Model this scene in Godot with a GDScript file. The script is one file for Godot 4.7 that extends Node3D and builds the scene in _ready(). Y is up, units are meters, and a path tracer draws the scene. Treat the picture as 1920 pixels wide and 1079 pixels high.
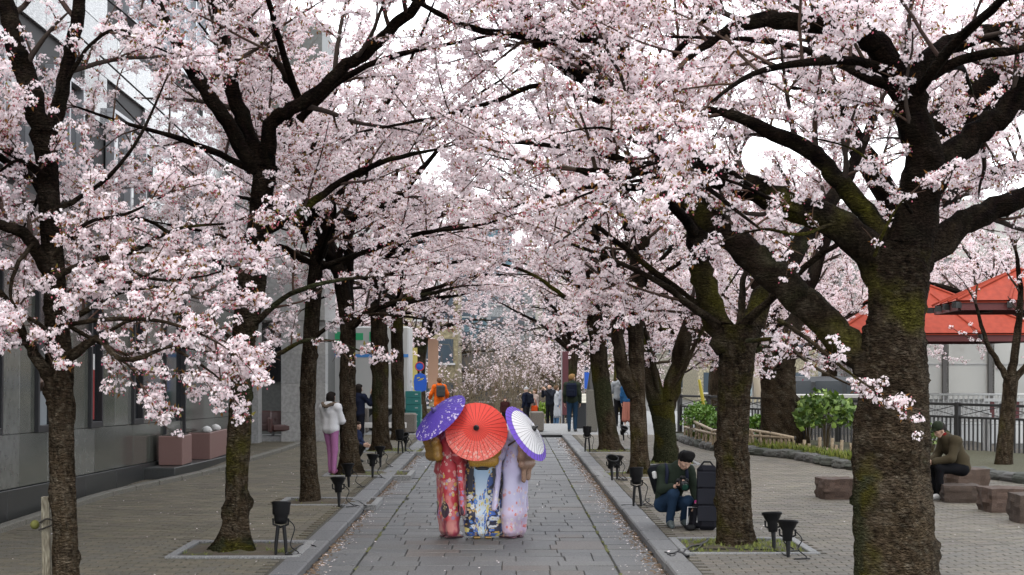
extends Node3D
# A pedestrian street under cherry trees on an overcast spring day.
# The camera stands at x = 0, z = 0 and looks along -z; depths below are metres in front of it.

const F := 2600.0          # focal length in pixels of the 1920-wide photograph
const CX := 945.0          # where the street's lines meet
const HY := 680.0
const CAM_H := 2.25
const FOOT := 0.08         # height of the footways above the road

var rng := RandomNumberGenerator.new()
var noise := FastNoiseLite.new()
var mats := {}
var templates := {}


# ---------------------------------------------------------------- mesh collector
class MB:
	var v := PackedVector3Array()
	var n := PackedVector3Array()
	var c := PackedColorArray()
	var u := PackedVector2Array()
	var ix := PackedInt32Array()

	func tri(a: Vector3, b: Vector3, d: Vector3, col := Color.WHITE) -> void:   # counterclockwise seen from outside
		var nn := (b - a).cross(d - a)
		if nn.length_squared() < 1e-16:
			return
		nn = nn.normalized()
		var k := v.size()
		v.append(a); v.append(b); v.append(d)
		for i in 3:
			n.append(nn); c.append(col); u.append(Vector2.ZERO)
		ix.append(k); ix.append(k + 2); ix.append(k + 1)

	func quad(a: Vector3, b: Vector3, d: Vector3, e: Vector3, col := Color.WHITE) -> void:
		var nn := (d - a).cross(e - b)
		if nn.length_squared() < 1e-16:
			return
		nn = nn.normalized()
		var k := v.size()
		v.append(a); v.append(b); v.append(d); v.append(e)
		u.append(Vector2(0, 1)); u.append(Vector2(1, 1)); u.append(Vector2(1, 0)); u.append(Vector2(0, 0))
		for i in 4:
			n.append(nn); c.append(col)
		ix.append(k); ix.append(k + 2); ix.append(k + 1)
		ix.append(k); ix.append(k + 3); ix.append(k + 2)

	# a box with chamfered edges round ce, half extents h, in the axes of b
	func box(ce: Vector3, size: Vector3, b := Basis(), col := Color.WHITE, ch := 0.0) -> void:
		var h := size * 0.5
		var e := minf(ch, minf(h.x, minf(h.y, h.z)) * 0.9)
		var corner := func(sx: float, sy: float, sz: float, axis: int) -> Vector3:
			var p := Vector3(sx * (h.x - (0.0 if axis == 0 else e)), sy * (h.y - (0.0 if axis == 1 else e)), sz * (h.z - (0.0 if axis == 2 else e)))
			return ce + b * p
		for s: float in [-1.0, 1.0]:
			var q := [corner.call(s, -1, -1, 0), corner.call(s, 1, -1, 0), corner.call(s, 1, 1, 0), corner.call(s, -1, 1, 0)]
			if s > 0: quad(q[0], q[1], q[2], q[3], col)
			else: quad(q[3], q[2], q[1], q[0], col)
			q = [corner.call(-1, s, -1, 1), corner.call(-1, s, 1, 1), corner.call(1, s, 1, 1), corner.call(1, s, -1, 1)]
			if s > 0: quad(q[0], q[1], q[2], q[3], col)
			else: quad(q[3], q[2], q[1], q[0], col)
			q = [corner.call(-1, -1, s, 2), corner.call(1, -1, s, 2), corner.call(1, 1, s, 2), corner.call(-1, 1, s, 2)]
			if s > 0: quad(q[0], q[1], q[2], q[3], col)
			else: quad(q[3], q[2], q[1], q[0], col)
		if e <= 0.0:
			return
		for s: float in [-1.0, 1.0]:
			for t: float in [-1.0, 1.0]:
				for ax in 3:
					var lo := []
					var hi := []
					for w: float in [-1.0, 1.0]:
						var sg := [w, s, t] if ax == 0 else ([t, w, s] if ax == 1 else [s, t, w])
						lo.append(corner.call(sg[0], sg[1], sg[2], (ax + 1) % 3))
						hi.append(corner.call(sg[0], sg[1], sg[2], (ax + 2) % 3))
					face([lo[0], lo[1], hi[1], hi[0]], ce, col)
				for w: float in [-1.0, 1.0]:
					face([corner.call(s, t, w, 0), corner.call(s, t, w, 1), corner.call(s, t, w, 2)], ce, col)

	func face(q: Array, inside: Vector3, col: Color) -> void:      # turned so that it looks away from a point inside
		var nn: Vector3 = (q[1] - q[0]).cross(q[2] - q[0])
		if nn.dot(q[0] - inside) < 0:
			q.reverse()
		if q.size() == 3: tri(q[0], q[1], q[2], col)
		else: quad(q[0], q[1], q[2], q[3], col)

	# a smooth tube along points; cols may be one Color or one per point
	func tube(p: Array, r: Array, sides := 8, cols = Color.WHITE, caps := true) -> void:
		var m := p.size()
		if m < 2: return
		var k := v.size()
		var t0: Vector3 = (p[1] - p[0]).normalized()
		var x := t0.cross(Vector3.UP if absf(t0.y) < 0.9 else Vector3.RIGHT).normalized()
		for i in m:
			var t: Vector3 = ((p[mini(i + 1, m - 1)] - p[maxi(i - 1, 0)]) as Vector3).normalized()
			x = (x - t * x.dot(t)).normalized()
			var y := t.cross(x)
			var col: Color = cols[i] if cols is Array else cols
			for j in sides:
				var a := TAU * j / sides
				var d := x * cos(a) + y * sin(a)
				v.append(p[i] + d * r[i]); n.append(d); c.append(col); u.append(Vector2(float(j) / sides, i))
		for i in m - 1:
			for j in sides:
				var a := k + i * sides + j
				var b := k + i * sides + (j + 1) % sides
				ix.append(a); ix.append(a + sides); ix.append(b)
				ix.append(b); ix.append(a + sides); ix.append(b + sides)
		if caps:
			for e in 2:
				var i := 0 if e == 0 else m - 1
				var t: Vector3 = (p[0] - p[1]).normalized() if e == 0 else (p[m - 1] - p[m - 2]).normalized()
				var col: Color = cols[i] if cols is Array else cols
				var q := v.size()
				v.append(p[i]); n.append(t); c.append(col); u.append(Vector2.ZERO)
				for j in sides:
					v.append(v[k + i * sides + j]); n.append(t); c.append(col); u.append(Vector2.ZERO)
				for j in sides:
					var a := q + 1 + j
					var b := q + 1 + (j + 1) % sides
					ix.append(q)
					if e == 0: ix.append(a); ix.append(b)
					else: ix.append(b); ix.append(a)

	# profile points (radius, height) going up, turned round y of the transform
	func lathe(prof: Array, sides := 16, tr := Transform3D(), cols = Color.WHITE) -> void:
		var k := v.size()
		var m := prof.size()
		for i in m:
			var d: Vector2 = ((prof[mini(i + 1, m - 1)] - prof[maxi(i - 1, 0)]) as Vector2)
			var col: Color = cols[i] if cols is Array else cols
			for j in sides + 1:
				var a := TAU * j / sides
				var p := Vector3(cos(a) * prof[i].x, prof[i].y, sin(a) * prof[i].x)
				var nn := Vector3(cos(a) * d.y, -d.x, sin(a) * d.y)
				if nn.length_squared() < 1e-12: nn = Vector3.UP
				v.append(tr * p); n.append((tr.basis * nn).normalized()); c.append(col); u.append(Vector2(float(j) / sides, float(i) / (m - 1)))
		for i in m - 1:
			for j in sides:
				var a := k + i * (sides + 1) + j
				var b := a + sides + 1
				ix.append(a); ix.append(a + 1); ix.append(b)
				ix.append(a + 1); ix.append(b + 1); ix.append(b)

	# an outline (counterclockwise in x, y) pushed out to a thickness along z
	func slab(outline: Array, z0: float, z1: float, tr := Transform3D(), col := Color.WHITE) -> void:
		var poly := PackedVector2Array(outline)
		if Geometry2D.is_polygon_clockwise(poly): poly.reverse()
		var t := Geometry2D.triangulate_polygon(poly)
		for i in range(0, t.size(), 3):
			var q := [poly[t[i]], poly[t[i + 1]], poly[t[i + 2]]]
			if (q[1] - q[0]).cross(q[2] - q[0]) < 0: q.reverse()
			tri(tr * Vector3(q[0].x, q[0].y, z1), tr * Vector3(q[1].x, q[1].y, z1), tr * Vector3(q[2].x, q[2].y, z1), col)
			tri(tr * Vector3(q[2].x, q[2].y, z0), tr * Vector3(q[1].x, q[1].y, z0), tr * Vector3(q[0].x, q[0].y, z0), col)
		var m := poly.size()
		for i in m:
			var a := poly[i]
			var b := poly[(i + 1) % m]
			quad(tr * Vector3(a.x, a.y, z0), tr * Vector3(b.x, b.y, z0), tr * Vector3(b.x, b.y, z1), tr * Vector3(a.x, a.y, z1), col)

	func ball(ce: Vector3, r: Vector3, col := Color.WHITE, sides := 10, rows := 7) -> void:
		var prof := []
		for i in rows + 1:
			var a := -PI / 2 + PI * i / rows
			prof.append(Vector2(maxf(cos(a), 0.001), sin(a)))
		lathe(prof, sides, Transform3D(Basis().scaled(r), ce), col)

	func add(o: MB, tr := Transform3D(), tint := Color.WHITE) -> void:
		var k := v.size()
		var flip := tr.basis.determinant() < 0
		for i in o.v.size():
			v.append(tr * o.v[i]); n.append((tr.basis * o.n[i]).normalized()); c.append(o.c[i] * tint); u.append(o.u[i])
		for i in range(0, o.ix.size(), 3):
			ix.append(k + o.ix[i])
			ix.append(k + o.ix[i + (2 if flip else 1)])
			ix.append(k + o.ix[i + (1 if flip else 2)])

	func mesh(m: Material) -> ArrayMesh:
		var a := []
		a.resize(Mesh.ARRAY_MAX)
		a[Mesh.ARRAY_VERTEX] = v; a[Mesh.ARRAY_NORMAL] = n; a[Mesh.ARRAY_COLOR] = c; a[Mesh.ARRAY_TEX_UV] = u; a[Mesh.ARRAY_INDEX] = ix
		var am := ArrayMesh.new()
		am.add_surface_from_arrays(Mesh.PRIMITIVE_TRIANGLES, a)
		am.surface_set_material(0, m)
		return am


# ---------------------------------------------------------------- placing and naming
func at(px: float, py: float, depth: float) -> Vector3:            # the point at that depth seen at that place of the photograph
	return Vector3((px - CX) / F * depth, CAM_H - (py - HY) / F * depth, -depth)


func depth_of(py: float, h := FOOT) -> float:                      # depth of the level ground h seen at that height
	return F * (CAM_H - h) / (py - HY)


func on_ground(px: float, py: float, h := FOOT) -> Vector3:
	var p := at(px, py, depth_of(py, h))
	p.y = h
	return p


func thing(called: String, label: String, category: String, where := Vector3.ZERO, turn := 0.0, group := "") -> Node3D:
	var o := Node3D.new()
	o.name = called
	add_child(o, true)
	o.position = where
	o.rotation.y = turn
	o.set_meta("label", label)
	o.set_meta("category", category)
	if group: o.set_meta("group", group)
	return o


func part(called: String, m: Variant, mat: Material, parent: Node3D, tr := Transform3D()) -> MeshInstance3D:
	var o := MeshInstance3D.new()
	o.name = called
	o.mesh = m.mesh(mat) if m is MB else m
	if not m is MB and mat: o.material_override = mat
	o.transform = tr
	parent.add_child(o, true)
	return o


func structure(called: String, label := "") -> Node3D:
	var o := Node3D.new()
	o.name = called
	add_child(o, true)
	o.set_meta("kind", "structure")
	if label: o.set_meta("label", label)
	return o


func stuff(called: String, mesh: Mesh, xf: Array, cols: Array, parent: Node) -> MultiMeshInstance3D:
	var mm := MultiMesh.new()
	mm.transform_format = MultiMesh.TRANSFORM_3D
	mm.use_colors = cols.size() > 0
	mm.mesh = mesh
	mm.instance_count = xf.size()
	var buf := PackedFloat32Array()
	var w := 16 if cols.size() else 12
	buf.resize(xf.size() * w)
	for i in xf.size():
		var t: Transform3D = xf[i]
		var k := i * w
		buf[k] = t.basis.x.x; buf[k + 1] = t.basis.y.x; buf[k + 2] = t.basis.z.x; buf[k + 3] = t.origin.x
		buf[k + 4] = t.basis.x.y; buf[k + 5] = t.basis.y.y; buf[k + 6] = t.basis.z.y; buf[k + 7] = t.origin.y
		buf[k + 8] = t.basis.x.z; buf[k + 9] = t.basis.y.z; buf[k + 10] = t.basis.z.z; buf[k + 11] = t.origin.z
		if w == 16:
			var c: Color = cols[i]
			buf[k + 12] = c.r; buf[k + 13] = c.g; buf[k + 14] = c.b; buf[k + 15] = 1.0
	mm.buffer = buf
	var o := MultiMeshInstance3D.new()
	o.name = called
	o.multimesh = mm
	o.set_meta("kind", "stuff")
	parent.add_child(o, true)
	return o


# ---------------------------------------------------------------- materials
func lin(r: float, g: float, b: float) -> Color:                   # a base colour given as linear reflectance
	return Color(r * 0.75, g * 0.75, b * 0.75).linear_to_srgb()


func mat(key: String, col: Color, rough := 0.8, metal := 0.0, tinted := false) -> StandardMaterial3D:
	if mats.has(key): return mats[key]
	var m := StandardMaterial3D.new()
	m.resource_name = key
	m.albedo_color = col
	m.roughness = rough
	m.metallic = metal
	m.vertex_color_use_as_albedo = tinted
	mats[key] = m
	return m


func noise_tex(freq: float, lo: Color, hi: Color, sd := 1, octaves := 4, side := 512, steps := []) -> NoiseTexture2D:
	var fn := FastNoiseLite.new()
	fn.seed = sd
	fn.frequency = freq
	fn.fractal_octaves = octaves
	var t := NoiseTexture2D.new()
	t.width = side
	t.height = side
	t.seamless = true
	t.noise = fn
	var g := Gradient.new()
	g.offsets = PackedFloat32Array([0.15, 0.85])
	g.colors = PackedColorArray([lo, hi])
	for s in steps: g.add_point(s[0], s[1])
	t.color_ramp = g
	return t


func textured(key: String, col: Color, rough: float, tex: Texture2D, scale: Vector3, relief := 0.0, tinted := false, world := true, bump: Texture2D = null) -> StandardMaterial3D:
	if mats.has(key): return mats[key]
	var m := mat(key, col, rough, 0.0, tinted)
	m.albedo_texture = tex
	m.uv1_triplanar = true
	m.uv1_world_triplanar = world
	m.uv1_scale = scale
	if relief > 0.0:
		m.heightmap_enabled = true
		m.heightmap_scale = relief
		m.heightmap_texture = bump if bump else tex
	return m


# ---------------------------------------------------------------- smooth bodies: capsules joined by a smooth minimum, meshed as surface nets
# a bone is [from, to, radius there, radius here, flattening of z (optional)]
func body(bones: Array, cell: float, k := 0.03, col := Color.WHITE) -> MB:
	var lo := Vector3.ONE * 1e9
	var hi := -lo
	for b in bones:
		var r := maxf(b[2], b[3]) + cell * 2.5
		for e in 2:
			lo = lo.min((b[e] as Vector3) - Vector3.ONE * r)
			hi = hi.max((b[e] as Vector3) + Vector3.ONE * r)
	var nx := int((hi.x - lo.x) / cell) + 2
	var ny := int((hi.y - lo.y) / cell) + 2
	var nz := int((hi.z - lo.z) / cell) + 2
	var g := PackedFloat32Array()
	g.resize(nx * ny * nz)
	g.fill(1.0)
	for b in bones:
		var a: Vector3 = b[0]
		var ab: Vector3 = b[1] - a
		var l2 := maxf(ab.length_squared(), 1e-9)
		var ra: float = b[2]
		var rb: float = b[3]
		var sq: float = 1.0 / b[4] if b.size() > 4 else 1.0
		var big := maxf(ra, rb) + cell * 2.0 + k * 0.5
		var p0 := ((a.min(b[1]) - Vector3.ONE * big - lo) / cell).max(Vector3.ZERO)
		var p1 := (a.max(b[1]) + Vector3.ONE * big - lo) / cell
		for z in range(int(p0.z), mini(int(p1.z) + 1, nz)):
			for y in range(int(p0.y), mini(int(p1.y) + 1, ny)):
				var at0 := (z * ny + y) * nx
				for x in range(int(p0.x), mini(int(p1.x) + 1, nx)):
					var p := lo + Vector3(x, y, z) * cell - a
					var t := clampf(p.dot(ab) / l2, 0.0, 1.0)
					var q := p - ab * t
					q.z *= sq
					var d := q.length() - lerpf(ra, rb, t)
					var o := g[at0 + x]
					var h := maxf(k - absf(o - d), 0.0)
					g[at0 + x] = minf(o, d) - h * h / k * 0.25
	var m := MB.new()
	var idx := {}
	var st := [1, nx, nx * ny]
	for z in nz - 1:
		for y in ny - 1:
			var row := (z * ny + y) * nx
			for x in nx - 1:
				var i := row + x
				var g0 := g[i]
				if absf(g0) > cell * 2.0: continue
				var cs := [g0, g[i + 1], g[i + nx], g[i + nx + 1], g[i + st[2]], g[i + st[2] + 1], g[i + st[2] + nx], g[i + st[2] + nx + 1]]
				var mask := 0
				for e in 8:
					if cs[e] < 0.0: mask |= 1 << e
				if mask == 0 or mask == 255: continue
				var sum := Vector3.ZERO
				var cnt := 0
				for e in 8:
					for bit in [1, 2, 4]:
						if e & bit: continue
						var f: int = e | bit
						if (cs[e] < 0.0) == (cs[f] < 0.0): continue
						var t: float = cs[e] / (cs[e] - cs[f])
						var pa := Vector3(e & 1, (e >> 1) & 1, (e >> 2) & 1)
						var pb := Vector3(f & 1, (f >> 1) & 1, (f >> 2) & 1)
						sum += pa.lerp(pb, t)
						cnt += 1
				var grad := Vector3(cs[1] + cs[3] + cs[5] + cs[7] - cs[0] - cs[2] - cs[4] - cs[6], cs[2] + cs[3] + cs[6] + cs[7] - cs[0] - cs[1] - cs[4] - cs[5], cs[4] + cs[5] + cs[6] + cs[7] - cs[0] - cs[1] - cs[2] - cs[3])
				idx[i] = m.v.size()
				m.v.append(lo + (Vector3(x, y, z) + sum / cnt) * cell)
				m.n.append(grad.normalized() if grad.length_squared() > 1e-14 else Vector3.UP)
				m.c.append(col)
				m.u.append(Vector2.ZERO)
	for i: int in idx:
		for ax in 3:
			var s0 := g[i]
			var s1 := g[i + st[ax]]
			if (s0 < 0.0) == (s1 < 0.0): continue
			var b1: int = st[(ax + 1) % 3]
			var b2: int = st[(ax + 2) % 3]
			if not (idx.has(i - b1) and idx.has(i - b2) and idx.has(i - b1 - b2)): continue
			var q := [idx[i], idx[i - b1], idx[i - b1 - b2], idx[i - b2]]
			if s0 < 0.0: q.reverse()
			m.ix.append(q[0]); m.ix.append(q[1]); m.ix.append(q[2])
			m.ix.append(q[0]); m.ix.append(q[2]); m.ix.append(q[3])
	return m


func spline(p: Array, per: int) -> Array:                          # smooth curve through points
	var out := []
	var m := p.size()
	for i in m - 1:
		var a: Vector3 = p[maxi(i - 1, 0)]
		var b: Vector3 = p[i]
		var c: Vector3 = p[i + 1]
		var d: Vector3 = p[mini(i + 2, m - 1)]
		for j in per:
			out.append(b.cubic_interpolate(c, a, d, float(j) / per))
	out.append(p[m - 1])
	return out


func rv() -> Vector3:
	return Vector3(rng.randfn(), rng.randfn(), rng.randfn()).limit_length(2.0) * 0.6


func _ready() -> void:
	rng.seed = 20240405
	noise.frequency = 0.2
	noise.seed = 4
	# ---- camera: a level view whose frame is shifted up, as the photograph's straight verticals show
	var cam := Camera3D.new()
	cam.name = "Camera3D"
	cam.position = Vector3(0, CAM_H, 0)
	cam.projection = Camera3D.PROJECTION_FRUSTUM
	cam.near = 0.1
	cam.far = 3000.0
	cam.size = 0.1 * 1079.0 / F
	cam.frustum_offset = Vector2((960.0 - CX) / F, (HY - 539.5) / F) * 0.1
	cam.current = true
	add_child(cam)
	# ---- an even white overcast
	var we := WorldEnvironment.new()
	we.name = "WorldEnvironment"
	var env := Environment.new()
	var sky := Sky.new()
	var sm := ProceduralSkyMaterial.new()
	sm.sky_top_color = Color(0.90, 0.92, 0.95)
	sm.sky_horizon_color = Color(0.95, 0.96, 0.97)
	sm.sky_curve = 0.2
	sm.ground_bottom_color = Color(0.35, 0.34, 0.33)
	sm.ground_horizon_color = Color(0.7, 0.7, 0.7)
	sm.sky_energy_multiplier = 1.25
	sky.sky_material = sm
	env.background_mode = Environment.BG_SKY
	env.sky = sky
	env.tonemap_mode = Environment.TONE_MAPPER_LINEAR
	env.tonemap_exposure = 2.05
	env.sdfgi_enabled = true
	env.ssao_enabled = true
	env.ssil_enabled = true
	we.environment = env
	add_child(we)
	var sun := DirectionalLight3D.new()
	sun.name = "Sun"
	sun.light_energy = 0.45
	sun.light_angular_distance = 25.0
	sun.light_color = Color(1.0, 0.98, 0.95)
	sun.shadow_enabled = true
	sun.rotation_degrees = Vector3(-58, -25, 0)
	add_child(sun)
	# ---- the place
	make_clusters()
	ground()
	left_building()
	far_things()
	right_side()
	street_trees()
	far_trees()
	# ---- what stands and lies in it
	street_furniture()
	people()
	small_things()
	print("twigs ", twig_count, " blossoms ", bloom_count, " ms ", Time.get_ticks_msec())


# ---------------------------------------------------------------- cherry trees
var blossom_meshes := []
var twig_count := 0
var bloom_count := 0

class Cherry:
	var root: Node3D
	var base: Vector3
	var twigs := MB.new()
	var bloom := [[], [], [], [], []]
	var tint := [[], [], [], [], []]
	var fork: Vector3
	var density := 1.0
	var moss := 0.5
	var lean := Vector3(0, 0.35, -0.2)     # where the boughs off the limbs tend to go
	var pink := 0.0
	var reach := 1.0
	var flowering := 0.82


func bark() -> StandardMaterial3D:
	if mats.has("bark"): return mats["bark"]
	var t := noise_tex(0.022, Color(0.38, 0.37, 0.36), Color(1, 1, 1), 5, 5, 512, [[0.42, Color(0.78, 0.77, 0.75)], [0.50, Color(0.60, 0.58, 0.56)]])
	var b := noise_tex(0.03, Color(0, 0, 0), Color(1, 1, 1), 9, 5)
	var m := textured("bark", Color.WHITE, 0.9, t, Vector3(1.7, 2.5, 1.7), 1.8, true, true, b)
	m.metallic_specular = 0.12
	m.detail_enabled = true                                           # the cherry's level bands and pores
	m.detail_albedo = noise_tex(0.02, Color(0.45, 0.43, 0.41), Color(1, 1, 1), 15, 4, 512, [[0.50, Color(0.95, 0.94, 0.93)], [0.56, Color(0.72, 0.70, 0.67)]])
	m.detail_blend_mode = BaseMaterial3D.BLEND_MODE_MUL
	m.detail_uv_layer = BaseMaterial3D.DETAIL_UV_2
	m.uv2_triplanar = true
	m.uv2_world_triplanar = true
	m.uv2_scale = Vector3(0.8, 6.0, 0.8)
	return m


func twig_mat() -> StandardMaterial3D:
	var m := mat("twig", Color.WHITE, 0.85, 0.0, true)
	m.metallic_specular = 0.2
	return m


# a cluster of five-petalled flowers, with buds and bronze young leaves
func make_cluster(flowers: int, radius: float, buds: int, leaves: int, size := 0.0145, petals := 5) -> ArrayMesh:
	var m := MB.new()
	for f in flowers:
		var d := rv().normalized()
		d.y = absf(d.y) * 0.6 + d.y * 0.4
		d = d.normalized()
		var p := d * radius * rng.randf_range(0.55, 1.05)
		var nn := (d + rv() * 0.45).normalized()
		var x := nn.cross(Vector3(0.3, 0.9, 0.2)).normalized()
		var y := nn.cross(x)
		var s := size * rng.randf_range(0.85, 1.1)
		var warm := rng.randf()
		var tip := Color(0.93, 0.922 - 0.012 * warm, 0.92)
		var heart := Color(0.89, 0.77 - 0.16 * warm, 0.79 - 0.14 * warm)
		var o := rng.randf() * TAU
		for k in petals:
			var a := o + TAU * k / petals
			var w := TAU / petals * 0.5
			var dir := x * cos(a) + y * sin(a)
			var l := x * cos(a - w) + y * sin(a - w)
			var r := x * cos(a + w) + y * sin(a + w)
			var p0 := p
			var p1 := p + l * s * 0.72 + nn * s * 0.28
			var p2 := p + dir * s * 1.1 + nn * s * 0.42
			var p3 := p + r * s * 0.72 + nn * s * 0.28
			var q := m.v.size()
			for e in [[p0, heart], [p1, tip], [p2, tip], [p3, tip]]:
				m.v.append(e[0]); m.c.append(e[1]); m.u.append(Vector2.ZERO); m.n.append((nn - (e[0] - p) * 8.0 * 0.5).normalized())
			m.ix.append(q); m.ix.append(q + 2); m.ix.append(q + 1)
			m.ix.append(q); m.ix.append(q + 3); m.ix.append(q + 2)
		if rng.randf() < 0.35:                                        # its stalk
			var e := (x * 0.0009)
			m.quad(Vector3.ZERO, e * 1.3, p + e, p, Color(0.16, 0.13, 0.05))
	for b in buds:
		var d := rv().normalized()
		var p := d * radius * rng.randf_range(0.8, 1.25)
		m.ball(p, Vector3(0.007, 0.010, 0.007), Color(0.62, 0.20 + rng.randf() * 0.1, 0.29), 5, 4)
		m.ball(p - d * 0.009, Vector3(0.004, 0.006, 0.004), Color(0.22, 0.05, 0.03), 4, 3)
	for l in leaves:
		var d := rv().normalized()
		var p := d * radius * 0.5
		var side := d.cross(Vector3.UP).normalized() * 0.013
		var col := Color(0.20, 0.10, 0.035) if rng.randf() < 0.6 else Color(0.20, 0.19, 0.05)
		var tip := p + d * (radius * 0.6 + 0.03)
		m.quad(p, p + side + d * radius * 0.4, tip, p - side + d * radius * 0.4, col)
	var pm := mat("petals", Color.WHITE, 0.75, 0.0, true)
	pm.metallic_specular = 0.2
	pm.backlight_enabled = true
	pm.backlight = Color(1.0, 0.985, 0.99)
	pm.cull_mode = BaseMaterial3D.CULL_DISABLED
	return m.mesh(pm)


func make_clusters() -> void:
	blossom_meshes = [
		make_cluster(22, 0.056, 1, 1), make_cluster(14, 0.046, 2, 2), make_cluster(28, 0.066, 1, 0),
		make_cluster(8, 0.042, 5, 5), make_cluster(3, 0.035, 9, 4)]


func bloom_at(T: Cherry, p: Vector3, spread: float) -> void:
	var kind := rng.randi() % 3
	var odd := rng.randf()
	if odd < 0.13 + T.pink: kind = 3
	if odd < 0.04 + T.pink * 0.5: kind = 4
	var s := rng.randf_range(0.75, 1.2) * spread
	var b := Basis.from_euler(Vector3(rng.randf_range(-0.7, 0.7), rng.randf() * TAU, rng.randf_range(-0.7, 0.7))).scaled(Vector3.ONE * s)
	T.bloom[kind].append(Transform3D(b, p - T.base))
	var g := rng.randf_range(0.90, 1.0)
	var w := rng.randf()
	T.tint[kind].append(Color(g, g * lerpf(1.0, 0.96, w), g * lerpf(1.0, 0.975, w)))
	bloom_count += 1


# a bough that grows on its own: twigs off it, flowers along the thin wood
func grow(T: Cherry, start: Vector3, dir: Vector3, length: float, r0: float, level: int, bare := 0.15) -> void:
	var n := clampi(int(length / 0.16), 3, 12)
	var step := length / n
	var p := start
	var d := dir.normalized()
	var pts := [p]
	var rad := [r0]
	var droop := rng.randf_range(-0.05, 0.04) + (0.03 if level == 1 else 0.0)
	for i in n:
		d = (d + rv() * (0.17 if level < 3 else 0.22) + Vector3(0, droop, 0)).normalized()
		p += d * step
		pts.append(p)
		rad.append(maxf(lerpf(r0, r0 * 0.25, float(i + 1) / n), 0.0022))
	var loc := []
	for q in pts: loc.append(q - T.base)
	var wood := Color(0.034, 0.025, 0.021).lerp(Color(0.10, 0.058, 0.042), clampf(1.0 - r0 / 0.03, 0.0, 1.0) * rng.randf_range(0.4, 1.0))
	T.twigs.tube(loc, rad, 6 if r0 > 0.025 else (4 if r0 > 0.01 else 3), wood, false)
	twig_count += 1
	if level < 3:
		var gap := (0.26 if level == 1 else 0.22) / T.density
		var x := length * rng.randf_range(0.12, 0.25)
		while x < length:
			var f := x / step
			var i := mini(int(f), n - 1)
			var q: Vector3 = (pts[i] as Vector3).lerp(pts[i + 1], f - i)
			var dd: Vector3 = (pts[i + 1] - pts[i]).normalized()
			var side := dd.cross(rv()).normalized()
			var nd := dd * rng.randf_range(0.35, 0.9) + side * rng.randf_range(0.5, 1.0) + T.lean * 0.25
			grow(T, q, nd, length * rng.randf_range(0.30, 0.55) * (1.1 - 0.4 * x / length), rad[i] * 0.55, level + 1 if length > 0.9 else 3, 0.08)
			x += gap * rng.randf_range(0.6, 1.5)
	var along := length * bare
	if r0 > 0.03: along = length * 0.55
	elif r0 > 0.016: along = length * 0.35
	var gapb := 0.080 / T.density
	while along < length:
		var f := along / step
		var i := mini(int(f), n - 1)
		var q: Vector3 = (pts[i] as Vector3).lerp(pts[i + 1], f - i)
		if rng.randf() < T.flowering:
			bloom_at(T, q + rv() * 0.05, 0.95)
		along += gapb * rng.randf_range(0.5, 1.6)


# a limb drawn through points [x, y, how far behind the tree's own depth, width]; boughs grow from it
func limb(T: Cherry, called: String, depth: float, data: Array, boughs := 1.0, from := 0.3, bough_len := 1.5) -> Array:
	var p := []
	var r := []
	for e in data:
		p.append(at(e[0], e[1], depth + e[2]))
		r.append(e[3] * 0.5 / F * (depth + e[2]))
	return wood(T, called, p, r, boughs, from, bough_len)


func wood(T: Cherry, called: String, p: Array, r: Array, boughs: float, from: float, bough_len: float) -> Array:
	var per := 5
	var q := spline(p, per)
	var rr := []
	for i in q.size():
		var f := float(i) / per
		var k := mini(int(f), r.size() - 2)
		rr.append(lerpf(r[k], r[k + 1], f - k))
	var loc := []
	var cols := []
	for i in q.size():
		if i > 0 and i < q.size() - 1: q[i] += rv() * minf(rr[i] * 0.22, 0.03)
		loc.append(q[i] - T.base)
		rr[i] *= 1.0 + 0.10 * noise.get_noise_3dv(q[i] * 14.0)
		cols.append(Color(0.046, 0.036, 0.031))
	var m := MB.new()
	m.tube(loc, rr, 12 if rr[0] > 0.06 else 8, cols)
	for i in m.v.size():                                              # uneven bark and patches of moss
		var w: Vector3 = m.v[i] + T.base
		m.v[i] += m.n[i] * (noise.get_noise_3dv(w * 22.0) * 0.018 + noise.get_noise_3dv(w * 60.0) * 0.006) * clampf(rr[0] / 0.2, 0.15, 1.0)
		m.c[i] = bark_color(w, m.n[i], T.moss)
	part(called, m, bark(), T.root)
	if boughs > 0.0:
		var total := 0.0
		for i in q.size() - 1: total += q[i].distance_to(q[i + 1])
		var x := 0.0
		var next := total * from
		for i in q.size() - 1:
			var seg: float = q[i].distance_to(q[i + 1])
			while next < x + seg:
				var f := (next - x) / seg
				var s: Vector3 = q[i].lerp(q[i + 1], f)
				var d: Vector3 = (q[i + 1] - q[i]).normalized()
				var side := d.cross(rv()).normalized()
				var nd := d * rng.randf_range(0.3, 0.8) + side * rng.randf_range(0.6, 1.0) + T.lean
				grow(T, s, nd, bough_len * rng.randf_range(0.55, 1.25), clampf(rr[i] * 0.45, 0.012, 0.035), 1)
				next += 0.38 / boughs * rng.randf_range(0.6, 1.5)
			x += seg
		for e in 2:
			var d: Vector3 = (q[q.size() - 1] - q[q.size() - 2]).normalized()
			grow(T, q[q.size() - 1], d + rv() * 0.35, bough_len * 0.9, clampf(rr[rr.size() - 1] * 0.8, 0.01, 0.03), 1)
	return q


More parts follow.
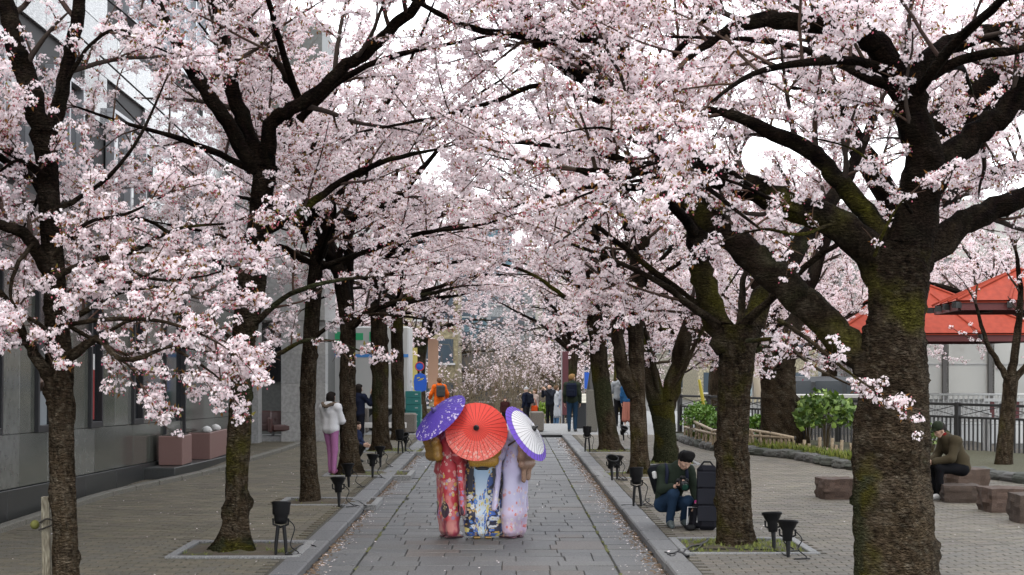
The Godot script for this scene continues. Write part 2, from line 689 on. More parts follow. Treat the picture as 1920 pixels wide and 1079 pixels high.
func bark_color(w: Vector3, n: Vector3, moss: float) -> Color:
	var c := Color(0.024, 0.018, 0.015)
	c = c.lerp(Color(0.180, 0.140, 0.098), clampf(1.35 - w.y * 0.36, 0.0, 1.0) * 0.85)       # the weathered trunk is greyer than the limbs
	c = c.lerp(Color(0.24, 0.205, 0.16), clampf(noise.get_noise_3dv(w * Vector3(9, 14, 9)) * 1.1, 0.0, 0.42) * clampf(1.5 - w.y * 0.3, 0.25, 1.0))
	c = c.darkened(clampf(noise.get_noise_3dv(w * 24.0 + Vector3(5, 5, 5)) * 1.2, 0.0, 0.45))
	var g := noise.get_noise_3dv(w * 2.6 + Vector3(30, 0, 0)) + noise.get_noise_3dv(w * 9.0) * 0.4 + (moss - 0.5) * 0.8 - 0.12 - maxf(w.y - 2.6, 0.0) * 0.16
	if w.y < 0.35: g += (0.35 - w.y) * 1.6 * moss
	var low := clampf(1.6 - w.y * 0.42, 0.0, 1.0)
	c = c.lerp(Color(0.30, 0.275, 0.22), smoothstep(0.16, 0.34, noise.get_noise_3dv(w * Vector3(70, 110, 70))) * 0.55 * low)
	c = c.darkened((1.0 - smoothstep(0.0, 0.09, absf(noise.get_noise_3dv(w * Vector3(75, 11, 75) + Vector3(3, 7, 1))))) * 0.6)
	return c.lerp(Color(0.135, 0.135, 0.025) if noise.get_noise_3dv(w * 1.7) > -0.1 else Color(0.085, 0.105, 0.055), clampf(g * 3.0, 0.0, 0.8))


# the trunk, with a flared uneven foot
func trunk(T: Cherry, depth: float, data: Array, flare := 1.0) -> Array:
	var p := []
	var r := []
	for e in data:
		p.append(at(e[0], e[1], depth + e[2]))
		r.append(e[3] * 0.5 / F * (depth + e[2]))
	p[0].y = FOOT - 0.04
	var per := 20 if depth < 24.0 else 10
	var q := spline(p, per)
	var loc := []
	var rr := []
	for i in q.size():
		var f := float(i) / per
		var k := mini(int(f), r.size() - 2)
		loc.append(q[i] - T.base)
		rr.append(lerpf(r[k], r[k + 1], f - k))
	var m := MB.new()
	m.tube(loc, rr, 56 if depth < 24.0 else 32, Color.WHITE)
	var ph := rng.randf() * TAU
	for i in m.v.size():
		var w: Vector3 = m.v[i] + T.base
		var a := atan2(m.n[i].z, m.n[i].x)
		var up := maxf(w.y - FOOT, 0.0)
		var foot: float = exp(-up / 0.15) * r[0] * 0.30 * flare * (1.0 + 0.55 * sin(a * 5.0 + ph) + 0.3 * sin(a * 3.0 - ph))
		var rough := noise.get_noise_3dv(w * Vector3(9, 4, 9)) * 0.040 + noise.get_noise_3dv(w * Vector3(34, 16, 34)) * 0.022 + noise.get_noise_3dv(w * Vector3(110, 80, 110)) * 0.013 + noise.get_noise_3dv(w * Vector3(220, 160, 220)) * 0.007 + sin(a * 4.0 + ph + w.y * 0.6) * 0.012 - 0.01
		var knob := maxf(noise.get_noise_3dv(w * 9.0 + Vector3(9, 9, 9)) - 0.38, 0.0) * 0.27
		m.v[i] += m.n[i] * (foot + (rough + knob) * clampf(r[0] / 0.3, 0.3, 1.1))
		m.c[i] = bark_color(w, m.n[i], T.moss)
	part("trunk", m, bark(), T.root)
	T.fork = q[q.size() - 1]
	return q


func cherry(label: String, foot: Vector3, group := "cherry trees along the street") -> Cherry:
	var T := Cherry.new()
	T.root = thing("cherry_tree", label, "tree", foot, 0.0, group)
	T.base = foot
	return T


func finish(T: Cherry) -> void:
	if T.twigs.v.size():
		var o := part("twigs", T.twigs, twig_mat(), T.root)
		o.set_meta("kind", "stuff")
	for k in 5:
		if T.bloom[k].size():
			stuff("blossom", blossom_meshes[k], T.bloom[k], T.tint[k], T.root)


# limbs that nobody drew: round the fork, out and up
func more_limbs(T: Cherry, count: int, length: float, rise: float, r0: float, turn0 := 0.0, span := TAU, from_y := 0.0, boughs := 1.0) -> void:
	for i in count:
		var a := turn0 + span * (i + rng.randf_range(-0.3, 0.3)) / count
		var p := T.fork - Vector3(0, from_y * rng.randf(), 0)
		var pts := [p]
		var r := [r0]
		var d := Vector3(cos(a), rise * rng.randf_range(0.8, 1.3), sin(a)).normalized()
		var l := length * rng.randf_range(0.75, 1.15)
		for k in 4:
			d = (d + rv() * 0.22 + Vector3(0, -0.10, 0)).normalized()
			p += d * l / 4
			pts.append(p)
			r.append(lerpf(r0, r0 * 0.22, (k + 1) / 4.0))
		wood(T, "limb", pts, r, boughs, 0.22, 1.5 * T.reach)


func street_trees() -> void:

	noise.frequency = 0.2
	noise.seed = 4
	# ---- the big one on the right
	var z := depth_of(1102)
	var T := cherry("massive dark mossy cherry tree nearest on the right, its thick limbs spread over the plaza", on_ground(1682, 1102))
	T.moss = 0.56
	T.lean = Vector3(0.0, 0.4, -0.1)
	trunk(T, z, [[1684, 1102, 0, 150], [1678, 1000, 0, 144], [1672, 900, 0, 142], [1671, 800, 0, 140], [1677, 700, 0, 124], [1680, 600, 0, 112], [1684, 520, 0, 118], [1688, 455, 0, 112]], 0.5)
	limb(T, "limb", z, [[1660, 520, 0, 80], [1600, 440, -0.1, 62], [1500, 394, -0.3, 52], [1400, 352, -0.4, 48], [1310, 318, -0.5, 42], [1230, 314, -0.5, 32], [1150, 328, -0.5, 24], [1080, 318, -0.5, 10]], 1.3, 0.3, 1.1)
	limb(T, "limb", z, [[1650, 700, 0, 74], [1590, 648, 0.2, 62], [1520, 578, 0.4, 62], [1460, 520, 0.6, 60], [1400, 472, 0.9, 56], [1340, 415, 1.1, 48], [1285, 355, 1.3, 40], [1210, 240, 1.6, 26], [1150, 160, 1.8, 12]], 0.9, 0.5, 1.3)
	limb(T, "limb", z, [[1690, 500, 0, 100], [1722, 390, 0, 80], [1735, 300, -0.05, 72], [1716, 220, -0.1, 66], [1698, 150, -0.1, 62]], 0.4, 0.5, 1.2)
	limb(T, "limb", z, [[1700, 165, -0.1, 52], [1650, 90, -0.2, 48], [1604, 48, -0.3, 42], [1570, -20, -0.4, 34], [1530, -120, -0.5, 14]], 0.9, 0.25, 1.2)
	limb(T, "limb", z, [[1604, 50, -0.3, 38], [1520, 44, -0.4, 36], [1420, 38, -0.5, 30], [1360, 60, -0.6, 20], [1290, 110, -0.8, 10]], 1.2, 0.2, 1.2)
	limb(T, "limb", z, [[1705, 160, -0.1, 46], [1765, 90, 0.0, 40], [1850, 62, 0.1, 34], [1930, 45, 0.2, 28], [2030, 0, 0.3, 14]], 1.0, 0.3, 1.2)
	limb(T, "limb", z, [[1732, 350, 0, 64], [1790, 285, 0.1, 52], [1850, 240, 0.2, 46], [1900, 190, 0.3, 42], [1960, 110, 0.4, 30], [2050, 30, 0.5, 12]], 0.8, 0.35, 1.2)
	limb(T, "limb", z, [[1705, 500, 0, 70], [1780, 438, 0.2, 50], [1850, 398, 0.4, 44], [1920, 370, 0.6, 38], [2020, 300, 0.8, 26], [2120, 260, 1.0, 10]], 0.8, 0.35, 1.2)
	limb(T, "limb", z, [[1665, 480, 0, 46], [1625, 400, 0.2, 36], [1565, 332, 0.4, 34], [1530, 290, 0.6, 32], [1450, 250, 0.8, 28], [1370, 215, 1.0, 18], [1290, 200, 1.3, 8]], 1.1, 0.3, 1.3)
	T.fork = at(1700, 150, z)
	more_limbs(T, 6, 3.0, 0.7, 0.06, 0.3, TAU, 0.3, 1.0)
	# thin boughs that hang in front of the trunk
	for e in [[[1500, 400, -0.4, 9], [1440, 370, -0.8, 8], [1370, 340, -1.0, 6], [1300, 320, -1.1, 3]], [[1420, 360, -0.5, 9], [1350, 310, -0.9, 8], [1270, 300, -1.1, 6], [1180, 320, -1.2, 3]], [[1290, 320, -0.6, 8], [1220, 335, -0.9, 7], [1140, 350, -1.0, 5], [1060, 380, -1.1, 3]], [[1260, 310, -0.6, 9], [1200, 270, -0.8, 7], [1130, 240, -0.9, 5], [1050, 250, -1.0, 3]],
			[[1560, 420, -0.3, 8], [1500, 440, -0.6, 7], [1430, 430, -0.7, 5], [1360, 450, -0.8, 3]], [[1640, 480, -0.4, 7], [1660, 430, -0.6, 6], [1690, 380, -0.7, 4], [1730, 350, -0.7, 3]], [[1710, 400, -0.4, 7], [1660, 330, -0.6, 6], [1600, 280, -0.7, 4], [1530, 260, -0.7, 3]], [[1300, 330, -0.6, 12], [1350, 370, -0.8, 9], [1400, 410, -0.9, 6], [1440, 440, -1.0, 3]], [[1460, 600, -0.2, 10], [1520, 640, -0.6, 8], [1580, 690, -0.8, 6], [1625, 722, -0.9, 4], [1660, 750, -1.0, 2]],
			[[1400, 640, 0.4, 9], [1460, 640, 0.1, 8], [1530, 690, -0.2, 6], [1590, 720, -0.3, 3]]]:
		limb(T, "bough", z, e, 1.0, 0.15, 0.42)
	finish(T)
	# ---- its neighbour behind, seen between the limbs
	T = cherry("mossy cherry tree half hidden behind the massive one, bare trunk leaning right", at(1684, 960, 20) * Vector3(1, 0, 1) + Vector3(0, FOOT, 0))
	T.moss = 0.95
	z = 20.0
	trunk(T, z, [[1684, 962, 0, 84], [1682, 800, 0, 80], [1690, 600, 0, 80], [1712, 430, 0, 84]], 0.2)
	limb(T, "limb", z, [[1712, 450, 0, 84], [1745, 300, 0, 84], [1800, 200, 0, 84], [1870, 140, 0, 78], [1960, 80, 0, 60], [2080, 0, 0, 30]], 0.6, 0.3, 1.6)
	limb(T, "limb", z, [[1705, 480, 0, 60], [1650, 340, 0.4, 44], [1590, 240, 0.6, 36], [1540, 120, 0.8, 26], [1500, 0, 1, 12]], 0.9, 0.3, 1.7)
	limb(T, "limb", z, [[1710, 440, 0, 44], [1770, 380, 1, 34], [1850, 330, 2, 26], [1940, 300, 3, 14]], 1.0, 0.3, 1.6)
	T.fork = at(1800, 200, z)
	more_limbs(T, 7, 4.2, 0.8, 0.08, 0.5, TAU, 1.0)
	finish(T)
	# ---- right row
	z = depth_of(1022)
	T = cherry("dark cherry tree forking low over the crouching photographer's bag", on_ground(1378, 1022))
	T.moss = 0.5
	trunk(T, z, [[1380, 1022, 0, 74], [1376, 960, 0, 68], [1374, 850, 0, 61], [1378, 740, 0, 62], [1383, 660, 0, 70], [1384, 610, 0, 80]], 0.5)
	limb(T, "limb", z, [[1366, 650, 0, 56], [1330, 570, 0.1, 46], [1312, 490, 0.2, 44], [1300, 410, 0.3, 42], [1270, 330, 0.4, 40], [1205, 235, 0.5, 40], [1110, 150, 0.4, 44], [1040, 100, 0.2, 40], [985, 40, 0, 36], [940, -50, -0.2, 26], [900, -140, -0.3, 10]], 0.85, 0.4, 1.5)
	limb(T, "limb", z, [[1400, 645, 0, 52], [1430, 560, 0.3, 42], [1480, 490, 0.8, 36], [1530, 420, 1.3, 32], [1590, 330, 2.0, 24], [1640, 220, 2.6, 14]], 0.9, 0.3, 1.6)
	limb(T, "limb", z, [[1212, 240, 0.5, 24], [1172, 130, 0.2, 20], [1150, 76, 0, 18], [1060, 72, -0.2, 16], [960, 65, -0.3, 14], [870, 48, -0.4, 12], [780, 2, -0.5, 8], [700, -40, -0.6, 5]], 1.1, 0.25, 1.3)
	limb(T, "limb", z, [[1180, 200, 0.5, 14], [1090, 180, 0.2, 12], [1010, 160, 0.0, 10], [930, 190, -0.2, 9], [840, 215, -0.3, 7], [740, 235, -0.4, 5], [660, 250, -0.5, 3]], 1.2, 0.2, 0.9)
	limb(T, "limb", z, [[1290, 370, 0.3, 22], [1240, 330, -0.2, 18], [1170, 300, -0.6, 14], [1090, 280, -0.8, 12], [1000, 270, -1.0, 8], [920, 265, -1.1, 4]], 1.4, 0.2, 1.0)
	limb(T, "limb", z, [[1305, 440, 0.2, 22], [1240, 360, -0.5, 18], [1180, 350, -0.8, 14], [1100, 350, -0.9, 11], [1020, 370, -1.0, 8], [960, 390, -1.1, 4]], 1.1, 0.25, 0.8)
	more_limbs(T, 4, 3.0, 0.9, 0.06, 0.6, TAU, 0.2, 0.8)
	T.fork = at(1160, 190, z)
	more_limbs(T, 4, 3.0, 0.9, 0.05, 0.2, TAU, 0.2, 1.0)
	finish(T)
	z = depth_of(868)
	T = cherry("green-mossed cherry tree that splits into two stems like a fork", on_ground(1248, 868))
	T.moss = 1.05
	trunk(T, z, [[1250, 870, 0, 48], [1248, 820, 0, 44], [1244, 780, 0, 46], [1240, 755, 0, 52]], 0.6)
	limb(T, "limb", z, [[1246, 770, 0, 36], [1268, 700, 0, 33], [1290, 620, 0, 30], [1310, 555, 0.2, 26], [1330, 480, 0.4, 22], [1360, 380, 0.6, 14], [1390, 280, 0.8, 7]], 0.9, 0.4, 1.9)
	limb(T, "limb", z, [[1236, 770, 0, 36], [1215, 690, 0, 33], [1200, 620, 0, 30], [1195, 540, 0, 26], [1180, 440, 0.2, 22], [1165, 340, 0.4, 15], [1130, 240, 0.4, 7]], 0.9, 0.4, 1.9)
	more_limbs(T, 3, 3.8, 1.3, 0.07, 0.0, TAU, 0.0)
	finish(T)
	z = depth_of(890)
	T = cherry("slim straight cherry tree behind the second floodlight on the right kerb", on_ground(1195, 890))
	T.moss = 0.45
	trunk(T, z, [[1199, 892, 0, 38], [1198, 830, 0, 33], [1196, 740, 0, 31], [1192, 640, 0, 33], [1190, 560, 0, 36]])
	limb(T, "limb", z, [[1192, 580, 0, 34], [1198, 490, 0, 28], [1212, 400, 0.2, 24], [1222, 300, 0.3, 18], [1250, 180, 0.4, 9]], 0.9, 0.3, 1.8)
	limb(T, "limb", z, [[1190, 740, 0, 30], [1168, 690, -0.1, 27], [1158, 640, -0.2, 24], [1160, 580, -0.3, 22], [1140, 500, -0.4, 18], [1105, 420, -0.5, 13], [1050, 340, -0.6, 7]], 0.9, 0.35, 1.7)
	limb(T, "limb", z, [[1188, 580, 0, 26], [1165, 500, 0.3, 22], [1120, 430, 0.6, 18], [1050, 390, 0.9, 12], [970, 370, 1.2, 6]], 1.0, 0.3, 1.6)
	more_limbs(T, 3, 3.4, 1.1, 0.06, 0.8, TAU)
	finish(T)
	z = depth_of(845)
	T = cherry("leaning cherry tree next to the stone lamp pillar at the far right", on_ground(1142, 845))
	T.moss = 0.75
	trunk(T, z, [[1144, 846, 0, 42], [1138, 800, 0, 36], [1128, 720, 0, 34], [1120, 640, 0, 32], [1112, 590, 0, 30]], 0.9)
	limb(T, "limb", z, [[1114, 600, 0, 28], [1100, 545, 0, 24], [1072, 520, 0, 20], [1062, 480, 0, 18], [1075, 420, 0, 14], [1060, 340, 0, 9], [1030, 250, 0, 5]], 1.0, 0.2, 1.9)
	limb(T, "limb", z, [[1112, 610, 0, 26], [1112, 530, 0.4, 22], [1100, 450, 0.8, 18], [1110, 350, 1.2, 12], [1130, 250, 1.6, 6]], 1.0, 0.3, 1.9)
	more_limbs(T, 4, 3.6, 1.1, 0.07, 0.0, TAU, 0.1)
	finish(T)
	# ---- left row
	z = depth_of(1104)
	T = cherry("slender cherry tree nearest on the left, tied to a wooden stake", on_ground(122, 1104))
	T.moss = 0.22
	T.density = 1.25
	T.lean = Vector3(0, 0.15, -0.05)
	trunk(T, z, [[123, 1104, 0, 52], [121, 1000, 0, 48], [116, 880, 0, 45], [113, 760, 0, 46], [111, 690, 0, 48], [105, 600, 0, 43], [100, 500, 0, 40], [92, 400, 0, 37], [88, 310, 0, 42], [84, 245, 0, 48]], 0.15)
	limb(T, "limb", z, [[80, 265, 0, 42], [60, 180, 0, 38], [38, 110, 0, 38], [18, 40, 0.1, 36], [-10, -40, 0.2, 30], [-60, -150, 0.3, 10]], 0.9, 0.3, 1.2)
	limb(T, "limb", z, [[90, 260, 0, 34], [116, 170, 0, 26], [133, 90, 0, 25], [146, 20, 0, 24], [156, -60, 0, 20], [170, -160, 0, 8]], 0.8, 0.3, 1.2)
	limb(T, "limb", z, [[112, 745, 0, 26], [85, 700, -0.1, 23], [58, 655, -0.2, 20], [40, 620, -0.3, 17], [8, 560, -0.4, 12], [-40, 520, -0.5, 6]], 1.3, 0.45, 0.9)
	limb(T, "limb", z, [[95, 520, 0, 28], [60, 455, -0.2, 25], [25, 430, -0.3, 22], [-30, 415, -0.4, 15], [-90, 400, -0.5, 6]], 1.2, 0.35, 1.0)
	limb(T, "limb", z, [[118, 680, -0.1, 24], [150, 655, -0.3, 18], [185, 635, -0.4, 13], [214, 668, -0.6, 11], [260, 672, -0.7, 9], [320, 650, -0.8, 7], [390, 660, -0.8, 4]], 1.4, 0.35, 0.6)
	limb(T, "limb", z, [[105, 600, -0.1, 16], [150, 590, -0.3, 13], [220, 550, -0.4, 10], [300, 540, -0.5, 7], [370, 560, -0.5, 4]], 1.4, 0.25, 0.75)
	limb(T, "limb", z, [[100, 520, -0.1, 15], [170, 490, -0.2, 12], [250, 470, -0.2, 10], [330, 430, -0.2, 7], [420, 420, -0.2, 4]], 1.3, 0.25, 0.75)
	limb(T, "limb", z, [[92, 400, -0.1, 12], [150, 370, -0.1, 10], [215, 320, -0.1, 8], [270, 240, -0.1, 6], [310, 150, -0.1, 3]], 0.9, 0.25, 0.5)
	limb(T, "limb", z, [[116, 170, -0.1, 9], [160, 95, -0.1, 8], [215, 55, -0.1, 6], [270, 80, -0.1, 4], [320, 100, -0.1, 3]], 1.0, 0.25, 0.5)
	for e in [[[105, 560, -0.1, 9], [170, 530, -0.4, 8], [240, 530, -0.5, 6], [310, 500, -0.6, 3]], [[100, 480, -0.2, 9], [160, 420, -0.4, 8], [240, 400, -0.5, 6], [320, 360, -0.6, 3]], [[60, 460, -0.3, 9], [30, 500, -0.5, 8], [20, 560, -0.6, 6], [60, 610, -0.7, 3]], [[110, 610, -0.2, 10], [190, 600, -0.6, 9], [280, 600, -0.8, 7], [360, 620, -0.9, 5], [420, 650, -0.9, 3]],
			[[95, 440, 0.2, 9], [180, 460, 0.3, 8], [270, 520, 0.4, 6], [370, 520, 0.4, 4], [440, 500, 0.4, 3]], [[214, 668, -0.6, 6], [245, 690, -0.7, 4], [262, 720, -0.7, 2]], [[320, 650, -0.8, 7], [370, 680, -0.8, 5], [410, 710, -0.8, 3]], [[88, 330, -0.1, 9], [40, 300, -0.3, 7], [0, 320, -0.4, 5], [-40, 350, -0.4, 3]], [[110, 600, 0.2, 9], [180, 640, 0.3, 7], [300, 690, 0.3, 5], [400, 700, 0.3, 3]]]:
		limb(T, "bough", z, e, 1.5, 0.12, 0.55)
	limb(T, "bough", z, [[108, 640, -0.2, 10], [60, 600, -0.5, 8], [20, 590, -0.6, 6], [-30, 620, -0.7, 3]], 1.5, 0.2, 0.6)
	limb(T, "bough", z, [[185, 635, -0.4, 8], [250, 600, -0.6, 7], [330, 610, -0.7, 5], [420, 640, -0.7, 3]], 1.5, 0.15, 0.6)
	more_limbs(T, 4, 2.2, 0.6, 0.04, 2.6, 2.4, 1.2, 0.9)
	finish(T)
	z = depth_of(1030)
	T = cherry("cherry tree with a yellow-green mossy foot in a pale stone tree pit on the left", on_ground(437, 1030))
	T.moss = 0.85
	T.flowering = 0.66
	trunk(T, z, [[436, 1032, 0, 66], [441, 990, 0, 53], [444, 900, 0, 47], [447, 820, 0, 44], [451, 740, 0, 42], [456, 650, 0, 45], [463, 600, 0, 50], [472, 530, 0, 54], [484, 440, 0, 44], [492, 360, 0, 42], [498, 310, 0, 44]], 1.3)
	limb(T, "limb", z, [[494, 330, 0, 36], [470, 260, 0, 32], [440, 180, 0, 30], [420, 90, 0, 28], [405, 0, 0, 22], [390, -100, 0, 9]], 0.9, 0.3, 1.4)
	limb(T, "limb", z, [[478, 320, 0, 32], [440, 255, -0.2, 28], [400, 190, -0.4, 27], [360, 130, -0.5, 26], [325, 70, -0.6, 22], [285, -10, -0.7, 18], [250, -100, -0.8, 7]], 0.75, 0.4, 1.2)
	limb(T, "limb", z, [[500, 320, 0, 32], [508, 235, -0.1, 29], [545, 205, -0.2, 26], [600, 170, -0.3, 24], [650, 122, -0.4, 24], [700, 90, -0.5, 22], [742, 45, -0.6, 22], [785, 5, -0.7, 18], [840, -70, -0.8, 8]], 0.9, 0.3, 1.4)
	limb(T, "limb", z, [[486, 440, 0, 20], [560, 400, 0.1, 16], [640, 340, 0.2, 13], [730, 300, 0.3, 10], [820, 280, 0.4, 5]], 1.1, 0.25, 1.3)
	limb(T, "limb", z, [[470, 545, 0, 18], [420, 500, -0.2, 15], [360, 470, -0.3, 11], [290, 420, -0.4, 7], [220, 400, -0.4, 4]], 1.0, 0.25, 1.1)
	limb(T, "limb", z, [[465, 620, 0, 14], [530, 560, -0.2, 11], [610, 530, -0.3, 8], [690, 520, -0.4, 4]], 1.2, 0.25, 0.9)
	limb(T, "bough", z, [[460, 680, 0, 9], [520, 665, -0.2, 9], [570, 640, -0.3, 8], [620, 640, -0.3, 5], [680, 660, -0.3, 3]], 1.1, 0.2, 0.5)
	limb(T, "bough", z, [[455, 650, 0, 9], [410, 620, -0.3, 8], [350, 590, -0.4, 6], [280, 600, -0.5, 3]], 1.3, 0.2, 0.6)
	more_limbs(T, 3, 3.0, 0.8, 0.05, 3.4, 2.4, 0.2)
	T.fork = at(560, 180, z)
	more_limbs(T, 3, 3.2, 0.9, 0.05, 0.4, TAU, 0.3)
	finish(T)
	z = depth_of(940)
	T = cherry("thin upright cherry tree in a brown tree pit just left of the pink trousers", on_ground(580, 940))
	T.moss = 0.3
	T.flowering = 0.68
	trunk(T, z, [[581, 942, 0, 35], [579, 880, 0, 31], [577, 790, 0, 29], [578, 700, 0, 29], [584, 600, 0, 29], [592, 500, 0, 28], [595, 460, 0, 28]], 0.6)
	limb(T, "limb", z, [[592, 480, 0, 22], [566, 415, 0, 18], [530, 375, 0, 15], [500, 320, 0, 11], [470, 250, 0, 6]], 0.9, 0.3, 1.5)
	limb(T, "limb", z, [[595, 470, 0, 24], [580, 390, 0.2, 20], [556, 320, 0.3, 17], [545, 240, 0.4, 12], [530, 130, 0.5, 6]], 0.9, 0.3, 1.5)
	limb(T, "limb", z, [[597, 480, 0, 24], [618, 432, -0.1, 22], [680, 402, -0.2, 20], [738, 376, -0.3, 18], [780, 330, -0.4, 12], [830, 270, -0.5, 6]], 0.9, 0.3, 1.5)
	limb(T, "limb", z, [[615, 440, -0.1, 18], [592, 380, -0.2, 15], [572, 330, -0.2, 12], [600, 240, -0.2, 8], [640, 150, -0.2, 4]], 0.9, 0.3, 1.3)
	limb(T, "bough", z, [[582, 640, 0, 9], [640, 600, -0.2, 8], [720, 590, -0.2, 6], [800, 600, -0.2, 3]], 1.2, 0.2, 0.7)
	more_limbs(T, 4, 3.2, 0.6, 0.05, 0.0, TAU, 0.4)
	T.fork = at(590, 380, z)
	more_limbs(T, 3, 4.4, 1.3, 0.05, 0.3, TAU, 0.3)
	finish(T)
	z = depth_of(888)
	T = cherry("stout dark cherry tree with the woman in pink trousers behind its left edge", on_ground(655, 888))
	T.moss = 0.4
	trunk(T, z, [[656, 890, 0, 42], [655, 840, 0, 34], [652, 760, 0, 31], [651, 680, 0, 29], [650, 600, 0, 28], [640, 530, 0, 28], [632, 490, 0, 27]], 1.2)
	limb(T, "limb", z, [[634, 510, 0, 24], [615, 470, 0, 20], [620, 400, 0, 17], [640, 330, 0, 13], [660, 230, 0, 6]], 0.9, 0.3, 1.9)
	limb(T, "limb", z, [[650, 600, 0, 22], [655, 520, 0.3, 20], [652, 430, 0.4, 18], [658, 340, 0.4, 14], [690, 240, 0.4, 7]], 0.9, 0.3, 1.9)
	limb(T, "limb", z, [[651, 620, 0, 16], [700, 580, -0.3, 14], [770, 560, -0.5, 10], [850, 540, -0.6, 5]], 1.1, 0.2, 1.3)
	more_limbs(T, 4, 4.0, 0.6, 0.07, 0.2, TAU, 0.4)
	more_limbs(T, 2, 5.0, 1.8, 0.07, 0.5, TAU, 0.2)
	finish(T)
	z = depth_of(845)
	T = cherry("dark cherry tree hiding half of the person in the red jacket", on_ground(713, 845))
	T.moss = 0.35
	trunk(T, z, [[714, 846, 0, 37], [713, 800, 0, 32], [713, 720, 0, 31], [711, 640, 0, 32], [708, 560, 0, 30], [704, 490, 0, 28]], 0.8)
	limb(T, "limb", z, [[705, 510, 0, 22], [712, 440, 0, 18], [735, 360, 0, 13], [750, 260, 0, 6]], 0.9, 0.3, 2.0)
	limb(T, "limb", z, [[706, 540, 0, 16], [760, 470, -0.5, 12], [805, 420, -0.8, 10], [848, 385, -1.0, 9], [853, 325, -1.0, 7], [880, 260, -1.0, 4]], 0.7, 0.4, 1.3)
	more_limbs(T, 4, 4.2, 0.55, 0.07, 0.2, TAU, 0.5)
	finish(T)
	z = depth_of(825)
	T = cherry("last and thinnest cherry tree of the left row, beside the green crates", on_ground(747, 825))
	T.moss = 0.3
	trunk(T, z, [[747, 826, 0, 27], [746, 780, 0, 24], [745, 700, 0, 24], [744, 620, 0, 24], [746, 560, 0, 22]], 0.6)
	more_limbs(T, 6, 4.4, 0.6, 0.07, 0.0, TAU, 0.5)
	finish(T)


func free_tree(label: String, px: float, py: float, depth: float, ground: float, trunk_h: float, r: float, limbs: int, length: float, rise: float, density: float, group: String) -> void:
	var foot := at(px, py, depth)
	foot.y = ground
	var T := cherry(label, foot, group)
	T.density = density
	T.reach = 1.25
	var w := r * 2 * F / depth
	var base_y := HY + F * (CAM_H - ground) / depth
	var top_y := base_y - trunk_h * F / depth
	trunk(T, depth, [[px, base_y, 0, w * 1.2], [px - w * 0.2, lerpf(base_y, top_y, 0.5), 0, w], [px + w * 0.1, top_y, 0, w * 0.95]])
	more_limbs(T, limbs, length, rise, r * 0.5, rng.randf() * TAU, TAU, 0.5)
	finish(T)


# ---------------------------------------------------------------- ground
func stone_tex() -> NoiseTexture2D:
	if not templates.has("stone_tex"):
		templates["stone_tex"] = noise_tex(0.05, Color(0.62, 0.62, 0.62), Color(1, 1, 1), 21, 5)
	return templates["stone_tex"]


func fine_tex() -> NoiseTexture2D:
	if not templates.has("fine_tex"):
		templates["fine_tex"] = noise_tex(0.02, Color(0.86, 0.86, 0.86), Color(1, 1, 1), 23, 5)
	return templates["fine_tex"]


func stones(key: String, cols: Array, rough := 0.75, relief := 0.4, scale := 1.3) -> Array:
	var out := []
	for i in cols.size():
		out.append(textured(key + str(i), cols[i], rough, stone_tex(), Vector3.ONE * scale, relief, false))
	return out


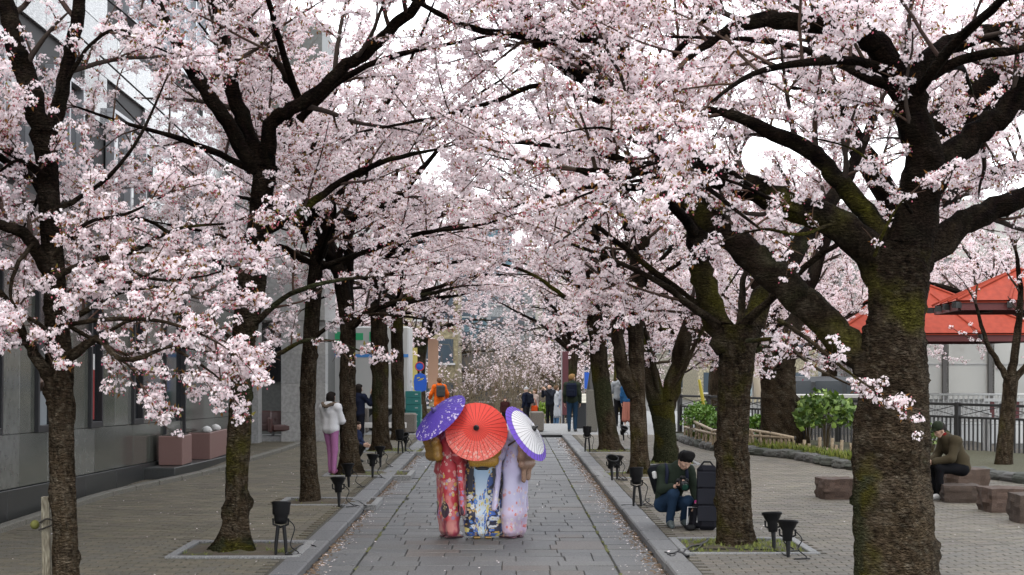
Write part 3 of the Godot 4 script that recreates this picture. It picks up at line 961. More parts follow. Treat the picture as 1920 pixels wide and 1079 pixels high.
func ground() -> void:
	set_pits()
	var m := MB.new()
	var e := 1500.0
	m.quad(Vector3(-e, -0.09, 60), Vector3(e, -0.09, 60), Vector3(e, -0.09, -e), Vector3(-e, -0.09, -e))
	for q in m.v.size(): m.v[q].y = -0.5
	part("ground_sheet", m, textured("far_ground", lin(0.16, 0.155, 0.145), 0.9, stone_tex(), Vector3.ONE * 0.3), structure("ground"))
	# --- the roadway of granite slabs
	var road := structure("road", "roadway of worn grey granite slabs between two flush kerbs")
	m = MB.new()
	m.box(Vector3(-0.19, -0.05, -24.0), Vector3(3.86, 0.06, 37.0))
	part("bed", m, textured("joint", lin(0.092, 0.092, 0.072), 0.95, stone_tex(), Vector3.ONE * 2.0), road)
	var slabs := stones("granite_slab", [lin(0.135, 0.138, 0.14), lin(0.120, 0.123, 0.126), lin(0.150, 0.151, 0.151), lin(0.132, 0.130, 0.125), lin(0.168, 0.167, 0.164), lin(0.150, 0.132, 0.120)], 0.62, 0.5)
	var unit := MB.new()
	unit.box(Vector3.ZERO, Vector3.ONE, Basis(), Color.WHITE, 0.0)
	var list := []
	var z := -11.2
	var left := -2.12
	var right := 1.74
	while z > -41.6:
		var depth := rng.randf_range(0.26, 0.42)
		for strip in 3:
			var a: float = [left + 0.02, left + 0.50, right - 0.50][strip]
			var b: float = [left + 0.485, right - 0.515, right - 0.02][strip]
			var x := a
			if strip == 1: x = a - rng.randf() * 0.5
			while x < b - 0.02:
				var w := rng.randf_range(0.28, 0.64) if strip == 1 else b - a
				var x0 := maxf(x, a)
				var x1 := minf(x + w, b)
				if b - x1 < 0.2: x1 = b
				if x1 - x0 > 0.06:
					list.append([x0, x1, z, z - depth, rng.randi() % (6 if rng.randf() < 0.3 else 5), rng.randf_range(-0.004, 0.004)])
				x = x1 + 0.0001
		z -= depth
	var xf := []
	var cols := []
	var rest := []
	for s in list:
		var ce := Vector3((s[0] + s[1]) / 2, -0.02 + s[5], (s[2] + s[3]) / 2)
		var size := Vector3(s[1] - s[0] - 0.008, 0.044, s[2] - s[3] - 0.010)
		var k := rest.size() + xf.size()
		if s[3] < -14.2 and get_count("slab") < 300:
			var b := MB.new()
			b.box(Vector3.ZERO, size, Basis(), Color.WHITE, 0.007)
			var tilt := Basis.from_euler(Vector3(rng.randf_range(-0.006, 0.006), 0, rng.randf_range(-0.006, 0.006)))
			part("paving_stone", b, slabs[s[4]], road, Transform3D(tilt, ce))
			count["slab"] += 1
		elif s[3] < -14.2:
			xf.append(Transform3D(Basis().scaled(size), ce))
			var g := [1.0, 0.9, 1.12, 0.95, 1.2, 1.04][s[4]] as float
			cols.append(Color(g, g, g * 1.01))
	stuff("paving_stone_rest", unit.mesh(textured("granite_slab_far", lin(0.138, 0.139, 0.14), 0.62, stone_tex(), Vector3.ONE * 1.3, 0.5, true)), xf, cols, road)
	# --- kerbs
	var kerb_mats := stones("kerb", [lin(0.20, 0.20, 0.203), lin(0.18, 0.18, 0.183), lin(0.225, 0.222, 0.218)], 0.7, 0.4)
	for side in 2:
		var kerb := structure("kerb", ["left", "right"][side] + " granite kerb along the roadway")
		var zz := -13.2
		while zz > -41.6:
			var l := rng.randf_range(0.85, 1.05)
			var b := MB.new()
			b.box(Vector3.ZERO, Vector3(0.29, 0.24, l - 0.012), Basis(), Color.WHITE, 0.018)
			part("kerb_stone", b, kerb_mats[rng.randi() % 3], kerb, Transform3D(Basis(), Vector3([-2.27, 1.89][side] + rng.randf_range(-0.006, 0.006), FOOT - 0.112 + rng.randf_range(-0.004, 0.004), zz - l / 2)))
			zz -= l
	var across := structure("kerb", "grey kerb across the end of the roadway")
	for i in 4:
		var b := MB.new()
		b.box(Vector3.ZERO, Vector3(0.955, 0.24, 0.35), Basis(), Color.WHITE, 0.018)
		part("kerb_stone", b, kerb_mats[i % 3], across, Transform3D(Basis(), Vector3(-1.64 + i * 0.965, FOOT - 0.10, -41.9)))
	# --- footways of small clay pavers
	footway("pavement", "left footway of small buff pavers by the granite building", -6.75, -2.42, [lin(0.185, 0.160, 0.108), lin(0.160, 0.140, 0.098), lin(0.21, 0.178, 0.12), lin(0.172, 0.154, 0.116)], -2.42)
	footway("plaza", "plaza of small grey-brown pavers on the right", 2.04, 13.0, [lin(0.215, 0.190, 0.150), lin(0.19, 0.168, 0.138), lin(0.24, 0.208, 0.165), lin(0.205, 0.186, 0.156)], 2.04)
	# --- the raised landing at the end
	var landing := structure("landing", "pale paved landing at the end of the street, falling away beyond")
	m = MB.new()
	var zs := [-41.6, -42.1, -45.0, -49.0, -51.0, -53.5, -56.0, -76.0]
	for i in zs.size() - 1:
		m.quad(Vector3(-13, land_y(zs[i]), zs[i]), Vector3(13, land_y(zs[i]), zs[i]), Vector3(13, land_y(zs[i + 1]), zs[i + 1]), Vector3(-13, land_y(zs[i + 1]), zs[i + 1]))
	part("deck", m, textured("pale_paving", lin(0.34, 0.34, 0.335), 0.8, stone_tex(), Vector3.ONE * 0.6, 0.2), landing)


func land_y(z: float) -> float:                                    # the landing is level at first, then falls away
	return lerpf(0.088, -0.42, smoothstep(-49.0, -56.0, z)) - (0.0 if z < -42.0 else 0.012)


var count := {}
func get_count(key: String) -> int:
	if not count.has(key): count[key] = 0
	return count[key]


func footway(called: String, label: String, x0: float, x1: float, cols: Array, near_x: float) -> void:
	var road := structure(called, label)
	var m := MB.new()
	m.box(Vector3((x0 + x1) / 2, FOOT - 0.066, -27.4), Vector3(x1 - x0, 0.10, 28.6))
	part("bed", m, textured("sand_joint", lin(0.095, 0.084, 0.06), 0.95, stone_tex(), Vector3.ONE * 3.0), road)
	var set_mats := stones(called + "_paver", cols, 0.8, 0.3, 3.0)
	var w := 0.232
	var d := 0.116
	var unit := MB.new()
	unit.box(Vector3.ZERO, Vector3(w - 0.009, 0.04, d - 0.010), Basis(), Color.WHITE, 0.005)
	var mesh := unit.mesh(null)
	var flat := MB.new()
	flat.box(Vector3.ZERO, Vector3(w - 0.009, 0.04, d - 0.010))
	var xf := []
	var tint := []
	var made := 0
	var row := 0
	var z := -13.6
	while z > -41.6:
		var x := x0 + (w * 0.5 if row % 2 else 0.0)
		while x + w < x1 + 0.01:
			var p := Vector3(x + w / 2, FOOT - 0.021 + rng.randf_range(-0.002, 0.002), z - d / 2)
			if not in_pit(p):
				var seen := absf(p.x * F / -p.z) < 990.0
				if seen and p.z < -13.9 and made < 300:
					part("paver", mesh, set_mats[rng.randi() % 4], road, Transform3D(Basis.from_euler(Vector3(rng.randf_range(-0.01, 0.01), 0, rng.randf_range(-0.01, 0.01))), p))
					made += 1
				elif seen or p.x * F / -p.z > -1300:
					var g := rng.randf_range(0.80, 1.16) * (1.0 + 0.30 * noise.get_noise_2d(p.x * 4.0, p.z * 4.0) + 0.22 * noise.get_noise_2d(p.x * 14.0 + 50, p.z * 9.0))
					xf.append(Transform3D(Basis(), p))
					tint.append(Color(g, g * rng.randf_range(0.95, 1.01), g * rng.randf_range(0.88, 1.02)))
			x += w
		z -= d
		row += 1
	var c0: Color = cols[0]
	stuff("paver_rest", flat.mesh(textured(called + "_paver_rest", c0, 0.8, stone_tex(), Vector3.ONE * 3.0, 0.3, true)), xf, tint, road)


# [centre x, centre z, half width, half depth, what grows in it]
var pits := []
func in_pit(p: Vector3) -> bool:
	for q in pits:
		if absf(p.x - q[0]) < q[2] + 0.02 and absf(p.z - q[1]) < q[3] + 0.02: return true
	return false


func set_pits() -> void:
	for e in [[437, 1030, 0.75, 0.72], [580, 941, 0.78, 0.6], [655, 888, 0.85, 0.7], [713, 845, 0.8, 0.8], [1390, 1024, 0.78, 0.72], [1195, 891, 0.78, 0.75], [1142, 846, 0.8, 0.8], [122, 1104, 0.7, 0.6], [1248, 868, 0.7, 0.7]]:
		var p := on_ground(e[0], e[1])
		pits.append([p.x, p.z, e[2], e[3]])
	pits[1][0] += 0.32
	pits[2][0] += 0.4
	pits[0][0] += 0.12
	pits[3][0] += 0.35


func build_pits() -> void:
	var blade := MB.new()
	for i in 7:
		var a := rng.randf() * TAU
		var d := Vector3(cos(a), 0, sin(a))
		var p := d * 0.012 * rng.randf()
		var s := d.cross(Vector3.UP) * 0.004
		blade.tri(p - s, p + s, p + d * rng.randf_range(0.01, 0.04) + Vector3(0, rng.randf_range(0.025, 0.06), 0), Color.WHITE)
	var gm := mat("grass", Color.WHITE, 0.8, 0.0, true)
	gm.cull_mode = BaseMaterial3D.CULL_DISABLED
	gm.backlight_enabled = true
	gm.backlight = Color(0.4, 0.4, 0.2)
	var grass := blade.mesh(gm)
	var where := ["round the mossy-footed tree on the left", "brown and dry, by the thin upright tree", "round the stout tree by the pink trousers", "by the tree that hides the red jacket", "mossy and green, under the low-forking tree on the right", "round the slim straight tree on the right", "by the leaning tree near the stone pillar", "under the slender nearest tree on the left", "under the two-stemmed mossy tree"]
	var moss := [0.35, 0.1, 0.5, 0.8, 1.0, 0.6, 0.6, 0.2, 0.5]
	var pm := stones("pit_edge", [lin(0.33, 0.33, 0.325), lin(0.29, 0.29, 0.29)], 0.75, 0.3)
	for i in pits.size():
		var q: Array = pits[i]
		var t := thing("tree_pit", "square stone-edged tree pit " + where[i], "tree pit", Vector3(q[0], FOOT, q[1]), 0.0, "tree pits in the footways")
		for s in 4:
			var b := MB.new()
			var along: float = (q[2] if s < 2 else q[3] - 0.11) * 2.0
			b.box(Vector3.ZERO, Vector3(along, 0.1, 0.10) if s < 2 else Vector3(0.10, 0.1, along), Basis(), Color.WHITE, 0.008)
			part("edging", b, pm[s % 2], t, Transform3D(Basis(), Vector3(0, -0.038 + s * 0.001, (q[3] - 0.05) * (1 if s == 0 else -1)) if s < 2 else Vector3((q[2] - 0.05) * (1 if s == 2 else -1), -0.036, 0)))
		var soil := MB.new()
		var n := 14
		for x in n:
			for z in n:
				var c := []
				for e in [[0, 1], [1, 1], [1, 0], [0, 0]]:
					var px: float = lerpf(-q[2] + 0.10, q[2] - 0.10, float(x + e[0]) / n)
					var pz: float = lerpf(-q[3] + 0.10, q[3] - 0.10, float(z + e[1]) / n)
					c.append(Vector3(px, -0.03 + 0.05 * exp(-(px * px + pz * pz) * 3.0) + noise.get_noise_2d(px * 30 + i * 50, pz * 30) * 0.03, pz))
				var k := clampf(noise.get_noise_2d((c[0] as Vector3).x * 9 + i * 77, c[0].z * 9) * 1.5 + moss[i] - 0.35, 0, 1)
				soil.quad(c[0], c[1], c[2], c[3], Color(0.105, 0.080, 0.052).lerp(Color(0.085, 0.095, 0.024), k))
		part("soil", soil, textured("soil", Color.WHITE, 1.0, stone_tex(), Vector3.ONE * 4.0, 1.2, true), t)
		var xf := []
		var cols := []
		for g in int(420 * moss[i]):
			var p := Vector3(rng.randf_range(-1, 1) * (q[2] - 0.1), 0.0, rng.randf_range(-1, 1) * (q[3] - 0.1))
			if noise.get_noise_2d(p.x * 9 + i * 77, p.z * 9) * 1.5 + moss[i] - 0.3 < rng.randf() * 0.8: continue
			p.y = -0.03 + 0.05 * exp(-(p.x * p.x + p.z * p.z) * 3.0)
			xf.append(Transform3D(Basis.from_euler(Vector3(0, rng.randf() * TAU, 0)).scaled(Vector3.ONE * rng.randf_range(0.5, 1.3)), p))
			cols.append(Color(0.15, 0.20, 0.035).lerp(Color(0.22, 0.22, 0.06), rng.randf()))
		if xf.size(): stuff("grass", grass, xf, cols, t)


# ---------------------------------------------------------------- the polished granite building on the left
func left_building() -> void:
	var X := -6.72
	var t := thing("granite_building", "building of polished grey-green granite panels with narrow slit windows on the left", "building", Vector3(X, 0, -13.0))
	t.rotation.x = deg_to_rad(-1.3)
	var refl := noise_tex(0.012, Color(0.42, 0.42, 0.42), Color(1, 1, 1), 31, 4)  # streaks of reflected light, painted into the colour of the upper panels
	var low := []
	for i in 5:
		var c: Color = [lin(0.112, 0.118, 0.100), lin(0.088, 0.092, 0.079), lin(0.140, 0.144, 0.126), lin(0.110, 0.098, 0.089), lin(0.165, 0.17, 0.155)][i]
		var mm := textured("granite_low" + str(i), c, 0.13, fine_tex(), Vector3.ONE * 0.5, 0.0)
		mm.metallic_specular = 0.8
		low.append(mm)
	var high := []
	for i in 5:
		var g: float = [0.34, 0.28, 0.40, 0.31, 0.46][i]
		var mm := textured("granite_high" + str(i), lin(g, g * 1.0, g * 0.985), 0.10, refl, Vector3(1.0, 5.0, 1.0), 0.0, false)
		high.append(mm)
	var m := MB.new()
	m.box(Vector3(-0.9, 6.2, -11.4), Vector3(1.7, 12.9, 24.8))
	part("wall", m, mat("core", lin(0.06, 0.06, 0.06), 0.9), t)
	# dark plinth
	var ptex := stones("plinth", [lin(0.055, 0.058, 0.056), lin(0.048, 0.05, 0.05)], 0.35, 0.0)
	for k in 14:
		m = MB.new()
		m.box(Vector3(-0.02, 0.37, 0.5 - k * 1.75), Vector3(0.12, 0.56, 1.742), Basis(), Color.WHITE, 0.004)
		part("plinth_panel", m, ptex[k % 2], t)
	# slit windows: [near depth, far depth]
	var slits := [[17.5, 18.4], [19.8, 20.7], [22.35, 23.0], [24.95, 25.6], [27.3, 29.0]]
	var sill := 1.40
	var glass := mat("dark_glass", lin(0.015, 0.017, 0.02), 0.06)
	glass.metallic_specular = 0.8
	var frame := mat("dark_frame", lin(0.03, 0.03, 0.033), 0.4, 0.3)
	m = MB.new()
	m.box(Vector3(0.30, 0.33, -15.9), Vector3(0.62, 0.5, 6.4), Basis(), Color.WHITE, 0.01)
	part("ledge", m, ptex[0], t)
	# lower courses of panels
	var z := 0.9
	var col := 0
	while z > -23.5:
		var w := 1.18
		var y0 := 0.66
		for row in 4:
			var h: float = [0.74, 1.28, 1.28, 0.855][row]
			var zc := z - w / 2
			if row == 0 or not cut_by(slits, zc + 13.0 - 13.0, w, sill + 0.01, y0, h):
				panel(t, low[rng.randi() % 5], 0.0, y0, z, w, h, 0.045)
			else:
				# split round the slits
				var edges := []
				for s in slits:
					var a: float = -(s[0] - 13.0)
					var b: float = -(s[1] - 13.0)
					if b < z and a > z - w: edges.append([minf(a, z), maxf(b, z - w)])
				var cur := z
				for e in edges:
					if cur - e[0] > 0.05: panel(t, low[rng.randi() % 5], 0.0, y0, cur, cur - e[0], h, 0.045)
					cur = e[1]
				if cur - (z - w) > 0.05: panel(t, low[rng.randi() % 5], 0.0, y0, cur, cur - (z - w), h, 0.045)
			y0 += h
		z -= w
		col += 1
	for i in slits.size():
		var s: Array = slits[i]
		var a: float = -(s[0] - 13.0)
		var b: float = -(s[1] - 13.0)
		var door := i == 4
		var bottom := 0.70 if door else sill
		var top := 3.96
		var win := Node3D.new()
		win.name = "doorway" if door else "window"
		win.position = Vector3(0, (bottom + top) / 2, (a + b) / 2)
		t.add_child(win, true)
		var hh := top - bottom
		m = MB.new()
		m.box(Vector3(-0.05, 0, 0), Vector3(0.02, hh, a - b))
		part("pane", m, glass, win)
		m = MB.new()
		for q: float in [-1.0, 1.0]:
			m.box(Vector3(0.005, 0, q * ((a - b) / 2 - 0.03)), Vector3(0.11, hh, 0.06), Basis(), Color.WHITE, 0.005)
			m.box(Vector3(0.004, q * (hh / 2 - 0.05), 0), Vector3(0.108, 0.10, a - b - 0.12), Basis(), Color.WHITE, 0.005)
		part("frame", m, frame, win)
		if i == 2:
			m = MB.new(); m.box(Vector3(-0.036, -0.72, 0.0), Vector3(0.006, 0.85, 0.26))
			part("red_poster", m, mat("red_print", lin(0.33, 0.03, 0.03), 0.5), win)
			m = MB.new(); m.box(Vector3(-0.034, -0.20, -0.06), Vector3(0.006, 0.26, 0.14))
			part("white_notice", m, mat("paper", lin(0.75, 0.74, 0.72), 0.8), win)
			m = MB.new(); m.box(Vector3(-0.036, 0.75, 0.12), Vector3(0.006, 0.32, 0.2))
			part("blue_card", m, mat("blue_print", lin(0.03, 0.08, 0.42), 0.5), win)
		if i == 1:
			m = MB.new(); m.box(Vector3(-0.036, -0.9, 0.05), Vector3(0.006, 0.6, 0.45))
			part("grey_poster", m, mat("grey_print", lin(0.25, 0.28, 0.3), 0.5), win)
			m = MB.new(); m.ball(Vector3(-0.03, -0.55, 0.1), Vector3(0.02, 0.14, 0.2), Color.WHITE)
			part("brown_ornament", m, mat("brown_print", lin(0.14, 0.08, 0.05), 0.5), win)
		if i == 3:
			m = MB.new()
			m.tube([Vector3(-0.03, -1.0, 0.1), Vector3(-0.03, -0.5, 0.12), Vector3(-0.03, -0.1, 0.05), Vector3(-0.03, 0.3, 0.1)], [0.03, 0.02, 0.03, 0.012], 6, Color.WHITE)
			part("white_ornament", m, mat("paper", lin(0.75, 0.74, 0.72), 0.8), win)
	# the upper storeys of paler polished stone, with windows in silver frames
	var silver := mat("silver_frame", lin(0.45, 0.46, 0.48), 0.35, 0.7)
	var panes := [[5.0, 6.75, 17.0, 19.3], [5.0, 6.75, 20.2, 21.6], [5.0, 6.75, 23.3, 25.4], [8.6, 10.6, 24.2, 30.5], [5.0, 6.75, 28.5, 30.2]]
	var wp := mat("pale_glass", lin(0.42, 0.46, 0.50), 0.05)
	for i in panes.size():
		var e: Array = panes[i]
		var a: float = -(e[2] - 13.0)
		var b: float = -(e[3] - 13.0)
		var win := Node3D.new()
		win.name = "window"
		win.position = Vector3(0.05, (e[0] + e[1]) / 2, (a + b) / 2)
		t.add_child(win, true)
		var hh: float = e[1] - e[0]
		var ww := a - b
		m = MB.new(); m.box(Vector3(-0.04, 0, 0), Vector3(0.02, hh, ww))
		part("pane", m, wp if i == 3 else glass, win)
		m = MB.new()
		for q: float in [-1.0, 1.0]:
			m = MB.new()
			m.box(Vector3(0.01, q * hh / 2, 0), Vector3(0.14, 0.07, ww + 0.07), Basis(), Color.WHITE, 0.005)
			part("frame", m, silver, win)
		var bars := maxi(2, int(ww / 0.95))
		for k in bars + 1:
			m = MB.new()
			m.box(Vector3(0.012, 0, -ww / 2 + ww * k / bars), Vector3(0.15, hh - 0.072, 0.065), Basis(), Color.WHITE, 0.005)
			part("mullion", m, silver, win)
	for row in 9:
		var y0 := 4.82 + row * 0.82
		z = 0.9 - (0.6 if row % 2 else 0.0)
		while z > -23.6:
			var w := 1.24
			var keep := true
			for e in panes:
				if y0 + 0.82 > e[0] + 0.02 and y0 < e[1] - 0.02 and z > -(e[3] - 13.0) + 0.02 and z - w < -(e[2] - 13.0) - 0.02: keep = false
			if keep: panel(t, high[rng.randi() % 5], 0.01, y0, z, w, 0.82, 0.05)
			z -= w
	# kerb along its foot
	var kb := structure("kerb", "low pale kerb along the foot of the granite building")
	for k in 26:
		m = MB.new()
		m.box(Vector3.ZERO, Vector3(0.16, 0.12, 0.985), Basis(), Color.WHITE, 0.012)
		var zz := -14.0 - k
		part("kerb_stone", m, textured("buff_kerb", lin(0.21, 0.195, 0.158), 0.8, stone_tex(), Vector3.ONE * 1.3, 0.3), kb, Transform3D(Basis.from_euler(Vector3(0, -atan(foot_line(zz - 0.5) - foot_line(zz + 0.5)), 0)), Vector3(foot_line(zz), FOOT + 0.02, zz)))
	# two granite planters on the ledge
	var names := ["pink granite planter box standing under the dark doorway", "long grey and pink granite planter with white litter on top"]
	for i in 2:
		var p := thing("planter", names[i], "planter", Vector3(-6.38, [0.20, 0.135][i], [-26.9, -29.9][i]))
		var l: float = [0.8, 1.8][i]
		m = MB.new()
		m.box(Vector3(0, 0.36, 0), Vector3(0.46, 0.56, l), Basis(), Color.WHITE, 0.012)
		part("box", m, textured("pink_granite", lin(0.36, 0.20, 0.175), 0.5, stone_tex(), Vector3.ONE * 3.0), p)
		m = MB.new()
		m.box(Vector3(0, 0.05, 0), Vector3(0.42, 0.05, l - 0.04))
		part("foot", m, mat("core", lin(0.06, 0.06, 0.06), 0.9), p)
		m = MB.new()
		m.box(Vector3(0, 0.645, 0), Vector3(0.36, 0.012, l - 0.1))
		part("soil", m, mat("dark_soil", lin(0.05, 0.04, 0.03), 1.0), p)
		if i == 1:
			for k in 2:
				m = MB.new()
				m.ball(Vector3.ZERO, Vector3(0.12, 0.07, 0.1), Color.WHITE, 7, 5)
				for q in m.v.size(): m.v[q] += m.n[q] * noise.get_noise_3dv(m.v[q] * 90) * 0.05
				var lit := part("paper_scrap", m, mat("paper", lin(0.75, 0.74, 0.72), 0.8), p, Transform3D(Basis(), Vector3(0.1, 0.69, 0.6 - k * 0.9)))
	# --- the next building: pale stone piers round a dark recess
	var n := thing("stone_building", "pale stone building with square piers and a dark recessed porch behind the second left tree", "building", Vector3(-6.2, 0, -38.5))
	var pier := stones("pale_stone", [lin(0.40, 0.40, 0.385), lin(0.37, 0.37, 0.36), lin(0.43, 0.425, 0.41)], 0.5, 0.0, 0.8)
	for q in pier:
		q.albedo_texture = fine_tex()
		q.albedo_color = q.albedo_color.lightened(0.12)
	for k in 3:
		for c in 9:
			m = MB.new()
			m.box(Vector3.ZERO, Vector3(0.7, 0.795, 0.55), Basis(), Color.WHITE, 0.006)
			part("pier_block", m, pier[rng.randi() % 3], n, Transform3D(Basis(), Vector3([-0.75, 0.45, 0.95][k], 0.47 + c * 0.8, [1.0, 0.3, 0.2][k])))
	m = MB.new()
	m.box(Vector3(-1.2, 6.0, -2.6), Vector3(4.4, 12.0, 3.0))
	part("wall", m, textured("porch_wall", lin(0.11, 0.112, 0.105), 0.5, fine_tex(), Vector3.ONE * 0.8), n)
	m = MB.new()
	m.box(Vector3(-0.3, 5.2, -0.6), Vector3(3.2, 3.6, 2.4), Basis(), Color.WHITE, 0.01)
	part("lintel", m, pier[0], n)
	m = MB.new()
	m.box(Vector3(-0.15, 0.13, 0.0), Vector3(0.9, 0.2, 0.9), Basis(), Color.WHITE, 0.01)
	part("porch_step", m, pier[1], n)
	m = MB.new()
	m.box(Vector3(-0.2, 2.2, -0.95), Vector3(0.75, 1.0, 0.06))
	part("dark_screen", m, mat("screen_off", lin(0.012, 0.012, 0.014), 0.15), n)
	# armchairs in the porch
	for k in 2:
		var s := thing("armchair", ["red-brown leather armchair deeper in the porch", "red-brown leather armchair at the porch's right edge"][k], "armchair", Vector3(-6.65 + k * 0.5, 0.235, -38.1 - 0.25 + k * 0.25), 0.3)
		var lm := mat("brown_leather", lin(0.085, 0.035, 0.03), 0.45)
		m = MB.new(); m.box(Vector3(0, 0.22, 0), Vector3(0.5, 0.18, 0.5), Basis(), Color.WHITE, 0.04); part("seat", m, lm, s)
		m = MB.new(); m.box(Vector3(0, 0.46, -0.22), Vector3(0.5, 0.42, 0.12), Basis.from_euler(Vector3(-0.2, 0, 0)), Color.WHITE, 0.04); part("backrest", m, lm, s)
		for q: float in [-1.0, 1.0]:
			m = MB.new(); m.box(Vector3(q * 0.29, 0.3, 0), Vector3(0.1, 0.42, 0.5), Basis(), Color.WHITE, 0.04); part("armrest", m, lm, s)
			m = MB.new(); m.box(Vector3(q * 0.24, 0.06, 0.2), Vector3(0.05, 0.12, 0.05)); part("leg", m, mat("core", lin(0.06, 0.06, 0.06), 0.9), s)


func foot_line(z: float) -> float:                                # the kerb follows the building, then swings out past the planters
	return -6.46 + 0.76 * smoothstep(-21.5, -28.5, z) + 0.30 * smoothstep(-27.0, -36.0, z)


func cut_by(slits: Array, zc: float, w: float, sill: float, y0: float, h: float) -> bool:
	if y0 + h < sill or y0 > 3.9: return false
	for s in slits:
		if -(s[1] - 13.0) < zc + w / 2 and -(s[0] - 13.0) > zc - w / 2: return true
	return false


func panel(t: Node3D, m: Material, x: float, y0: float, z0: float, w: float, h: float, thick: float) -> void:
	var b := MB.new()
	b.box(Vector3.ZERO, Vector3(thick, h - 0.008, w - 0.008), Basis(), Color.WHITE, 0.004)
	part("panel", b, m, t, Transform3D(Basis.from_euler(Vector3(0, rng.randf_range(-0.003, 0.003), rng.randf_range(-0.003, 0.003))), Vector3(x - thick / 2 + rng.randf_range(-0.001, 0.001), y0 + h / 2, z0 - w / 2)))


# ---------------------------------------------------------------- beyond the end of the street
func house(label: String, cat: String, px: float, depth: float, w: float, h: float, d: float, col: Color, floors: int, bays: int, roof := 0) -> void:
	var o := at(px, HY, depth)
	o.y = -0.5
	var t := thing("far_building", label, cat, o, 0.0, "buildings beyond the trees")
	var m := MB.new()
	m.box(Vector3(0, h / 2, -d / 2), Vector3(w, h, d), Basis(), Color.WHITE, 0.03)
	part("wall", m, textured("render_" + label, col, 0.85, stone_tex(), Vector3.ONE * 0.2), t)
	m = MB.new()
	if roof == 0:
		m.box(Vector3(0, h + 0.15, -d / 2), Vector3(w + 0.3, 0.3, d + 0.3), Basis(), Color.WHITE, 0.03)
	else:
		m.slab([Vector2(-w / 2 - 0.5, h), Vector2(w / 2 + 0.5, h), Vector2(0, h + w * 0.28)], -d - 0.4, 0.4)
	part("roof", m, mat("far_roof" + str(roof), lin(0.12, 0.115, 0.115) if roof else lin(0.3, 0.3, 0.3), 0.8), t)
	var g := mat("far_pane", lin(0.05, 0.07, 0.09), 0.1)
	var fr := mat("far_frame", lin(0.45, 0.45, 0.45), 0.6)
	for f in floors:
		for b in bays:
			var ww := w / bays * 0.6
			var hh := h / floors * 0.55
			var win := Node3D.new()
			win.name = "window"
			win.position = Vector3(-w / 2 + w * (b + 0.5) / bays, h * (f + 0.55) / floors, 0)
			t.add_child(win, true)
			m = MB.new(); m.box(Vector3(0, 0, 0.03), Vector3(ww, hh, 0.03)); part("pane", m, g, win)
			m = MB.new(); m.box(Vector3(0, -hh / 2 - 0.05, 0.05), Vector3(ww + 0.2, 0.1, 0.12)); part("sill", m, fr, win)


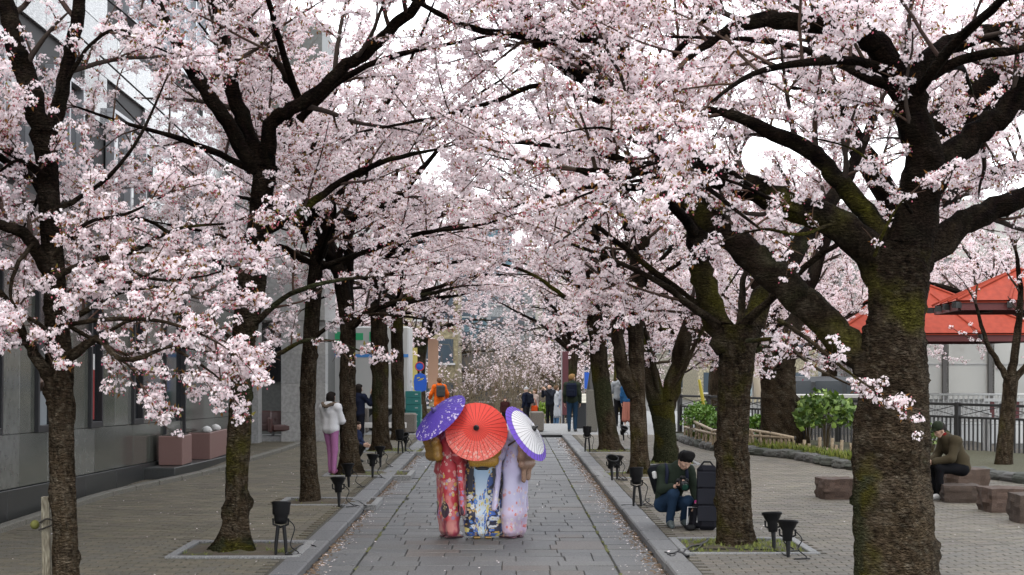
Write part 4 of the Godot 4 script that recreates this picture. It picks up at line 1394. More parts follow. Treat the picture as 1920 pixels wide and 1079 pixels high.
func far_things() -> void:
	var hm := MB.new()
	var n := 60
	for k in n:                                                       # wooded hills
		for j in 4:
			var q := []
			for e in [[0, 0], [1, 0], [1, 1], [0, 1]]:
				var x := lerpf(-700, 700, float(k + e[0]) / n)
				var f := float(j + e[1]) / 4
				var top := 62.0 + 30.0 * noise.get_noise_2d(x * 0.05, 3.0) + 16 * sin(x * 0.008)
				q.append(Vector3(x, -1.0 + top * sin(f * PI / 2), -620 - 160 * f))
			hm.quad(q[0], q[1], q[2], q[3], Color.WHITE)
	part("slope", hm, textured("hill", lin(0.10, 0.13, 0.13), 1.0, stone_tex(), Vector3.ONE * 0.01, 0), structure("hills", "low wooded hills beyond the town"))
	house("teal glass office block showing through the blossom above the street's end", "building", 870, 130, 9, 15.5, 8, lin(0.16, 0.27, 0.33), 5, 5)
	house("pale grey apartment block behind the trees right of the street's end", "building", 1010, 120, 9, 9.5, 8, lin(0.42, 0.44, 0.46), 4, 5)
	house("old wooden house with a dark pitched roof beyond the bare shrubs", "house", 880, 76, 6, 2.3, 5, lin(0.17, 0.13, 0.10), 1, 4, 1)
	house("low brown shop building with wide windows, far right of the shrubs", "shop", 1030, 96, 7, 3.2, 6, lin(0.22, 0.18, 0.15), 1, 5, 1)
	house("ochre shop front with tall narrow bays left of the street's end", "shop", 790, 68, 3.6, 6.4, 6, lin(0.34, 0.29, 0.17), 3, 3)
	house("salmon coloured narrow house between the ochre shop and the bare shrubs", "house", 826, 72, 1.8, 4.5, 6, lin(0.40, 0.27, 0.21), 2, 2)
	house("white apartment block far behind the left tree row", "building", 640, 90, 12, 14, 8, lin(0.55, 0.55, 0.54), 5, 6)
	house("tall pale block behind the red roofs at the right edge", "building", 1840, 90, 9.5, 9.8, 8, lin(0.5, 0.5, 0.49), 4, 6)
	house("cream block behind the leaning right-hand tree", "building", 1150, 110, 12, 11, 8, lin(0.5, 0.47, 0.4), 4, 6)
	house("yellowish block behind the forked trees on the right", "building", 1500, 95, 14, 12.5, 8, lin(0.45, 0.40, 0.28), 5, 7)
	# white box truck parked across the left end
	var t := thing("box_truck", "parked grey-white box truck with blue stripes and green lettering blocks, behind the left trees", "truck", Vector3(-4.95, FOOT, -44.5))
	var body_m := mat("truck_white", lin(0.50, 0.50, 0.48), 0.45)
	var m := MB.new()
	m.box(Vector3(0, 2.0, 0), Vector3(3.9, 2.6, 2.0), Basis(), Color.WHITE, 0.04); part("cargo_box", m, body_m, t)
	m = MB.new(); m.box(Vector3(-2.5, 1.35, 0), Vector3(1.05, 1.7, 1.85), Basis(), Color.WHITE, 0.12); part("cab", m, body_m, t)
	m = MB.new(); m.box(Vector3(-2.55, 1.75, 0.93), Vector3(0.7, 0.55, 0.03), Basis(), Color.WHITE, 0.01); part("cab_window", m, mat("dark_glass", Color.BLACK), t)
	m = MB.new(); m.box(Vector3(-0.3, 0.62, 0), Vector3(5.0, 0.14, 1.4)); part("chassis", m, mat("black_steel", lin(0.02, 0.02, 0.02), 0.6), t)
	m = MB.new(); m.box(Vector3(0, 2.38, 1.006), Vector3(3.9, 0.10, 0.008)); part("blue_stripe", m, mat("truck_blue", lin(0.06, 0.25, 0.62), 0.5), t)
	for k in 5:
		m = MB.new(); m.box(Vector3(-1.3 + k * 0.55, 2.98, 1.006), Vector3(0.36, 0.22 if k % 2 else 0.30, 0.008)); part("green_mark", m, mat("truck_green", lin(0.03, 0.40, 0.16), 0.5), t)
	m = MB.new(); m.box(Vector3(0, 0.78, 1.01), Vector3(3.9, 0.09, 0.05)); part("side_rail", m, mat("paper", lin(0.75, 0.74, 0.72), 0.8), t)
	m = MB.new(); m.box(Vector3(-0.8, 1.95, 1.008), Vector3(0.75, 0.03, 0.012)); part("vent", m, mat("black_steel", Color.BLACK), t)
	for x: float in [-2.3, 0.9, 1.5]:
		m = MB.new()
		m.lathe([Vector2(0.05, -0.12), Vector2(0.3, -0.12), Vector2(0.36, -0.08), Vector2(0.36, 0.08), Vector2(0.3, 0.12), Vector2(0.05, 0.12)], 20, Transform3D(Basis.from_euler(Vector3(PI / 2, 0, 0)), Vector3(x, 0.36, 0.8)))
		var wh := part("wheel", m, mat("rubber", lin(0.02, 0.02, 0.02), 0.8), t)
		m = MB.new()
		m.lathe([Vector2(0.0, 0.13), Vector2(0.1, 0.135), Vector2(0.2, 0.125), Vector2(0.22, 0.10)], 16, Transform3D(Basis.from_euler(Vector3(PI / 2, 0, 0)), Vector3(x, 0.36, 0.8)))
		part("rim", m, mat("steel", lin(0.5, 0.5, 0.5), 0.4, 0.8), wh)
	# white barrier low in front of the truck
	t = thing("barrier", "low white barrier board in front of the truck", "barrier", Vector3(-4.7, FOOT, -41.2))
	m = MB.new(); m.box(Vector3(0, 0.3, 0), Vector3(3.6, 0.16, 0.04), Basis(), Color.WHITE, 0.01); part("board", m, mat("paper", Color.WHITE), t)
	for k in 4:
		m = MB.new(); m.box(Vector3(-1.6 + k * 1.07, 0.12, -0.04), Vector3(0.06, 0.24, 0.05)); part("post", m, mat("steel", Color.WHITE), t)


func far_trees() -> void:
	# cherries past the landing and along the canal; each with its own place and habit
	for e in [["cherry tree arching over the landing, left of the wooden house", 790, 0, 54.0, -0.3, 3.4, 0.22, 7, 4.0, 0.9, 0.6],
			["cherry tree on the landing with a low curved branch reaching left towards the street's end", 1074, 0, 56.0, -0.4, 3.4, 0.24, 7, 4.0, 0.9, 0.6],
			["cherry tree behind the green-coated man, far right of the landing", 1165, 0, 62.0, -0.4, 3.8, 0.25, 8, 4.6, 0.8, 0.6],
			["cherry tree in full bloom behind the truck", 610, 0, 54.0, -0.3, 3.8, 0.25, 9, 4.8, 0.55, 0.9],
			["broad cherry tree far beyond the street's end on the left", 770, 0, 74.0, -0.4, 2.6, 0.3, 7, 6.0, 0.5, 0.42],
			["broad cherry tree far beyond the street's end, in its middle", 955, 0, 90.0, -0.4, 2.2, 0.3, 7, 6.0, 0.35, 0.42],
			["broad cherry tree far beyond the street's end on the right", 1130, 0, 80.0, -0.4, 2.6, 0.3, 7, 6.2, 0.5, 0.42],
			["cherry tree by the canal fence behind the green shrubs", 1350, 0, 46.0, 0.1, 2.6, 0.28, 9, 5.0, 0.6, 0.9],
			["cherry tree by the canal fence beside the dark van", 1560, 0, 48.0, 0.1, 2.8, 0.28, 9, 5.2, 0.65, 0.9],
			["cherry tree rising behind the red roofs", 1790, 0, 50.0, 0.1, 3.0, 0.28, 9, 5.2, 0.65, 0.9],
			["cherry tree at the far right beyond the white balustrade", 1960, 0, 40.0, 0.1, 3.2, 0.28, 9, 4.6, 0.7, 0.9]]:
		free_tree(e[0], e[1], e[2], e[3], e[4], e[5], e[6], e[7], e[8], e[9], e[10], "cherry trees beyond the street")
	for e in [["small low cherry tree in flower beside the old wooden house", 868, 66.0, 1.0, 2.6], ["small low cherry tree in flower behind the couple with the orange bag", 985, 72.0, 1.3, 3.0], ["small pale cherry tree behind the sign panel", 1050, 70.0, 1.4, 3.0]]:
		free_tree(e[0], e[1], 0, e[2], -0.42, e[3], 0.12, 7, e[4], 0.7, 0.42, "cherry trees beyond the street")
	# the bare shrubs at the end
	for k in 7:
		var px: float = [880, 915, 950, 985, 1020, 900, 965][k]
		var d: float = [58, 60, 57, 59, 61, 66, 68][k]
		var foot := at(px, HY, d)
		foot.y = -0.42
		var t := thing("bare_shrub", ["leftmost bare brown shrub past the landing", "bare brown shrub above the red parasol", "bare shrub with a green tinge, middle of the thicket", "bare shrub behind the couple with the orange bag", "bare shrub behind the dark-haired photographer", "taller bare shrub at the back left of the thicket", "taller bare shrub at the back right of the thicket"][k], "shrub", foot, 0.0, "bare shrubs past the landing")
		var st := MB.new()
		for i in 20:
			var p := Vector3(rng.randf_range(-0.9, 0.9), 0, rng.randf_range(-0.9, 0.9))
			var dir := Vector3(p.x * 0.7 + rng.randf_range(-0.5, 0.5), 1.2, rng.randf_range(-0.4, 0.4)).normalized()
			twig(st, p, dir, rng.randf_range(1.4, 3.0) * (1.3 if k > 4 else 1.0), 0.02, 0)
		part("stems", st, twig_mat(), t)


func twig(m: MB, p: Vector3, d: Vector3, l: float, r: float, level: int) -> void:
	var pts := [p]
	var rad := [r]
	for i in 4:
		d = (d + rv() * 0.2).normalized()
		p += d * l / 4
		pts.append(p)
		rad.append(lerpf(r, r * 0.3, (i + 1) / 4.0))
		if level < 2: twig(m, p, (d + rv() * 0.8).normalized(), l * 0.4, r * 0.5, level + 1)
	m.tube(pts, rad, 3, Color(0.13, 0.10, 0.078).lerp(Color(0.16, 0.135, 0.085), rng.randf()), false)


# ---------------------------------------------------------------- the right-hand side: garden, fence, red roofs, white pavilion
func rock(size: Vector3, sd: float, rough := 0.10, flat := 0.6) -> MB:
	var b := MB.new()
	var n := 7
	for f in 6:
		for i in n:
			for j in n:
				var q := []
				for e in [[0, 0], [1, 0], [1, 1], [0, 1]]:
					var a: float = -1.0 + 2.0 * (i + e[0]) / n
					var c: float = -1.0 + 2.0 * (j + e[1]) / n
					var s := 1.0 if f % 2 == 0 else -1.0
					var p: Vector3 = [Vector3(s, a, c), Vector3(a, s, c), Vector3(a, c, s)][f / 2]
					p = p.lerp(p.normalized() * 1.25, 1.0 - flat)
					p += p.normalized() * (noise.get_noise_3dv(p * 4.5 + Vector3(sd, sd * 2, 0)) * rough * 2.2 + noise.get_noise_3dv(p * 14.0 + Vector3(sd, 0, 0)) * rough)
					q.append(p * size * 0.5)
				b.face(q, Vector3.ZERO, Color.WHITE.darkened(0.25 * (0.5 + noise.get_noise_3dv(q[0] * 30))))
	return b


func leafy(called: String, label: String, cat: String, foot: Vector3, size: Vector3, leaf: float, n: int, col: Color, col2: Color, group := "") -> void:
	var t := thing(called, label, cat, foot, 0.0, group)
	var st := MB.new()
	for i in 14:
		var d := Vector3(rng.randf_range(-1, 1) * size.x * 0.4, size.y * rng.randf_range(0.5, 0.9), rng.randf_range(-1, 1) * size.z * 0.4)
		st.tube([Vector3(d.x * 0.2, -0.05, d.z * 0.2), d * 0.5 + Vector3(0, 0.02, 0), d], [0.012, 0.008, 0.003], 4, Color(0.09, 0.07, 0.04))
	part("stems", st, twig_mat(), t)
	var lm := MB.new()
	for s: float in [-1.0, 1.0]:
		lm.quad(Vector3.ZERO, Vector3(s * 0.5, 0.1, 0.0) * 0.9 + Vector3(0, 0.35, 0.06), Vector3(0, 1.0, -0.12), Vector3(0, 0.5, 0))
	var gm := mat("leaf", Color.WHITE, 0.55, 0.0, true)
	gm.backlight_enabled = true
	gm.backlight = Color(0.4, 0.45, 0.15)
	gm.cull_mode = BaseMaterial3D.CULL_DISABLED
	var xf := []
	var cols := []
	for i in n:
		var d := rv().normalized()
		if d.y < -0.3: d.y = -d.y
		var p := d * rng.randf_range(0.55, 1.0) * (1.0 + 0.35 * noise.get_noise_3dv(d * 9.0 + foot * 20.0))
		p = Vector3(p.x * size.x, (p.y * 0.5 + 0.45) * size.y, p.z * size.z)
		var b := Basis.from_euler(Vector3(rng.randf_range(-1.2, 1.2), rng.randf() * TAU, rng.randf_range(-1.2, 1.2))).scaled(Vector3(1, 1, 1) * leaf * rng.randf_range(0.6, 1.3))
		xf.append(Transform3D(b, p))
		cols.append(col.lerp(col2, rng.randf()))
	stuff("leaves", lm.mesh(gm), xf, cols, t)


func canopy(label: String, c: Vector3, w: float, eave: float, apex: float, turn: float, off := Vector3.ZERO) -> void:
	var t := thing("red_canopy", label, "canopy", Vector3(c.x, FOOT, c.z), turn, "red pyramid canopies")
	var red := textured("red_roof", Color(0.25, 0.042, 0.024).linear_to_srgb(), 0.6, fine_tex(), Vector3(0.5, 0.25, 0.5))
	red.metallic_specular = 0.15
	var h := w / 2
	var dark := mat("dark_red", lin(0.10, 0.012, 0.012), 0.6)
	for k in 4:
		var m := MB.new()
		var b := Basis.from_euler(Vector3(0, k * PI / 2, 0))
		m.tri(b * Vector3(-h, eave, h), b * Vector3(h, eave, h), Vector3(0, apex, 0))
		m.tri(b * Vector3(h, eave - 0.05, h), b * Vector3(-h, eave - 0.05, h), Vector3(0, apex - 0.06, 0))
		part("roof_panel", m, red, t)
		m = MB.new()
		m.box(b * Vector3(0, eave - 0.13, h - 0.06), Vector3(w - 0.16, 0.16, 0.06) if k % 2 == 0 else Vector3(0.06, 0.16, w - 0.16))
		part("fascia", m, dark, t)
		for e in 3:                                                   # standing seams and the dark rafters that stick out under them
			m = MB.new()
			var q := b * Vector3(lerpf(-h, h, (e + 0.0) / 2.0 if e < 1 else (0.34 if e == 1 else 0.66)), eave + 0.015, h)
			var top := Vector3(0, apex + 0.015, 0) if e == 0 else Vector3(0, apex, 0).lerp(q, 0.28)
			m.tube([q, top], [0.035, 0.035], 5)
			part("seam", m, red, t)
			m = MB.new()
			var dirn := (q - Vector3(0, q.y, 0)).normalized()
			m.box(Vector3(q.x, eave - 0.10, q.z) - dirn * 0.2, Vector3(0.10, 0.13, 0.62), Basis.looking_at(dirn, Vector3.UP))
			part("rafter_end", m, mat("black_steel", lin(0.02, 0.02, 0.02), 0.6), t)
	var p := MB.new()
	p.tube([off, Vector3(0, (apex if off == Vector3.ZERO else eave) - 0.1, 0) + off], [0.06, 0.05], 10)
	part("post", p, mat("black_steel", Color.BLACK), t)


func right_side() -> void:
	# --- black iron fence along the canal
	var a := Vector3(11.6, FOOT, -29.4)
	var b := Vector3(5.0, FOOT, -39.4)
	var t := thing("iron_fence", "black iron fence with close uprights and a cross-braced top along the canal", "fence", a)
	var iron := mat("black_iron", lin(0.022, 0.021, 0.021), 0.55)
	var d := (b - a)
	var len := d.length()
	d = d.normalized()
	var ang := atan2(-d.z, d.x)
	var rot := Basis.from_euler(Vector3(0, ang, 0))
	for e in [[1.22, 0.06], [0.93, 0.05], [0.10, 0.05]]:
		var m := MB.new()
		m.box(d * len / 2 + Vector3(0, e[0], 0), Vector3(len, e[1], 0.05), rot, Color.WHITE, 0.006)
		part("rail", m, iron, t)
	var n := int(len / 1.15)
	var post := MB.new(); post.box(Vector3(0, 0.62, 0), Vector3(0.11, 1.3, 0.11), Basis(), Color.WHITE, 0.01)
	var pmesh := post.mesh(iron)
	var bal := MB.new(); bal.box(Vector3(0, 0.51, 0), Vector3(0.03, 0.84, 0.03))
	var bmesh := bal.mesh(iron)
	for i in n + 1:
		part("post", pmesh, null, t, Transform3D(rot, d * len * i / n))
		if i == n: break
		for k in 10:
			part("baluster", bmesh, null, t, Transform3D(rot, d * len * (i + (k + 0.7) / 10.4) / n))
		for s in 2:
			var m := MB.new()
			var p0 := d * (len * i / n + 0.05)
			var p1 := d * (len * (i + 1) / n - 0.05)
			m.tube([p0 + Vector3(0, 0.96 if s else 1.19, 0), p1 + Vector3(0, 1.19 if s else 0.96, 0)], [0.009, 0.009], 4)
			part("cross_brace", m, iron, t)
	# --- raised bed: boulders, earth, bamboo edging, shrubs
	var line := [on_ground(1268, 822), on_ground(1300, 834), on_ground(1345, 846), on_ground(1400, 852), on_ground(1500, 862), on_ground(1600, 882), on_ground(1700, 890), on_ground(1800, 892), on_ground(1925, 906), on_ground(2010, 920)]
	t = thing("boulder_edging", "edging of rounded dark grey boulders round the garden bed", "stone edging", line[4])
	var rm := stones("boulder", [lin(0.13, 0.13, 0.115), lin(0.17, 0.165, 0.155), lin(0.10, 0.108, 0.085)], 0.9, 0.8, 2.0)
	for m in rm: m.vertex_color_use_as_albedo = true
	for i in line.size() - 1:
		var p: Vector3 = line[i]
		var q: Vector3 = line[i + 1]
		var x := 0.0
		while x < p.distance_to(q) - 0.15:
			var w := rng.randf_range(0.32, 0.62)
			var o := rock(Vector3(w * 1.08, rng.randf_range(0.17, 0.27), 0.40), rng.randf() * 90, 0.10, 0.35)
			part("stone", o, rm[rng.randi() % 3], t, Transform3D(Basis.from_euler(Vector3(0, atan2(-(q - p).z, (q - p).x) + rng.randf_range(-0.2, 0.2), 0)), p.lerp(q, (x + w / 2) / p.distance_to(q)) + Vector3(0, 0.06, -0.2) - t.position))
			x += w
	var soil := MB.new()
	for i in line.size() - 1:
		var p: Vector3 = line[i] + Vector3(0, 0.14, -0.25)
		var q: Vector3 = line[i + 1] + Vector3(0, 0.14, -0.25)
		var fp := a + d * clampf((p - a).dot(d), -2.0, len + 1.5) + Vector3(0, 0.2, 0)
		var fq := a + d * clampf((q - a).dot(d), -2.0, len + 1.5) + Vector3(0, 0.2, 0)
		for k in 4:
			soil.quad(q.lerp(fq, k / 4.0), q.lerp(fq, (k + 1) / 4.0), p.lerp(fp, (k + 1) / 4.0), p.lerp(fp, k / 4.0), Color(0.09, 0.085, 0.045))
	part("earth", soil, textured("soil", Color.WHITE, 1.0, stone_tex(), Vector3.ONE * 4.0, 1.2, true), structure("garden_ground", "earth of the garden bed"))
	# bamboo edging
	var bam := textured("bamboo", lin(0.60, 0.50, 0.36), 0.6, noise_tex(0.03, Color(0.6, 0.55, 0.5), Color(1, 1, 1), 44, 3), Vector3(4, 0.5, 4), 0.0)
	var runs := [[[1284, 783, 37.5], [1312, 796, 35.5], [1338, 808, 34.0], [1348, 808, 33.6]], [[1400, 806, 33.2], [1445, 813, 32.6], [1491, 822, 32.0]]]
	for r in 2:
		var pts := []
		for e in runs[r]: pts.append(at(e[0], e[1], e[2]))
		t = thing("bamboo_fence", ["curved low bamboo fence left of the low-forking tree, round a green shrub", "straight low bamboo fence right of the low-forking tree"][r], "bamboo fence", Vector3(pts[0].x, 0.2, pts[0].z))
		for rail in 2:
			var m := MB.new()
			var q := []
			for e in pts: q.append(e - t.position - Vector3(0, 0.0 if rail == 0 else (e.y - 0.42 - FOOT), 0))
			m.tube(q, [0.035, 0.04, 0.036, 0.04].slice(0, q.size()), 8)
			part("rail", m, bam, t)
			for k in q.size():
				m = MB.new()
				m.tube([q[k] - Vector3(0.02, 0, 0.0), q[k] + Vector3(0.02, 0, 0)], [0.045, 0.045], 8)
				part("binding", m, mat("black_twine", lin(0.03, 0.025, 0.02), 0.9), t)
		for k in 13:
			var f := float(k) / 12 * (pts.size() - 1)
			var i := mini(int(f), pts.size() - 2)
			var top: Vector3 = (pts[i] as Vector3).lerp(pts[i + 1], f - i) - t.position
			var m := MB.new()
			m.tube([Vector3(top.x, -0.05, top.z - 0.03), Vector3(top.x + rng.randf_range(-0.05, 0.05), top.y + rng.randf_range(-0.02, 0.02), top.z - 0.02)], [0.034, 0.03], 8)
			part("cane", m, bam, t)
	t = thing("bamboo_stakes", "row of short upright bamboo stakes in uneven groups beside the straight bamboo fence", "bamboo fence", Vector3(at(1500, 800, 31.5).x, 0.2, -31.5))
	for e in [1500, 1507, 1517, 1530, 1537, 1553, 1560, 1568, 1577, 1598, 1605]:
		var p := at(e, 820 + rng.randf() * 22, 31.6 - (e - 1500) * 0.01) - t.position
		var m := MB.new()
		m.tube([Vector3(p.x, -0.05, p.z), Vector3(p.x + rng.randf_range(-0.03, 0.03), p.y, p.z)], [0.04, 0.04], 8)
		part("cane", m, bam, t)
	leafy("shrub", "round bright green shrub inside the curved bamboo fence", "shrub", Vector3(at(1314, 0, 36.5).x, 0.25, -36.5), Vector3(0.5, 1.0, 0.5), 0.07, 1500, Color(0.07, 0.16, 0.018), Color(0.14, 0.25, 0.03), "clipped shrubs in the garden bed")
	leafy("shrub", "small green shrub touching the low-forking tree's left side", "shrub", Vector3(at(1352, 0, 35.0).x, 0.25, -35), Vector3(0.4, 0.8, 0.4), 0.07, 800, Color(0.06, 0.14, 0.018), Color(0.12, 0.22, 0.03), "clipped shrubs in the garden bed")
	leafy("shrub", "low bright green shrub between the low-forking tree and the thick garden tree", "shrub", Vector3(at(1424, 0, 34.6).x, 0.25, -34.6), Vector3(0.42, 0.72, 0.4), 0.07, 1000, Color(0.07, 0.17, 0.018), Color(0.16, 0.28, 0.035), "clipped shrubs in the garden bed")
	leafy("broadleaf_plant", "tall loose plant with big mixed green leaves beside the massive trunk", "plant", Vector3(at(1548, 0, 32.6).x, 0.25, -32.6), Vector3(0.75, 1.35, 0.5), 0.15, 620, Color(0.05, 0.10, 0.03), Color(0.16, 0.24, 0.04), "leafy plants in the garden bed")
	leafy("broadleaf_plant", "yellow-green loose plant behind the short bamboo stakes", "plant", Vector3(at(1515, 0, 33.4).x, 0.25, -33.4), Vector3(0.45, 1.2, 0.4), 0.11, 300, Color(0.10, 0.16, 0.03), Color(0.22, 0.28, 0.06), "leafy plants in the garden bed")
	leafy("broadleaf_plant", "low leafy plant behind the seated man's knees", "plant", Vector3(at(1748, 0, 30.6).x, 0.25, -30.6), Vector3(0.4, 0.6, 0.3), 0.09, 260, Color(0.07, 0.13, 0.03), Color(0.15, 0.2, 0.05), "leafy plants in the garden bed")
	var blade := MB.new()
	for s: float in [-1.0, 1.0]:
		blade.quad(Vector3(s * 0.2, 0, 0), Vector3(s * 0.22, 0.5, 0.1), Vector3(s * 0.5, 1.0, 0.3), Vector3(s * 0.05, 0.5, 0.1))
	var xf := []
	var cols := []
	for i in 1500:
		var f := rng.randf() * 5.0
		var k := int(f)
		var p: Vector3 = (line[k + 1] as Vector3).lerp(line[mini(k + 2, line.size() - 1)], f - k) + Vector3(0, 0.13, -0.35 - rng.randf() * 1.3)
		xf.append(Transform3D(Basis.from_euler(Vector3(0, rng.randf() * TAU, 0)).scaled(Vector3(0.12, rng.randf_range(0.08, 0.24), 0.12)), p))
		cols.append(Color(0.13, 0.19, 0.03).lerp(Color(0.24, 0.24, 0.05), rng.randf()))
	var gg := stuff("grass", blade.mesh(mat("leaf", Color.WHITE)), xf, cols, self)
	gg.set_meta("label", "green ground cover growing behind the boulder edging")
	gg.set_meta("category", "ground cover")
	# --- the thick old tree in the bed and the small dark one by the fence
	var T := cherry("thick old cherry tree behind the straight bamboo fence", Vector3(at(1465, 0, 33.6).x, 0.2, -33.6), "cherry trees in the garden bed")
	T.moss = 0.3
	trunk(T, 33.6, [[1466, 845, 0, 92], [1464, 790, 0, 74], [1460, 730, 0, 68], [1458, 690, 0, 70]])
	limb(T, "limb", 33.6, [[1462, 700, 0, 52], [1475, 650, 0, 44], [1500, 590, 0.4, 34], [1530, 500, 0.8, 24], [1570, 400, 1.2, 12]], 0.9, 0.4, 1.9)
	limb(T, "limb", 33.6, [[1452, 705, 0, 40], [1430, 640, 0, 34], [1425, 560, 0.4, 26], [1400, 450, 0.8, 14]], 0.9, 0.4, 1.9)
	more_limbs(T, 5, 4.2, 0.7, 0.08, 0.3, TAU, 0.2)
	finish(T)
	T = cherry("small dark three-forked tree in front of the iron fence at the right edge", on_ground(1884, 886) + Vector3(0, 0.15, 0), "cherry trees in the garden bed")
	T.moss = 0.25
	T.density = 0.6
	var zt := depth_of(886)
	trunk(T, zt, [[1882, 888, 0, 30], [1886, 820, 0, 30], [1892, 760, 0, 28], [1897, 705, 0, 28]])
	limb(T, "limb", zt, [[1893, 715, 0, 14], [1872, 680, 0, 11], [1850, 640, 0, 9], [1830, 570, 0, 5]], 0.5, 0.5, 0.9)
	limb(T, "limb", zt, [[1898, 710, 0, 18], [1905, 650, 0, 15], [1915, 560, 0, 11], [1905, 470, 0, 6]], 0.6, 0.5, 0.9)
	limb(T, "limb", zt, [[1899, 715, 0, 14], [1930, 680, 0, 12], [1970, 620, 0, 8]], 0.5, 0.5, 0.9)
	finish(T)
	# --- red pyramid canopies and the white pavilion behind them
	canopy("red pyramid canopy whose eaves run behind the massive trunk", at(1713, 700, 37.0), 5.4, 2.90, 4.37, 0.0)
	canopy("higher red pyramid canopy cut off by the right edge", Vector3(11.5, 0, -31.0), 3.2, 3.50, 4.26, -0.14, Vector3(1.45, 0, -1.3))
	t = thing("white_pavilion", "white pavilion with tall blinds-covered panes behind the white balustrade", "building", Vector3(16.6, 0, -47.0))
	var m := MB.new()
	m.box(Vector3(0, 3.9, -2.6), Vector3(9.6, 7.8, 5.0), Basis(), Color.WHITE, 0.03)
	part("wall", m, textured("pavilion_wall", lin(0.52, 0.52, 0.50), 0.7, stone_tex(), Vector3.ONE * 0.4), t)
	for row in 3:
		for k in 6:
			var win := Node3D.new()
			win.name = "window"
			win.position = Vector3(-3.95 + k * 1.55, 1.95 + row * 2.4, 0)
			t.add_child(win, true)
			m = MB.new(); m.box(Vector3(0, 0, -0.03), Vector3(1.32, 1.9, 0.03)); part("pane", m, mat("blind_glass", lin(0.46, 0.46, 0.43), 0.12), win)
			m = MB.new(); m.box(Vector3(0.72, 0, 0.03), Vector3(0.13, 1.96, 0.14)); part("mullion", m, mat("brown_steel", lin(0.09, 0.085, 0.08), 0.5), win)
			m = MB.new(); m.box(Vector3(0, 0.25, 0.0), Vector3(1.3, 0.03, 0.04)); part("transom", m, mat("far_frame", lin(0.45, 0.45, 0.45), 0.6), win)
	t = thing("white_balustrade", "white railing with slim uprights in front of the pavilion", "railing", Vector3(13.4, 0, -38.5))
	var wm := mat("white_paint", lin(0.60, 0.60, 0.58), 0.6)
	for e in [1.36, 0.55]:
		m = MB.new(); m.box(Vector3(0, e, 0), Vector3(6.4, 0.06, 0.07), Basis(), Color.WHITE, 0.01); part("rail", m, wm, t)
	m = MB.new(); m.box(Vector3(0, 0.25, 0), Vector3(6.4, 0.5, 0.2), Basis(), Color.WHITE, 0.01); part("plinth", m, wm, t)
	for k in 46:
		m = MB.new(); m.box(Vector3(-3.15 + k * 0.14, 0.95, 0), Vector3(0.035, 0.78, 0.035)); part("baluster", m, wm, t)
	# a red and white slatted bench at the right edge
	t = thing("bench", "white-framed bench with dark red slats by the right edge", "bench", Vector3(at(1902, 0, 33).x, 0.55, -33.2))
	for k in 4:
		m = MB.new(); m.box(Vector3(-0.45 + k * 0.3, 0.55, 0), Vector3(0.10, 0.42, 0.04)); part("slat", m, mat("dark_red", Color.RED), t)
	m = MB.new(); m.box(Vector3(0, 0.80, 0), Vector3(1.3, 0.07, 0.06)); part("top_rail", m, wm, t)
	m = MB.new(); m.box(Vector3(0, 0.30, 0.2), Vector3(1.3, 0.05, 0.45)); part("seat", m, wm, t)
	for q: float in [-0.6, 0.6]:
		m = MB.new(); m.box(Vector3(q, 0.05, 0.1), Vector3(0.06, 0.9, 0.4)); part("leg", m, wm, t)
	# dark van beyond the canal fence, a white parapet and folded cream parasols
	t = thing("van", "dark van with wide windows parked beyond the garden plants", "van", Vector3(at(1550, 0, 43).x, FOOT, -43.5))
	var vb := mat("van_dark", lin(0.03, 0.032, 0.036), 0.3)
	m = MB.new(); m.box(Vector3(0, 1.35, 0), Vector3(3.0, 0.75, 1.6), Basis(), Color.WHITE, 0.16); part("cabin", m, vb, t)
	m = MB.new(); m.box(Vector3(0, 0.75, 0), Vector3(3.5, 0.65, 1.66), Basis(), Color.WHITE, 0.12); part("body", m, mat("van_grey", lin(0.16, 0.165, 0.17), 0.35), t)
	for k in 3:
		m = MB.new(); m.box(Vector3(-0.95 + k * 0.95, 1.40, 0.806), Vector3(0.82, 0.42, 0.02), Basis(), Color.WHITE, 0.01); part("window", m, mat("van_glass", lin(0.06, 0.07, 0.08), 0.08), t)
	m = MB.new(); m.box(Vector3(1.76, 0.95, 0.7), Vector3(0.05, 0.25, 0.14)); part("tail_light", m, mat("tail_red", lin(0.5, 0.02, 0.02), 0.3), t)
	for x: float in [-1.1, 1.1]:
		m = MB.new()
		m.lathe([Vector2(0.02, -0.1), Vector2(0.3, -0.1), Vector2(0.33, -0.06), Vector2(0.33, 0.06), Vector2(0.3, 0.1), Vector2(0.02, 0.1)], 18, Transform3D(Basis.from_euler(Vector3(PI / 2, 0, 0)), Vector3(x, 0.33, 0.75)))
		part("wheel", m, mat("rubber", lin(0.02, 0.02, 0.02), 0.8), t)
	t = thing("parapet", "long white parapet below the dark van", "wall", Vector3(at(1550, 0, 41).x, FOOT, -41.4))
	m = MB.new(); m.box(Vector3(0, 0.55, 0), Vector3(3.4, 1.1, 0.25)); part("wall", m, textured("parapet_wall", lin(0.3, 0.29, 0.28), 0.8, stone_tex(), Vector3.ONE), t)
	m = MB.new(); m.box(Vector3(0, 1.16, 0), Vector3(3.5, 0.12, 0.42), Basis(), Color.WHITE, 0.015); part("coping", m, mat("white_paint", Color.WHITE), t)
